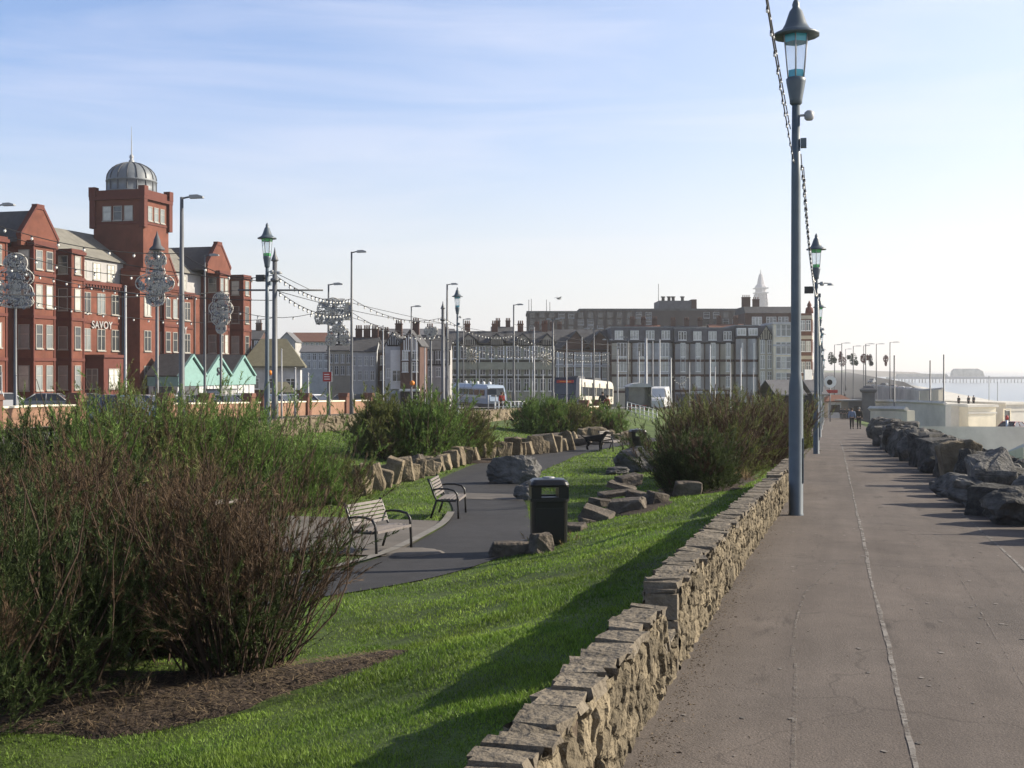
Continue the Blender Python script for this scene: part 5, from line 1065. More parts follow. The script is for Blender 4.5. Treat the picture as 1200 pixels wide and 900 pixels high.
# tower block
def tw(b): b.b2(S(111.6), S(115.4), -2.0, .3, 0, 14.2); b.b2(S(112.4), S(117.4), -1.9, 4.1, 12.6, 21.9)
part(hot, 'tower', 'red_brick', tw)
def twt(b):
    x0, x1, y0, y1 = S(112.4), S(117.4), -1.9, 4.1
    b.b2(x0-.35, x1+.35, y0-.35, y1+.35, 21.9, 22.25); b.b2(x0-.12, x1+.12, y0-.12, y1+.12, 22.25, 22.95); b.b2(x0-.08, x1+.08, y0-.08, y1+.08, 19.3, 19.55)
    for qx in (x0, x1):
        for qy in (y0, y1): b.b2(qx-.32, qx+.32, qy-.32, qy+.32, 18.9, 21.89); b.b2(qx-.38, qx+.38, qy-.38, qy+.38, 22.26, 23.3)
part(hot, 'tower_trim', 'red_trim', twt)
for z0_, z1_ in ((12.3, 12.6), (14.2, 14.5)): part(hot, 'entrance_trim', 'red_trim', lambda b: b.b2(S(111.6)-.15, S(115.4)+.15, -2.2, .2, z0_, z1_))
for i in range(3):
    window(hot, S(112.4)-.002, 2.45-i*1.3, 19.7, 1.05, 1.55, 'sash', -R(90)); window(hot, S(113.65+i*1.22), -1.902, 19.7, .85, 1.55, 'sash')
for z, h in ROWS[:3]: window(hot, S(113.0), -2.002, z, 1.3, h, 'pair')
def dome(b):
    b.lathe([(2.75, 22.95), (2.75, 23.05), (2.6, 23.1), (2.6, 24.1), (2.72, 24.15), (2.65, 24.3)] + [(2.62*math.cos(a), 24.3+1.95*math.sin(a)) for a in np.linspace(.05, 1.45, 9)], 24, (S(114.9), 1.1, 0))
part(hot, 'dome', 'lead', dome)
def ribs(b):
    for i in range(16):
        a = 2*math.pi*i/16; c = (S(114.9), 1.1)
        b.tube([(c[0]+2.66*math.cos(w)*math.cos(a), c[1]+2.66*math.cos(w)*math.sin(a), 24.3+1.98*math.sin(w)) for w in np.linspace(.02, 1.4, 7)], .05, 4)
        b.b2(c[0]+2.6*math.cos(a)-.06, c[0]+2.6*math.cos(a)+.06, c[1]+2.6*math.sin(a)-.06, c[1]+2.6*math.sin(a)+.06, 23.1, 24.1)
part(hot, 'dome_ribs', 'shutter_grey', ribs)
part(hot, 'spire', 'pole_pale', lambda b: b.lathe([(.35, 26.1), (.3, 26.5), (.16, 26.6), (.24, 26.85), (.22, 27.0), (.07, 27.2), (.05, 28.6), (.02, 30.2)], 10, (S(114.9), 1.1, 0)))
bay(116.5, 119.5, 1.9, 0, 12.6, 1.1, rows=ROWS[:3])
gable(114.9, 119.6, -1.4, 12.7, 16.4)
for i, s_ in enumerate((120.6, 122.6, 124.6)):
    for z, h in ROWS: window(hot, S(s_), (-.002 if z < 12 else .498), z, 1.25, h, 'pair', pm='curtain_pane' if z > 12 else 'pane')
bay(128.6, 130.8, 2.0, 0, 15.1); bay(134.0, 135.9, 2.3, 0, 15.0, wf=1)
gable(126.6, 132.2, -1.2, 15.2, 18.9)
chimney(hot, S(121.5), 2.5, 16.8, 4.2, 2.6, 1.2, 5, 'red_trim'); chimney(hot, S(134.6), 5, 15.2, 2.4, 1.6, .9, 3, 'red_trim')
for s_ in (99.0, 111.3, 119.9, 126.2): part(hot, 'downpipe', 'shutter_grey', lambda b: b.tube([(S(s_), -.12, .1), (S(s_), -.12, 12.3)], .08, 6))
def letters(name, txt, m, o, x, y, z, size, rz=0, th=.05):
    cu = bpy.data.curves.new(name, 'FONT'); cu.body = txt; cu.size = size; cu.extrude = th; cu.align_x = 'CENTER'; cu.space_character = 1.08; cu.offset = size*.012
    f = bpy.data.objects.new(name, cu); dg = bpy.context.evaluated_depsgraph_get(); C.objects.link(f); dg.update()
    me = bpy.data.meshes.new_from_object(f.evaluated_get(dg)); C.objects.unlink(f); bpy.data.objects.remove(f)
    me.materials.clear(); me.materials.append(M[m]); me.transform(Matrix.Rotation(R(90), 4, 'X'))
    return put(name, me, o, (x, y, z), rz)
letters('lettering', 'SAVOY', 'render_pale', hot, S(107.6), -.12, 8.0, 1.08); letters('lettering', 'SAVOY', 'render_pale', hot, S(122.6), -.12, 8.0, 1.08)
# teal huts in front of the hotel tower
hx0, hy0 = xy(111.5, -65.5); hut = thing('teal_hut_row', 'row of three teal gabled huts joined together before the hotel tower', 'hut', (hx0, hy0, hxy(hx0, hy0)+.1), PROM_ROT)
LH = 17.2
part(hut, 'wall', 'white_dull', lambda b: b.b2(0, LH, 0, 3.4, 0, 2.0)); part(hut, 'fascia', 'teal_wood', lambda b: b.b2(-.1, LH+.1, -.15, 3.5, 2.0, 3.0))
for i in range(3):
    x0, x1 = LH*i/3, LH*(i+1)/3-.3; xm = (x0+x1)/2
    part(hut, 'gable', 'teal_wood', lambda b: b.prism([(x0+.1, 3.0), (x1-.1, 3.0), (xm, 5.0)], -.1, 3.4))
    part(hut, 'roof', 'slate', lambda b: b.prism([(x0-.15, 3.0), (xm, 5.2), (x1+.15, 3.0), (x1+.3, 3.12), (xm, 5.45), (x0-.3, 3.12)], -.05, 3.7))
    part(hut, 'barge_board', 'teal_wood', lambda b: b.prism([(x0-.1, 2.98), (xm, 5.15), (x1+.1, 2.98), (x1+.3, 3.08), (xm, 5.42), (x0-.3, 3.08)], -.35, -.06))
part(hut, 'shutter', 'shutter_grey', lambda b: b.b2(1.2, 4.2, -.08, -.001, .5, 1.95)); part(hut, 'side_shutter', 'shutter_grey', lambda b: b.b2(-.08, -.001, .6, 2.8, .6, 1.95))
for i in range(8): part(hut, 'post', 'white_paint', lambda b: b.b2(6+i*1.4, 6.12+i*1.4, -.12, -.002, .1, 2.0))
letters('lettering', 'S', 'shutter_grey', hut, 8.3, -.2, 3.15, 1.2)
o = thing('utility_cabinet', 'pale grey box shaped cabinet right of the teal huts', 'cabinet', (px(259, 108), 108, hxy(px(259, 108), 108)), PROM_ROT)
part(o, 'body', 'white_dull', lambda b: b.b2(-1.4, 1.4, -.8, .8, 0, 1.75)); part(o, 'lid', 'concrete_dark', lambda b: b.b2(-1.5, 1.5, -.9, .9, 1.75, 1.85)); [part(o, 'door', 'render_pale', lambda b: b.b2(q0, q1, -.83, -.801, .1, 1.65)) for q0, q1 in ((-1.3, -.03), (.03, 1.3))]
# ---- generic buildings, placed by their picture columns: local -y faces the viewer unless turned
def site(name, lb, cat, x0p, x1p, d, group=None, rz=0, zb=None):
    x0, x1 = px(x0p, d), px(x1p, d); xm = (x0+x1)/2; z = hxy(xm, d)-.3 if zb is None else zb
    o = thing(name, lb, cat, (xm, d, z), rz, group); return o, (x1-x0)/2, z
def row_windows(o, xs, y, z, w, h, style='pair', rz=0, fm='white_paint', pm='pane'):
    for x in xs: window(o, x, y, z, w, h, style, rz, fm, pm)
# low pavilion with hipped roof
o, w, z = site('pavilion', 'low pavilion with a broad hipped tan tile roof right of the hotel', 'pavilion', 284, 358, 150, rz=R(8))
zt, ze = pz(397, 150)-z, pz(429, 150)-z
def hip(b, x0, x1, y0, y1, ze, zt, inset, mi=0):
    xa, xb, ym = x0+inset, x1-inset, (y0+y1)/2; b.add([(x0, y0, ze), (x1, y0, ze), (x1, y1, ze), (x0, y1, ze), (xa, ym, zt), (xb, ym, zt), (x0, y0, ze-.2), (x1, y0, ze-.2), (x1, y1, ze-.2), (x0, y1, ze-.2)], [(0, 1, 5, 4), (1, 2, 5), (2, 3, 4, 5), (3, 0, 4), (6, 7, 1, 0), (7, 8, 2, 1), (8, 9, 3, 2), (9, 6, 0, 3), (9, 8, 7, 6)], mi)
part(o, 'wall', 'dark_brick', lambda b: b.b2(-w*.86, w*.86, -3.2, 3.2, 0, 2.3)); part(o, 'upper_wall', 'white_dull', lambda b: b.b2(-w*.85, w*.85, -3.15, 3.15, 2.3, ze))
part(o, 'roof', 'tile_tan', lambda b: hip(b, -w, w, -4, 4, ze, zt, 2.4)); row_windows(o, [-2.2, 0, 2.2], -3.152, 2.45, 1.2, 1.3, 'pair')
o, w, z = site('kiosk', 'small dark kiosk with a low tan roof before the pavilion', 'kiosk', 316, 346, 128, rz=R(10))
part(o, 'wall', 'shutter_grey', lambda b: b.b2(-w*.9, w*.9, -1.5, 1.5, 0, 1.9)); part(o, 'roof', 'tile_tan', lambda b: hip(b, -w, w, -2, 2, 1.9, 3.0, .9)); row_windows(o, [-.6, .6], -1.502, .8, .8, .9)
# houses climbing the side street
def house(lb, x0p, x1p, d, ytop, yeave, wallm, roofm, ncols, rows, rz=0, ax='x', zb=None, depth=7, style='pair', ch=1, group='houses up the side street', wh=1.3, gab=False, ww=None, name='house', chm='dark_brick', pm='pane'):
    o, w, z = site(name, lb, 'house', x0p, x1p, d, group, rz, zb); zt, ze = pz(ytop, d)-z, pz(yeave, d)-z
    part(o, 'wall', wallm, lambda b: b.b2(-w, w, 0, depth, 0, ze))
    if ax == 'y': part(o, 'gable', wallm, lambda b: b.prism([(-w, ze), (w, ze), (0, zt-.2)], .0, depth))
    elif not gab:
        part(o, 'gable', wallm, lambda b: b.prism([(0.05, ze), (depth-.05, ze), (depth/2, zt-.2)], -w+.01, w-.01, 'x'))
    part(o, 'roof', roofm, lambda b: gable_roof(b, -w, w, 0, depth, ze, zt, axis=ax))
    for yr in rows:
        zr = pz(yr, d)-z-wh/2; row_windows(o, [-w+2*w*(i+.5)/ncols for i in range(ncols)], -.002, zr, ww or min(1.5, 2*w/ncols*.62), wh, style, pm=pm)
    for i in range(ch): chimney(o, -w+2*w*(i+.6)/max(1, ch), depth/2, zt-.6, 1.6, m=chm)
    return o, w, z, zt, ze
house('red brick house end with chimney just right of the hotel', 289, 304, 190, 386, 397, 'dark_brick', 'slate', 2, (404, 420), ch=1)
house('pale blue grey gabled house just right of the hotel', 290, 316, 172, 400, 416, 'bus_blue' if False else 'white_dull', 'lead', 2, (425,), ax='y', ch=0)
house('pale gabled house at the top left of the side street', 326, 346, 240, 389, 400, 'render_pale', 'slate_grey', 2, (408, 420), ax='y', ch=0)
house('long cream terrace with a brown roof at the top of the side street', 340, 386, 262, 389, 400, 'cream', 'tile_red', 8, (405, 416, 427), depth=9, ch=0, pm='pane_dark')
house('white terrace stepping down behind the ship shaped panels', 352, 392, 225, 404, 412, 'white_dull', 'slate_grey', 6, (418, 428), ch=0)
house('pale two storey house behind the lower ship shaped panel', 384, 412, 175, 402, 410, 'cream', 'slate', 4, (420, 434), ch=1)
house('dark roofed terrace with pale bays, right of the ship shaped panels', 411, 440, 165, 394, 411, 'white_dull', 'slate', 4, (423, 440), ch=3)
house('dark narrow terrace between the pale bays and the white timbered house', 436, 452, 168, 396, 412, 'dark_brick', 'slate', 2, (422, 440), ch=2)
# half timbered houses
def timbering(o, x0, x1, y, z0, z1, n, m='timber', slope=None):
    def f(b):
        for i in range(n+1): x = x0+(x1-x0)*i/n; zt = z1 if slope is None else slope(x); b.b2(x-.07, x+.07, y-.06, y-.001, z0, zt)
        b.b2(x0, x1, y-.055, y-.001, z0-.1, z0+.1)
    part(o, 'timber_framing', m, f)
o, w, z, zt, ze = house('white half timbered house with a steep gable and pale bay', 451, 470, 160, 388, 405, 'white_dull', 'slate', 2, (437,), ax='y', group='half timbered houses', ch=1, rz=R(-4))
timbering(o, -w*.7, w*.7, 0, ze, zt, 5, slope=lambda x: ze+(zt-.5-ze)*(1-abs(x)/w)); part(o, 'bay', 'white_paint', lambda b: b.b2(-.2, 1.5, -.8, -.002, 2.6, ze-.6)); window(o, .65, -.802, 3.6, 1.2, 1.5, 'pair'); part(o, 'shop_fascia', 'bus_blue', lambda b: b.b2(-w, w, -.5, -.003, 2.0, 2.4))
o, w, z, zt, ze = house('dark brown half timbered house with a white shop awning', 469, 492, 158, 386, 404, 'dark_brick', 'slate', 2, (416, 430), ax='y', group='half timbered houses', ch=1, rz=R(-4))
timbering(o, -w*.6, w*.75, 0, ze-.8, zt, 6, m='white_paint', slope=lambda x: ze+(zt-.5-ze)*(1-abs(x)/w)); part(o, 'awning', 'white_paint', lambda b: b.b2(-w, w, -1.0, -.003, 2.3, 2.6)); part(o, 'shop_front', 'timber', lambda b: b.b2(-w*.96, w*.96, -.3, -.002, .1, 2.2))
o, w, z, zt, ze = house('pale pink house with a dark porch beside the finial tram pole', 491, 527, 166, 392, 409, 'render_pale', 'slate', 4, (416, 436), group='half timbered houses', ch=2)
timbering(o, -w, w, 0, ze-2.2, ze-.3, 12)
house('long ridged roof block behind the timbered houses', 445, 530, 215, 384, 392, 'brown_block', 'slate_grey', 10, (400,), depth=10, ch=0)
# long cream houses with timbered gables
LC = [('cream house at the left end of the long timbered terrace', 526, 560), ('cream house second from the left of the long timbered terrace', 560.3, 592), ('cream house third from the left of the long timbered terrace, behind the tall street light', 592.3, 622), ('cream house at the right end of the long timbered terrace', 622.3, 650)]
for i, (lb, a, c) in enumerate(LC):
    o, w, z, zt, ze = house(lb, a, c, 184, 387, 401, 'cream_green', 'slate', 3, (413, 432, 451), group='long timbered terrace', ch=1, depth=8, pm='pane_dark', wh=1.9, chm='tile_red')
    part(o, 'front_gable', 'cream', lambda b: b.prism([(-.2, ze-.5), (w*.9, ze-.5), (w*.9, ze+.2), (w*.35, zt-.7), (-.2, ze+.2)], -.55, 1.2))
    timbering(o, -.1, w*.85, -.55, ze-.5, ze+.4, 6)
    part(o, 'front_gable_roof', 'slate', lambda b: b.prism([(-.6, ze), (w*.35, zt-.4), (w*1.2, ze), (w*1.2, ze-.2), (w*.35, zt-.65), (-.6, ze-.2)], -.8, 3))
    for yy in (404, 423, 442): zz = pz(yy, 184)-z; part(o, 'string_course', 'timber', lambda b: b.b2(-w, w, -.12, -.001, zz-.12, zz+.12))
    def balc(b):
        for yy in (425.5,): zz = pz(yy, 184)-z; b.b2(-w*.98, w*.98, -1.0, -.9, zz-.9, zz+.1); b.b2(-w*.98, w*.98, -.99, -.121, zz-1.0, zz-.9)
    part(o, 'balcony', 'cream_green', balc)
    for k in range(3): part(o, 'balcony_post', 'white_paint', lambda b: b.tube([(-w*.9+k*w*.9, -.9, 0), (-w*.9+k*w*.9, -.9, ze-.6)], .07, 6))
for i, (p, y, r_, lb) in enumerate([(552, 418, .9, 'star burst wire decoration left of two on the long cream terrace'), (638, 421, .9, 'star burst wire decoration right of two on the long cream terrace')]):
    o = thing('star_decoration', lb, 'decoration', (px(p, 181.5), 181.5, pz(y, 181.5)), 0, 'star burst decorations')
    b = MB()
    for k in range(14): a = 2*math.pi*k/14; b.tube([(.1*math.cos(a), 0, .1*math.sin(a)), (r_*1.3*math.cos(a), -.05, r_*1.3*math.sin(a))], .05, 4)
    b.lathe([(.02, -.1), (.18, 0), (.02, .1)], 8); b.build('rays', 'cream', o); b = MB(); b.b2(-.05, .05, 0, 1.6, -.05, .05); b.build('bracket', 'pole_steel', o)
# hotels with mansard roofs and white bays
def bay_hotel(lb, x0p, x1p, d, ytop, yeave, nbay, wallm, roofm, rows, baym, group='mansard roofed seafront hotels', depth=12, ndorm=4, shop=True, baw=.93, wide_dormer=False):
    o, w, z = site('seafront_hotel', lb, 'hotel', x0p, x1p, d, group); zt, ze = pz(ytop, d)-z, pz(yeave, d)-z
    part(o, 'wall', wallm, lambda b: b.b2(-w, w, 0, depth, 0, ze))
    part(o, 'mansard_roof', roofm, lambda b: b.prism([(-.25, ze), (.35, zt), (depth-.4, zt), (depth+.2, ze)], -w, w, 'x'))
    part(o, 'eaves', 'timber', lambda b: b.b2(-w-.1, w+.1, -.4, -.001, ze-.25, ze+.02)); part(o, 'parapet', 'lead', lambda b: b.b2(-w-.05, w+.05, .2, depth-.2, zt+.002, zt+.2))
    for i in range(ndorm):
        x = -w+2*w*(i+.5)/ndorm; dw = 2*w/ndorm*(.62 if not wide_dormer else .8)
        def f(b): b.b2(x-dw/2, x+dw/2, -.3, 1.5, ze+.2, zt-.35)
        part(o, 'dormer', roofm if not wide_dormer else 'white_paint', f); window(o, x, -.302, ze+.35, dw*.86, zt-ze-.85, 'triple', pm='curtain_pane')
    for i in range(nbay):
        x = -w+2*w*(i+.5)/nbay; bw = 2*w/nbay*baw
        top = ze-.3; bm_ = (baym, 'white_dull', 'render_pale', 'cream', baym)[(i*3+nbay) % 5]
        part(o, 'bay', bm_, lambda b: b.prism([(x-bw/2, -.001), (x-bw/2+.7, -1.0), (x+bw/2-.7, -1.0), (x+bw/2, -.001)], .1, top, 'z'))
        for yr, h in rows:
            zr = pz(yr, d)-z-h/2; window(o, x, -1.002, zr, bw-1.55, h, 'triple', pm='curtain_pane')
        for yr, h in rows:
            zz = pz(yr, d)-z-h/2-.55; part(o, 'bay_band', wallm, lambda b: b.prism([(x-bw/2-.06, -.002), (x-bw/2+.66, -1.07), (x+bw/2-.66, -1.07), (x+bw/2+.06, -.002)], zz-.3, zz+.1, 'z'))
    if shop:
        part(o, 'shop_front', 'shutter_grey', lambda b: b.b2(-w*.98, w*.98, -1.3, -1.08, .1, 2.6)); [part(o, 'shop_sign', 'white_dull', lambda b: b.b2(w*q0, w*q1, -1.42, -1.302, 2.65, 3.15)) for q0, q1 in ((-.5, -.1), (.2, .75))]
    return o, w, z, zt, ze
RW = [(410, 2.3), (427, 2.4), (446, 2.4)]
o, w, z, zt, ze = bay_hotel('grey mansard hotel with three stacks of white bays behind the tram', 716, 789, 200, 384, 400, 3, 'dark_brick', 'slate_grey', RW, 'white_dull', ndorm=4, shop=False)
o, w, z, zt, ze = bay_hotel('grey mansard hotel with four brown banded bays and white shop signs', 790.5, 861, 199, 385, 401, 4, 'dark_brick', 'slate_grey', RW[:2]+[(447, 1.8)], 'render_pale', ndorm=4)
o, w, z, zt, ze = bay_hotel('narrow hotel with a white glazed top floor, left of the half timbered gable', 861.8, 889, 198, 382, 395, 2, 'dark_brick', 'slate', RW[:2], 'white_dull', ndorm=2, wide_dormer=True)
o, w, z, zt, ze = house('hotel with a half timbered top gable, left of the cream turret', 889.5, 906, 197, 381, 396, 'cream', 'slate', 2, (406, 424, 443), ax='y', group='mansard roofed seafront hotels', ch=0, name='seafront_hotel', wh=2.2)
o['category'] = 'hotel'; timbering(o, -w*.8, w*.8, 0, ze-.3, zt, 5, slope=lambda x: ze+(zt-.5-ze)*(1-abs(x)/w)); row_windows(o, [], 0, 0, 1, 1)
o, w, z = site('corner_turret', 'cream corner building with a flat top and sunlit side, left of the nearest tall lamp', 'building', 906.5, 929, 196); H = pz(380, 196)-z
part(o, 'wall', 'concrete_cream', lambda b: b.b2(-w, w, 0, 9, 0, H)); part(o, 'cornice', 'white_dull', lambda b: (b.b2(-w-.2, w+.2, -.2, 9.2, H, H+.35), b.b2(-w-.1, w+.1, -.12, -.001, H-3.6, H-3.3), b.b2(-w-.1, w+.1, -.12, -.001, 4.4, 4.8)))
for yr in (387, 408, 425, 444): row_windows(o, [-w*.5, w*.05, w*.55], -.002, pz(yr, 196)-z-1, .8, 2.0, 'sash')
for yr in (387, 408, 425, 444):
    for q in (2.2, 4.4, 6.6): window(o, w+.002, q, pz(yr, 196)-z-1, .9, 2.0, 'sash', R(90))
part(o, 'ground_floor', 'timber', lambda b: b.b2(-w*.96, w+.3, -.4, -.002, .1, 3.6))
# red brick house with wide slate roof left of the mansard hotels
o, w, z, zt, ze = house('brick guest house with a wide slate roof, behind the tram', 650.5, 715.5, 203, 385, 409, 'dark_brick', 'slate', 6, (420, 437, 455), depth=11, group='mansard roofed seafront hotels', ch=0, name='guest_house', wh=2.0, style='sash', ww=1.3)
for xq in (-w*.25, w*.6): part(o, 'front_gable', 'dark_brick', lambda b: b.prism([(xq-2.4, ze), (xq+2.4, ze), (xq, zt-.6)], -.4, 4)); part(o, 'front_gable_roof', 'slate', lambda b: b.prism([(xq-2.7, ze), (xq, zt-.3), (xq+2.7, ze), (xq+2.7, ze-.2), (xq, zt-.55), (xq-2.7, ze-.2)], -.7, 5))
def bandg(b):
    for yy in (446, 429): b.b2(-w, w, -.9, -.001, pz(yy, 203)-z-.15, pz(yy, 203)-z+.15)
part(o, 'balcony', 'white_dull', bandg)
for k in range(7): part(o, 'column', 'white_paint', lambda b: b.tube([(-w+.5+k*(2*w-1)/6, -.8, 0), (-w+.5+k*(2*w-1)/6, -.8, pz(413, 203)-z)], .13, 6))
# rooftops and big brown block behind
o, w, z = site('apartment_block', 'huge brown brick block with a flat roof rising behind the hotels', 'block', 618, 935, 300); H = pz(364, 300)-z
part(o, 'wall', 'brown_block', lambda b: (b.b2(-w, -w+13, 0, 20, 0, H-.6), b.b2(-w+13.02, w, 0, 22, 0, H)))
part(o, 'parapet', 'concrete_dark', lambda b: (b.b2(-w-.2, -w+13, -.2, 20.2, H-.598, H-.1), b.b2(-w+13.02, w+.2, -.2, 22.2, H+.002, H+.5)))
part(o, 'plant_room', 'slate_grey', lambda b: b.b2(px(773, 300)-px(776.5, 300), px(811, 300)-px(776.5, 300), 1, 12, H+.5, pz(352, 300)-z)); part(o, 'stair_tower', 'dark_brick', lambda b: b.b2(px(811, 300)-px(776.5, 300)+.02, px(817, 300)-px(776.5, 300), .8, 12.2, 2, pz(352, 300)-z+.3))
part(o, 'roof_vents', 'concrete_dark', lambda b: [b.lathe([(.4, 0), (.4, 1.0), (.6, 1.05), (.6, 1.3)], 8, (px(q, 300)-px(776.5, 300), 5, pz(352, 300)-z)) for q in (780, 787, 792, 803)])
part(o, 'aerials', 'pole_steel', lambda b: [b.tube([(px(q, 300)-px(776.5, 300), 4, H-1), (px(q, 300)-px(776.5, 300), 4, H+hh)], .08, 4) for q, hh in ((620, 3), (623, 3.2), (641, 3), (645, 2.4), (774, 7))])
cnt = 0
for r_, yr in enumerate((369, 377, 385)):
    for q in np.linspace(624, 930, 28):
        if 770 < q < 820 or cnt >= 80: continue
        window(o, px(q, 300)-px(776.5, 300), -.002, pz(yr, 300)-z-.8, 1.5, 1.5, 'sash', fm='brown_block' if (q*7+r_) % 5 > 1 else 'white_dull', pm='pane_dark'); cnt += 1
o, w, z = site('red_roof_building', 'dark brick building with roof boxes and chimney pots, below the distant tower', 'building', 873, 929, 262); H = pz(367, 262)-z
part(o, 'wall', 'dark_brick', lambda b: b.b2(-w, w, 0, 12, 0, H)); part(o, 'roof', 'slate', lambda b: b.prism([(-.3, H), (1.5, H+1.5), (10, H+1.5), (12.3, H)], -w, w, 'x')); part(o, 'roof_box', 'dark_brick', lambda b: b.b2(w*.4, w*.95, 2, 8, H+1.2, pz(359, 262)-z))
row_windows(o, [-w*.5, w*.1, w*.6], -.002, H-2.6, 2.2, 1.8, 'triple'); chimney(o, -w+1, 4, H+1, 2.6, 1.8, 1, 4); chimney(o, -w+3.4, 5, H+1, 2.2, 1.4, 1, 3)
for i, (a, c, d, yt, nch, lb) in enumerate([(624, 660, 235, 386, 4, 'brown gable roofed house with a row of red chimney pots left of the brown block'), (576, 600, 225, 382, 2, 'tan roofed house end above the long cream terrace'), (735, 775, 228, 380, 3, 'brick house with pale gable chimney behind the three bay hotel'), (782, 830, 232, 381, 3, 'brick house with two roof stacks behind the four bay hotel'), (834, 874, 230, 379, 2, 'brick house with a broad stack behind the narrow white topped hotel')]):
    house(lb, a, c, d, yt, yt+9, 'dark_brick' if i != 1 else 'cream', 'slate' if i % 2 else 'tile_red', 3, (yt+13,), ch=nch, group='rooftops behind the seafront', wh=1.6)
o, w, z = site('corner_hotel', 'tall brick and stone banded corner building between the first and second tall lamps', 'building', 937, 951, 205, rz=PROM_ROT-R(90)); H = pz(367, 205)-z
part(o, 'wall', 'tile_red', lambda b: b.b2(-w, w, 0, 12, 0, H)); part(o, 'stone_bands', 'cream', lambda b: [b.b2(-w-.1, w+.1, -.1, 12.1, q, q+.6) for q in np.linspace(3.5, H-1, 5)]); part(o, 'pinnacle', 'red_trim', lambda b: b.lathe([(.7, H), (.6, H+.9), (.3, H+1.1), (.4, H+1.4), (.02, H+2.2)], 8, (w*.6, .6, 0)))
for q in np.linspace(4.6, H-3, 4): row_windows(o, [-w*.45, w*.45], -.102, q, .8, 1.8); [window(o, w+.102, k, q, .9, 1.8, 'sash', R(90)) for k in (3, 6, 9)]
o, w, z = site('white_hoarding', 'bright white panel low on the corner building, between the tall lamps', 'panel', 942, 953, 170, rz=R(25)); part(o, 'panel', 'white_paint', lambda b: b.b2(-w, w, 0, .2, pz(447, 170)-z, pz(433, 170)-z)); part(o, 'frame', 'pole_steel', lambda b: [b.tube([(q, .3, 0), (q, .3, pz(433, 170)-z)], .1, 6) for q in (-w*.8, w*.8)])
for p0, p1, d, lb in [(898, 932, 108, 'grey pitched shelter roof left of the nearest tall lamp, behind the shrubs'), (942, 958, 120, 'small grey pitched shelter roof between the first and second tall lamps')]:
    o, w, z = site('shelter', lb, 'shelter', p0, p1, d, 'pitched roof shelters', rz=R(12)); zt, ze = pz(445, d)-z, pz(461, d)-z
    part(o, 'wall', 'timber', lambda b: b.b2(-w*.9, w*.9, -1.6, 1.6, 0, ze)); part(o, 'roof', 'slate_grey', lambda b: gable_roof(b, -w, w, -2, 2, ze, zt, th=.12))
# far tower: latticed, tapering, with a crown
dT = 1640.; xT = px(891.5, dT); zT = -5.; o = thing('lattice_tower', 'very distant pale lattice tower top with crown and spire over the rooftops', 'tower', (xT, dT, zT))
zz = lambda y: pz(y, dT)-zT
def twr(b):
    lv = [(16, 0), (12.5, 25), (9.8, 50), (8.0, 75), (7.4, zz(358)), (6.9, zz(345))]
    for i in range(len(lv)-1):
        (a, z0), (c, z1) = lv[i], lv[i+1]
        for sx in (-1, 1):
            for sy in (-1, 1): b.tube([(sx*a, sy*a, z0), (sx*c, sy*c, z1)], 1.3, 4)
        for k in range(4):
            u0, u1 = k/4, (k+1)/4; w0, w1, q0, q1 = a+(c-a)*u0, a+(c-a)*u1, z0+(z1-z0)*u0, z0+(z1-z0)*u1
            for sg in (-1, 1):
                b.tube([(-w0, sg*w0, q0), (w1, sg*w1, q1)], .7, 4); b.tube([(w0, sg*w0, q0), (-w1, sg*w1, q1)], .7, 4); b.tube([(sg*w0, -w0, q0), (sg*w1, w1, q1)], .7, 4); b.tube([(-w1, sg*w1, q1), (w1, sg*w1, q1)], .8, 4)
part(o, 'lattice', 'tower_steel', twr)
part(o, 'lift_shaft', 'white_dull', lambda b: b.b2(-5, 5, -5, 5, 0, zz(345)))
part(o, 'crown', 'tower_steel', lambda b: b.lathe([(6.9, zz(347)), (8.2, zz(345)), (8.4, zz(343.5)), (7.4, zz(343)), (7.6, zz(339)), (8.3, zz(338)), (8.0, zz(336)), (5.2, zz(333)), (4.2, zz(328)), (2.6, zz(322)), (.7, zz(320)), (.4, zz(316))], 8, smooth=False))
part(o, 'viewing_deck', 'white_dull', lambda b: [b.b2(-9, 9, -9, 9, zz(q), zz(q)+1.4) for q in (344, 338.5)])
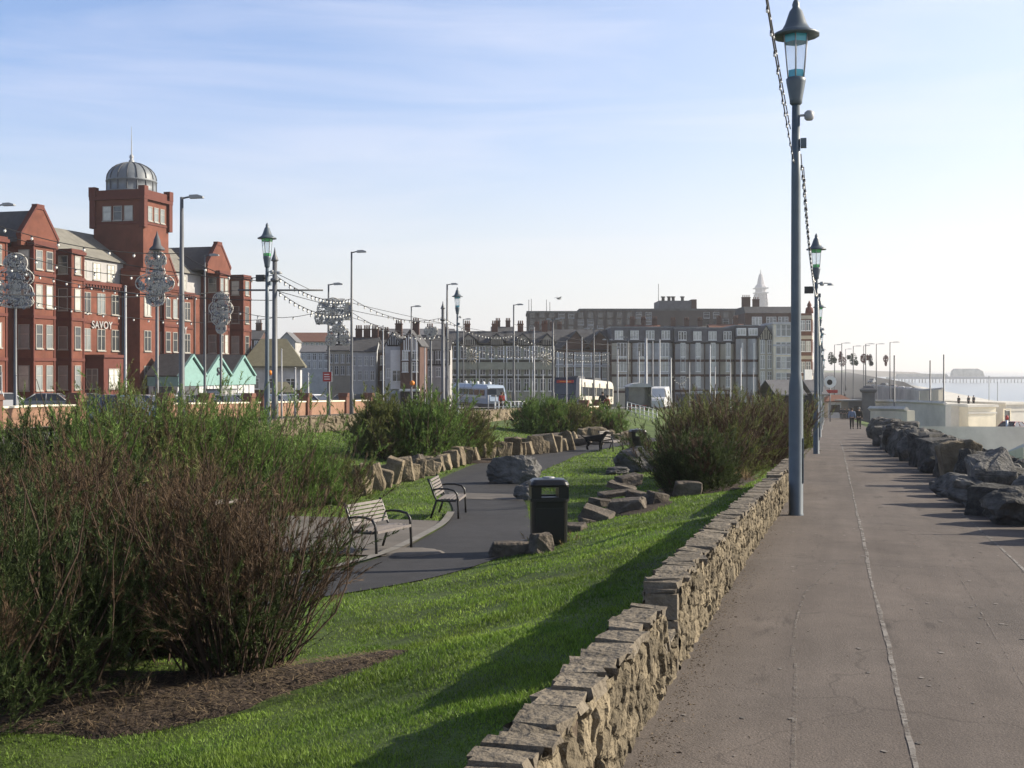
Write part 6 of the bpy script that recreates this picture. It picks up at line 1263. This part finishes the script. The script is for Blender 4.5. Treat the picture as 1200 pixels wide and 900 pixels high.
# ---------------------------------------------------------------- landward walls
def zRt(t): return lambda s: hzf(s, t)
rubble_wall('rubble_wall', 'low rubble wall at the top of the grass bank, under the pink brick wall', 'stone wall', [(33, -20.2), (45, -20.5), (53, -20.5)], .75, .4, lambda s: hzf(s, -20.5)-.05, ('sandstone', 'mortar', 'coping_stone'), 21, (.34, .26), .05, coping=True, proud=.07)
rubble_wall('rubble_wall', 'low rubble wall beyond the bushes, below the white railing', 'stone wall', [(63, -19), (76, -19.4)], .8, .4, lambda s: hzf(s, -19)-.1, ('sandstone', 'mortar', 'coping_stone'), 22, (.36, .26), .06, coping=True, proud=.07)
def brick_wall(lb, s0, s1, t, h, piers, group='pink brick boundary walls', opening=None):
    x, y = xy(s0, t); o = thing('brick_wall', lb, 'wall', (x, y, 0), PROM_ROT, group); n = 8
    def f(b):
        vs = []
        for i in range(n+1):
            s = s0+(s1-s0)*i/n; z = hzf(s, t)
            for q, zz_ in ((-.16, -.4), (-.16, h), (.16, h), (.16, -.4)): vs.append((s-s0, q, z+zz_))
        b.add(vs, [(4*i+k, 4*i+4+k, 4*i+4+(k+1) % 4, 4*i+(k+1) % 4) for i in range(n) for k in range(4)]+[(0, 1, 2, 3), (4*n, 4*n+3, 4*n+2, 4*n+1)])
    part(o, 'wall', 'pink_brick', f)
    def c(b):
        for i in range(n): sa, sb = s0+(s1-s0)*i/n, s0+(s1-s0)*(i+1)/n; b.box(((sa+sb)/2-s0, 0, (hzf(sa, t)+hzf(sb, t))/2+h+.04), (sb-sa-.01, .42, .08), ry=-math.atan2(hzf(sb, t)-hzf(sa, t), sb-sa))
    part(o, 'coping', 'concrete_cream', c)
    for s in piers:
        z = hzf(s, t); part(o, 'pier', 'tile_red', lambda b: (b.b2(s-s0-.3, s-s0+.3, -.3, .3, z-.3, z+h+.35), b.prism([(s-s0-.36, z+h+.35), (s-s0+.36, z+h+.35), (s-s0+.2, z+h+.6), (s-s0-.2, z+h+.6)], -.36, .36)))
    return o
brick_wall('pink brick wall with rounded red piers before the parked cars', 55, 84, -33.2, 1.0, (55.3, 59.5, 64.5, 66, 72.5, 79, 83.7))
brick_wall('short pink brick wall at the picture left edge before the hotel', 36, 48, -33.2, 1.0, (36.3, 42, 47.7))
# railings
def railing(lb, a, b, n, m='white_paint', h=1.05):
    o = thing('railing', lb, 'railing', (a[0], a[1], 0), 0, 'white guard railings'); a0 = Vector((0, 0, hxy(*a))); b0 = Vector((b[0]-a[0], b[1]-a[1], hxy(*b)))
    part(o, 'rails', m, lambda q: [q.tube([a0+Vector((0, 0, k)), b0+Vector((0, 0, k))], .03, 5) for k in (.35, .7, h)])
    for i in range(n): c = a0.lerp(b0, i/(n-1)); part(o, 'post', m, lambda q: q.tube([c-Vector((0, 0, .1)), c+Vector((0, 0, h))], .04, 5))
railing('white railing above the far rubble wall, left of the far green shrubs', (px(580, 84), 84), (px(617, 84), 84), 9)
railing('white railing in front of the tram shelter', (px(735, 100), 100), (px(770, 98), 98), 8)
brick_wall('pale low wall under the railing by the tram shelter', 92, 98, -18.5, .5, (92.3, 97.7))
# ---------------------------------------------------------------- vehicles
def car(lb, x, y, z, rz, m, L=4.2, W=1.75, H=1.45, group='cars parked along the road', van=False):
    o = thing('van' if van else 'parked_car', lb, 'van' if van else 'car', (x, y, z), rz, group)
    def hull(prof, w0, w1, mi=0):
        b = MB(); n = len(prof); vs = []
        for sg in (-1, 1): vs += [(p[0]*L, sg*(w0 if p[2] == 0 else w1)*W/2, p[1]*H) for p in prof]
        b.add(vs, [tuple(range(n)), tuple(range(2*n-1, n-1, -1))]+[(i, (i+1) % n, n+(i+1) % n, n+i) for i in range(n)], 0, False); return b
    if van: body = [(-.5, .14, 0), (.5, .14, 0), (.5, .40, 0), (.45, .5, 0), (.34, .56, 0), (.24, .93, 1), (.2, .97, 1), (-.46, 1.0, 1), (-.5, .94, 1), (-.5, .5, 0)]; glass = [(.325, .57, 0), (.245, .9, 1), (.12, .9, 1), (.12, .57, 0)]
    else: body = [(-.49, .2, 0), (.49, .2, 0), (.5, .42, 0), (.47, .54, 0), (.27, .62, 0), (-.36, .64, 0), (-.48, .62, 0), (-.5, .4, 0)]; glass = [(.27, .61, 0), (.09, .955, 1), (-.26, .965, 1), (-.43, .64, 0)]
    hull(body, 1, .88 if van else 1).build('body', m, o)
    hull(glass, .985 if not van else 1.005, .8 if not van else .895).build('windows', 'pane_dark', o)
    if not van:
        r = MB(); r.prism([(.10*L, .945*H), (.08*L, .985*H), (-.25*L, 1.0*H), (-.28*L, .955*H)], -.8*W/2, .8*W/2); r.build('roof', m, o)
        q = MB()
        for sg in (-1, 1): q.tube([(.265*L, sg*.985*W/2, .62*H), (.095*L, sg*.80*W/2, .96*H)], .04, 4); q.tube([(-.42*L, sg*.985*W/2, .65*H), (-.26*L, sg*.80*W/2, .97*H)], .05, 4); q.tube([(-.08*L, sg*.99*W/2, .63*H), (-.08*L, sg*.81*W/2, .97*H)], .035, 4)
        q.build('pillars', m, o)
    for sx in (.31, -.31):
        for sg in (-1, 1):
            t = MB(); t.lathe([(.12, -.1), (.31, -.1), (.33, -.06), (.33, .06), (.31, .1), (.12, .1)], 14); me = t.mesh('wheel', 'tyre'); me.transform(Matrix.Rotation(R(90), 4, 'X')); w_ = put('wheel', me, o, (sx*L, sg*(W/2-.1), .32))
            t = MB(); t.lathe([(.02, -.105), (.19, -.105), (.19, .105), (.02, .105)], 10); me = t.mesh('hub', 'pole_pale'); me.transform(Matrix.Rotation(R(90), 4, 'X')); put('hub', me, w_)
    for sg in (-1, 1):
        for e, mm, nm in ((.5, 'lantern_glass', 'headlight'), (-.5, 'red_paint', 'tail_light')): b = MB(); b.box((e*L*.985, sg*W*.36, .43*H), (.12, .3, .13)); b.build(nm, mm, o)
    return o
CL = [(57, 1, 'blue grey'), (59.8, 0, 'silver'), (62.6, 1, 'white'), (65.4, 5, 'grey'), (68.2, 0, 'silver'), (71, 1, 'white'), (73.8, 2, 'dark blue'), (76.6, 0, 'silver'), (79.6, 5, 'grey'), (82.4, 1, 'white')]
for i, (s_, ci, cn) in enumerate(CL):
    x, y = xy(s_+1.2, -37.6); ci = 2 if cn == 'blue grey' else ci
    car('%s parked car, %s from the left of the row behind the pink brick wall' % (cn, ordw(i)), x, y, hxy(x, y)+.03, PROM_ROT-R(90)-.12, CARC[ci])
for p, d, ci, rz, lb in [(62, 88, 0, 10, 'silver car with a blue windscreen half hidden by the hedge, left of the hotel porch'), (104, 92, 5, 6, 'grey blue car behind the hedge, in front of the hotel porch'), (8, 92, 1, 30, 'white car at the picture left edge before the hotel'), (284, 118, 1, 40, 'pale car beside the right end of the hotel'), (428, 138, 3, 8, 'dark car in the side street before the dark roofed terrace'), (406, 150, 0, 60, 'silver car turning in the side street, behind the rubble wall street light')]:
    x = px(p, d); car(lb, x, d, hxy(x, d)+.03, R(rz), CARC[ci])
x = px(771, 128); car('white van right of the tram shelter', x, 128, hxy(x, 128)+.03, PROM_ROT+R(180), M['car_white'], 5.2, 2.0, 2.4, None, True)
for i, (p, d, ci, lb) in enumerate([(1056, 330, 1, 'white car on the far cliff road, left of two catching the sun'), (1064, 325, 1, 'white car on the far cliff road, right of two catching the sun'), (1036, 360, 3, 'dark car on the far cliff road behind the stone pillar'), (1046, 345, 4, 'red car on the far cliff road, left of the white pair'), (1022, 400, 0, 'farthest silver car on the cliff road')]):
    x = px(p, d); car(lb, x, d, hxy(x, d)+.05, PROM_ROT+R(160), CARC[ci], group='cars on the far cliff road')
# tram: local x along the line, near cab at x=0
s_, t_ = 128.5, -28.0; x, y = xy(s_, t_); zt_ = hzf(s_, t_); slope = (hzf(s_+24, t_)-zt_)/24
tram = thing('tram', 'cream sided tram with dark navy cab and red destination display', 'tram', (x, y, zt_+.1), PROM_ROT); tram.rotation_euler = (0, -math.atan(slope), PROM_ROT)
part(tram, 'cab', 'tram_navy', lambda b: b.prism([(0, .9), (.15, .35), (2.2, .35), (2.2, 3.35), (.75, 3.35), (.35, 2.9)], -1.25, 1.25))
part(tram, 'body', 'tram_cream', lambda b: b.prism([(-1.25, .4), (1.25, .4), (1.28, 1.2), (1.25, 2.6), (1.1, 3.1), (.8, 3.3), (-.8, 3.3), (-1.1, 3.1), (-1.25, 2.6)], 2.21, 24, 'x'))
part(tram, 'windscreen', 'pane_dark', lambda b: b.prism([(.18, 1.35), (.0, 1.45), (.28, 2.6), (.4, 2.6)], -1.05, 1.05)); part(tram, 'destination_display', 'red_paint', lambda b: b.prism([(.3, 2.72), (.24, 2.72), (.33, 3.05), (.4, 3.05)], -.95, .95)); part(tram, 'destination_lettering', 'orange_paint', lambda b: b.prism([(.26, 2.82), (.225, 2.82), (.255, 2.94), (.29, 2.94)], -.7, .6))
for sg in (-1, 1):
    for i in range(9): part(tram, 'side_window', 'pane_dark', lambda b: b.b2(3.0+i*2.3, 4.9+i*2.3, sg*1.262, sg*1.285, 1.35, 2.35))
for i in range(4): part(tram, 'door', 'tram_navy', lambda b: b.b2(4.95+i*4.6, 5.28+i*4.6, -1.30, -1.262, .5, 2.9))
[part(tram, 'roof_equipment', 'shutter_grey', lambda b: b.b2(q, q+4, -.7, .7, 3.32, 3.6)) for q in (4, 14)]; part(tram, 'pantograph', 'pole_steel', lambda b: (b.tube([(9, 0, 3.3), (10.2, 0, 4.0), (9.2, 0, 4.7)], .04, 5), b.tube([(9.2, -.7, 4.7), (9.2, .7, 4.7)], .04, 5)))
for sg in (-1, 1): b = MB(); b.box((.12, sg*.85, 1.05), (.16, .35, .16)); b.build('headlight', 'lantern_glass', tram)
for k in (2.5, 4.4, 11, 13, 19.5, 21.5):
    b = MB(); b.lathe([(.05, -1.1), (.33, -1.1), (.33, 1.1), (.05, 1.1)], 12); me = b.mesh('wheel', 'tyre'); me.transform(Matrix.Rotation(R(90), 4, 'X')); put('wheel', me, tram, (k, 0, .33))
# pale blue double ended bus/tram on the road slope
x, y = px(584, 126), 126; bus = thing('tram', 'pale blue and white streamlined tram climbing behind the dense green shrub', 'tram', (x, y, hxy(x, y)+.05), R(90)+R(10.5)); bus.rotation_euler = (0, R(-.4), R(113)); bus.scale = (.82, .82, .82)
part(bus, 'body', 'bus_blue', lambda b: b.prism([(-1.2, .5), (1.2, .5), (1.22, 1.5), (1.15, 2.5), (.7, 2.95), (-.7, 2.95), (-1.15, 2.5), (-1.22, 1.5)], 1.2, 14, 'x')); part(bus, 'nose', 'bus_blue', lambda b: b.prism([(1.199, .5), (.3, .55), (0, .9), (.15, 1.6), (.7, 2.6), (1.199, 2.9)], -1.15, 1.15))
part(bus, 'skirt', 'tram_navy', lambda b: b.b2(.5, 14, -1.15, 1.15, .15, .499)); part(bus, 'windscreen', 'pane_dark', lambda b: b.prism([(.12, 1.5), (.66, 2.5), (.62, 2.55), (.08, 1.5)], -.95, .95))
for sg in (-1, 1):
    for i in range(6): part(bus, 'side_window', 'pane_dark', lambda b: b.b2(1.8+i*2, 3.5+i*2, sg*1.20, sg*1.235, 1.55, 2.3))
part(bus, 'white_band', 'white_paint', lambda b: b.b2(1.3, 13.9, -1.24, 1.24, 1.2, 1.45)); [part(bus, 'roof_lamp', 'white_paint', lambda b: b.lathe([(.25, 0), (.22, .3), (.05, .4)], 8, (3+i*2.2, 0, 2.95))) for i in range(5)]
for k in (2.5, 4.2, 10.5, 12.2):
    b = MB(); b.lathe([(.05, -1.05), (.33, -1.05), (.33, 1.05), (.05, 1.05)], 12); me = b.mesh('wheel', 'tyre'); me.transform(Matrix.Rotation(R(90), 4, 'X')); put('wheel', me, bus, (k, 0, .33))
# tram shelter
x, y = px(748, 118), 118; o = thing('tram_shelter', 'glass tram shelter with a curved pale roof right of the tram', 'shelter', (x, y, hxy(x, y)), R(8))
part(o, 'glazing', 'pane', lambda b: (b.b2(-1.1, 1.1, .55, .6, .3, 2.3), b.b2(-1.13, -1.1, -.6, .6, .3, 2.3), b.b2(1.1, 1.13, -.6, .6, .3, 2.3))); part(o, 'roof', 'white_dull', lambda b: b.prism([(-1.3, 2.35), (-.7, 2.62), (0, 2.7), (.7, 2.62), (1.3, 2.35), (1.3, 2.28), (-1.3, 2.28)], -.9, .8)); part(o, 'bench', 'red_paint', lambda b: (b.b2(-.9, .9, .1, .5, .42, .48), b.b2(-.8, -.7, .2, .4, 0, .42), b.b2(.7, .8, .2, .4, 0, .42)))
for q in (-1.15, 1.15):
    for k in (-.6, .6): part(o, 'post', 'pole_steel', lambda b: b.tube([(q, k, 0), (q, k, 2.3)], .05, 6))
# ---------------------------------------------------------------- end of the promenade and the seaward side
x, y = px(1017.5, 186), 186; o = thing('stone_pillar', 'tall dark stone pillar with a wide overhanging cap at the end of the promenade', 'pillar', (x, y, hxy(x, y)), PROM_ROT)
part(o, 'shaft', 'concrete_dark', lambda b: (b.b2(-.95, .95, -.95, .95, -.3, 4.6), b.b2(-1.15, 1.15, -1.15, 1.15, -.3, .5))); part(o, 'cap', 'shutter_grey', lambda b: b.lathe([(1.4, 4.6), (1.75, 4.8), (1.85, 5.1), (1.2, 5.35), (.9, 5.6), (.2, 5.75)], 4, sq=True, smooth=False))
x, y = px(1003.5, 188), 188; o = thing('kiosk', 'low dark kiosk with a flat roof beside the tall stone pillar', 'kiosk', (x, y, hxy(x, y)), R(6)); part(o, 'wall', 'shutter_grey', lambda b: b.b2(-1.3, 1.1, 0, 3, -.2, 2.9)); part(o, 'roof', 'lead', lambda b: b.b2(-2.3, 1.3, -.4, 3.3, 2.9, 3.1)); part(o, 'door', 'timber', lambda b: b.b2(-.4, .5, -.04, -.001, 0, 2.1))
x, y = px(985, 205), 205; o = thing('kiosk', 'white fronted kiosk behind the distant group on the promenade', 'kiosk', (x, y, hxy(x, y)), R(6)); part(o, 'wall', 'white_dull', lambda b: b.b2(-2.2, 1.8, 0, 3, -.2, 2.9)); part(o, 'roof', 'tile_red', lambda b: hip(b, -2.8, 2.2, -.6, 3.5, 3.0, 4.0, 1.5)); part(o, 'counter', 'timber', lambda b: b.b2(-1.7, -.1, -.05, -.001, 1.0, 2.3))
x, y = px(973, 150), 150; o = thing('information_board', 'rounded red and white sign board beside the far lamps', 'sign', (x, y, hxy(x, y)), 0); part(o, 'board', 'white_paint', lambda b: b.prism([(.75*math.cos(a), 5.0+.75*math.sin(a)) for a in np.linspace(0, 2*math.pi, 17)[:-1]], -.06, .06)); part(o, 'centre_disc', 'timber', lambda b: b.prism([(.35*math.cos(a)-.1, 4.95+.35*math.sin(a)) for a in np.linspace(0, 2*math.pi, 13)[:-1]], -.09, -.061)); part(o, 'base_band', 'red_paint', lambda b: b.b2(-.7, .9, -.08, .08, 3.6, 4.0)); part(o, 'post', 'pole_steel', lambda b: b.tube([(0, .1, 0), (0, .1, 5)], .07, 6))
# cliff road retaining wall and lower promenade structures
def seawall(lb, pts, m, th=.8, group='pale sea walls', cap='concrete', buttress=0, bm='concrete_dark', name='sea_wall', cat='sea wall'):
    """pts: (px, d, ytop, ybottom)"""
    P = [Vector((px(p, d), d, 0)) for p, d, a, b in pts]; o = thing(name, lb, cat, P[0], 0, group)
    zt = [pz(a, d) for p, d, a, b in pts]; zb = [pz(b, d) for p, d, a, b in pts]
    def f(b_):
        for i in range(len(P)-1):
            a, c = P[i]-P[0], P[i+1]-P[0]; n = Vector((-(c-a).y, (c-a).x, 0)).normalized()*th
            if n.y < 0: n = -n
            b_.add([(a.x, a.y, zb[i]), (c.x, c.y, zb[i+1]), (c.x+n.x, c.y+n.y, zb[i+1]), (a.x+n.x, a.y+n.y, zb[i]), (a.x, a.y, zt[i]), (c.x, c.y, zt[i+1]), (c.x+n.x, c.y+n.y, zt[i+1]), (a.x+n.x, a.y+n.y, zt[i])], [(0, 3, 2, 1), (4, 5, 6, 7), (0, 1, 5, 4), (1, 2, 6, 5), (2, 3, 7, 6), (3, 0, 4, 7)])
    part(o, 'wall', m, f)
    def g(b_):
        for i in range(len(P)-1):
            a, c = P[i]-P[0], P[i+1]-P[0]; b_.tube([(a.x, a.y+.2, zt[i]+.12), (c.x, c.y+.2, zt[i+1]+.12)], .28, 4, smooth=False)
    part(o, 'coping', cap, g)
    a, c = P[0]-P[0], P[-1]-P[0]
    for k in range(buttress):
        u = (k+.5)/buttress; q = a.lerp(c, u); z0, z1 = zb[0]+(zb[-1]-zb[0])*u, zt[0]+(zt[-1]-zt[0])*u
        part(o, 'buttress', bm, lambda b_: b_.box((q.x, q.y-.3, (z0+z1)/2), (1.0, 1.2, z1-z0-.1)))
    return o
seawall('long pale cliff retaining wall with a cream panelled end behind the thin poles', [(1022, 300, 452, 480), (1060, 262, 456, 482), (1082, 240, 458, 486)], 'concrete', buttress=3)
seawall('cream sunlit panelled wall end beside the tall thick pole', [(1082.5, 238, 458, 486), (1094, 232, 457.5, 487), (1105, 224, 456.5, 488)], 'concrete_cream', buttress=3)
seawall('lower pale wall running out from the stone pillar to the thick pole', [(1026, 190, 471, 497), (1060, 178, 471.5, 500), (1108, 165, 474, 510)], 'concrete', group='pale sea walls')
seawall('cream rendered wall low behind the seaward boulders', [(1020, 130, 480, 510), (1050, 124, 480.5, 512), (1063, 121, 481, 513)], 'concrete_cream')
def block(lb, x0p, x1p, d, ytop, yb, depth, m, rz=0, doors=(), name='bathing_building', cat='building'):
    o, w, z = site(name, lb, cat, x0p, x1p, d, 'flat roofed seafront buildings', rz, zb=pz(yb, d)-.5); H = pz(ytop, d)-z
    part(o, 'wall', m, lambda b: b.b2(-w, w, 0, depth, 0, H)); part(o, 'roof', 'concrete', lambda b: b.b2(-w-.3, w+.3, -.3, depth+.3, H, H+.35)); part(o, 'cornice', 'concrete', lambda b: b.b2(-w-.1, w+.1, -.12, -.001, H-1.0, H-.75))
    for q, dw, dh in doors: part(o, 'door', 'concrete_dark', lambda b: b.b2(q*w-dw/2, q*w+dw/2, -.05, -.001, .5, .5+dh))
    for q, dw, dh in doors: part(o, 'door_frame', 'concrete_cream', lambda b: (b.b2(q*w-dw/2-.2, q*w-dw/2, -.12, -.002, .4, .7+dh), b.b2(q*w+dw/2, q*w+dw/2+.2, -.12, -.002, .4, .7+dh), b.b2(q*w-dw/2, q*w+dw/2, -.12, -.002, .5+dh, .7+dh)))
    return o
block('flat roofed cream bathing building with dark doorways beyond the boulders', 1131, 1171, 180, 477, 520, 16, 'concrete_cream', R(20), ((-.72, .9, 2.6), (.05, .9, 2.3), (.35, .6, 1.8)))
block('grey shaded wing joined to the left of the cream bathing building', 1111, 1130.4, 181, 476, 520, 14, 'concrete', R(-4), ())
block('pale flat roofed block at the picture right edge, beyond a dark gap', 1173, 1216, 190, 474, 514, 14, 'concrete', R(24), ((-.92, 1.2, 4.6),))
seawall('pale ramp wall rising to the picture right edge below the bathing building', [(1158, 118, 520, 548), (1185, 112, 512, 552), (1225, 104, 500, 556)], 'concrete', th=14)
seawall('low ochre wall at the picture right edge behind the boulders', [(1183, 66, 537, 566), (1200, 62, 530, 570), (1220, 58, 524, 575)], 'concrete_cream')
x, y = px(1188, 115), 115; car('red car on the ramp at the picture right edge with a glinting window', x, y, pz(512, 111.5)+.02, R(40), CARC[4], 3.6, 1.6, 1.3, None)
part_o = thing('marker_post', 'slim red and blue marker post by the ramp at the picture right edge', 'marker post', (px(1180, 114), 114, pz(513.5, 113)+.4), 0); part(part_o, 'post', 'bus_blue', lambda b: b.lathe([(.12, 0), (.1, 1.3)], 8)); part(part_o, 'top', 'red_paint', lambda b: b.lathe([(.14, 1.3), (.16, 1.6), (.04, 1.75)], 8)); part(part_o, 'foot', 'red_paint', lambda b: b.lathe([(.5, -.45), (.45, -.05), (.2, 0)], 10))
for i in range(2): railing(['white railing along the edge of the far cliff road, nearer length', 'white railing along the edge of the far cliff road, farther length'][i], xy(302+i*62, 25.2), xy(362+i*62, 25.2), 20)
for i, (q, tq, lb) in enumerate([(330, 12, 'person walking on the far cliff road, left of the white cars'), (352, 16, 'person in dark clothes on the far cliff road behind the white cars'), (300, 4, 'person crossing the far square behind the stone pillar')]):
    x, y = xy(q, tq); person(lb, (x, y, hxy(x, y)+.04), away+i, 'cloth_dark', 'cloth_black', stride=.12)
# pier
dP = 1480.; o = thing('pier', 'long hazy pier on rows of legs with a pavilion, out in the sea', 'pier', (px(1040, dP), dP, -17.5))
X = lambda p: px(p, dP)-px(1040, dP); ZP = lambda y: pz(y, dP)+17.5
part(o, 'deck', 'tower_steel', lambda b: b.b2(X(1040), X(1330), -6, 6, ZP(444.2), ZP(442.2)))
part(o, 'railing', 'tower_steel', lambda b: b.b2(X(1040), X(1330), -6, -5.6, ZP(442.2), ZP(441.4)))
part(o, 'pavilion', 'concrete', lambda b: (b.prism([(X(1115), ZP(441.3)), (X(1152), ZP(441.3)), (X(1150), ZP(435)), (X(1144), ZP(432)), (X(1119), ZP(432)), (X(1116), ZP(435))], -5, 5), b.prism([(X(1050), ZP(441.3)), (X(1110), ZP(441.3)), (X(1108), ZP(438)), (X(1052), ZP(438))], -4, 4)))
for i in range(24):
    q = X(1043+i*12); part(o, 'legs', 'tower_steel', lambda b: [b.tube([(q+k, yy, -3), (q+k, yy, ZP(444))], .55, 4) for k in (0, 4) for yy in (-5, 5)])
# hazy coast beyond
def coast(b):
    pts = [(p, .4+.5*math.sin(p*.13)+.3*math.sin(p*.41)) for p in range(955, 1115, 5)]; d = 2600; vs = []
    for p, h in pts: k = min(1, (1115-p)/60); z0 = -17.6; vs += [(px(p, d), d, z0), (px(p, d), d+20, -8+h*3*k-6*(1-k)), (px(p, d), d+260, -6+h*4*k-8*(1-k)), (px(p, d), d+400, z0)]
    n = len(pts); b.add(vs, [(4*i+k, 4*i+4+k, 4*i+5+k, 4*i+1+k) for i in range(n-1) for k in range(3)], 0, True)
b = MB(); coast(b); o = b.build('coast_hills', 'brown_block'); o['kind'] = 'structure'
# ---------------------------------------------------------------- sky, sun, haze, camera
SUN_EL, SUN_AZ = R(27), R(79)                  # azimuth measured from +Y towards +X
w = bpy.data.worlds.new('World'); scene.world = w; w.use_nodes = True; nt = w.node_tree; N, L = nt.nodes, nt.links; bg = N['Background']
sky = N.new('ShaderNodeTexSky'); sky.sky_type = 'NISHITA'; sky.sun_disc = False; sky.sun_elevation = SUN_EL; sky.sun_rotation = SUN_AZ; sky.air_density = 1.0; sky.dust_density = 1.6; sky.ozone_density = 5.0; sky.altitude = 10
tc = N.new('ShaderNodeTexCoord'); mp = N.new('ShaderNodeMapping'); mp.inputs['Scale'].default_value = (1.0, 1.0, 9.0); mp.inputs['Rotation'].default_value = (.06, -.16, .5); L.new(tc.outputs['Generated'], mp.inputs['Vector'])
n1 = N.new('ShaderNodeTexNoise'); n1.inputs['Scale'].default_value = 2.6; n1.inputs['Detail'].default_value = 7; n1.inputs['Roughness'].default_value = .55; n1.inputs['Distortion'].default_value = .6; L.new(mp.outputs['Vector'], n1.inputs['Vector'])
cr = N.new('ShaderNodeValToRGB'); cr.color_ramp.elements[0].position = .46; cr.color_ramp.elements[0].color = (0, 0, 0, 1); cr.color_ramp.elements[1].position = .70; cr.color_ramp.elements[1].color = (1, 1, 1, 1); L.new(n1.outputs['Fac'], cr.inputs['Fac'])
mx = N.new('ShaderNodeMix'); mx.data_type = 'RGBA'; ml = N.new('ShaderNodeMath'); ml.operation = 'MULTIPLY'; ml.inputs[1].default_value = CLOUD_AMT if 'CLOUD_AMT' in globals() else .36; L.new(cr.outputs['Color'], ml.inputs[0]); L.new(ml.outputs['Value'], mx.inputs['Factor']); L.new(sky.outputs['Color'], mx.inputs[6])
mx.inputs[7].default_value = (4.1, 4.35, 4.9, 1)
sp = N.new('ShaderNodeSeparateXYZ'); L.new(tc.outputs['Generated'], sp.inputs[0])       # whitish haze band low in the sky
mr = N.new('ShaderNodeMapRange'); mr.interpolation_type = 'SMOOTHSTEP'; mr.inputs['From Min'].default_value = 0; mr.inputs['From Max'].default_value = .235; mr.inputs['To Min'].default_value = .85; mr.inputs['To Max'].default_value = 0; L.new(sp.outputs['Z'], mr.inputs['Value'])
m2 = N.new('ShaderNodeMix'); m2.data_type = 'RGBA'; L.new(mr.outputs['Result'], m2.inputs['Factor']); tn = N.new('ShaderNodeMix'); tn.data_type = 'RGBA'; tn.blend_type = 'MULTIPLY'; tn.inputs['Factor'].default_value = 1; tn.inputs[7].default_value = (1.06, 1.03, 1.10, 1); L.new(mx.outputs[2], tn.inputs[6])
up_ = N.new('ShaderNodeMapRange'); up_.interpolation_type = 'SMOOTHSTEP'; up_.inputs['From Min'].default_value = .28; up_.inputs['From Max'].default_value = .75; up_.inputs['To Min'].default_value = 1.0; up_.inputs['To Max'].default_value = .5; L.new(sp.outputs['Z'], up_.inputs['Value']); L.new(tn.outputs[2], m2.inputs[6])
dt = N.new('ShaderNodeVectorMath'); dt.operation = 'DOT_PRODUCT'; dt.inputs[1].default_value = (math.sin(SUN_AZ), math.cos(SUN_AZ), .1); L.new(tc.outputs['Generated'], dt.inputs[0])      # brighter towards the sun
gl = N.new('ShaderNodeMapRange'); gl.interpolation_type = 'SMOOTHSTEP'; gl.inputs['From Min'].default_value = -.15; gl.inputs['From Max'].default_value = .75; gl.inputs['To Min'].default_value = 0; gl.inputs['To Max'].default_value = .42; L.new(dt.outputs['Value'], gl.inputs['Value'])
m3 = N.new('ShaderNodeMix'); m3.data_type = 'RGBA'; L.new(gl.outputs['Result'], m3.inputs['Factor']); L.new(m2.outputs[2], m3.inputs[6]); m3.inputs[7].default_value = (4.6, 4.75, 4.75, 1); m2.inputs[7].default_value = (4.75, 4.88, 4.85, 1)
fz = N.new('ShaderNodeMix'); fz.data_type = 'RGBA'; fz.blend_type = 'MULTIPLY'; fz.inputs['Factor'].default_value = 1; L.new(m3.outputs[2], fz.inputs[6]); L.new(up_.outputs['Result'], fz.inputs[7])      # added dimming of the sky above the frame, lowers the ambient fill
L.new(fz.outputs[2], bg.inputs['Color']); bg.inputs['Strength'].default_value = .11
sl = bpy.data.lights.new('sun', 'SUN'); sl.energy = 5.0; sl.angle = R(.55); sl.color = (1.0, .90, .74); so = bpy.data.objects.new('sun', sl); C.objects.link(so)
dirv = Vector((math.sin(SUN_AZ)*math.cos(SUN_EL), math.cos(SUN_AZ)*math.cos(SUN_EL), math.sin(SUN_EL))); so.rotation_euler = dirv.to_track_quat('Z', 'Y').to_euler(); so.location = (60, 20, 60)
HZ = .00026
hm = bpy.data.materials.new('haze_air'); hm.use_nodes = True; hn = hm.node_tree; hn.nodes.clear(); ho = hn.nodes.new('ShaderNodeOutputMaterial'); hv = hn.nodes.new('ShaderNodeVolumePrincipled'); hv.inputs['Color'].default_value = (1, 1, 1, 1); hv.inputs['Density'].default_value = HZ; hv.inputs['Anisotropy'].default_value = .3; hn.links.new(hv.outputs['Volume'], ho.inputs['Volume']); M['haze_air'] = hm
b = MB(); b.b2(-42500, 43500, -43000, 43500, -24, 190); o = b.build('haze', 'haze_air'); o['kind'] = 'stuff'; tag(o, 'thin pale sea haze fading the distance', 'haze')
cam = bpy.data.cameras.new('camera'); cam.sensor_width = 36; cam.lens = 36*F/1200; cam.shift_y = -18/1200; cam.clip_start = .1; cam.clip_end = 120000
co = bpy.data.objects.new('camera', cam); C.objects.link(co); co.rotation_euler = (R(90), 0, 0); scene.camera = co
vs = scene.view_settings; vs.view_transform = 'Standard'; vs.look = 'None'; vs.exposure = .93; vs.gamma = 1; vs.use_curve_mapping = False
scene.cycles.use_denoising = True
scene.cycles.max_bounces = 6; scene.cycles.volume_bounces = 0; scene.cycles.transparent_max_bounces = 8; scene.cycles.caustics_reflective = False; scene.cycles.caustics_refractive = False
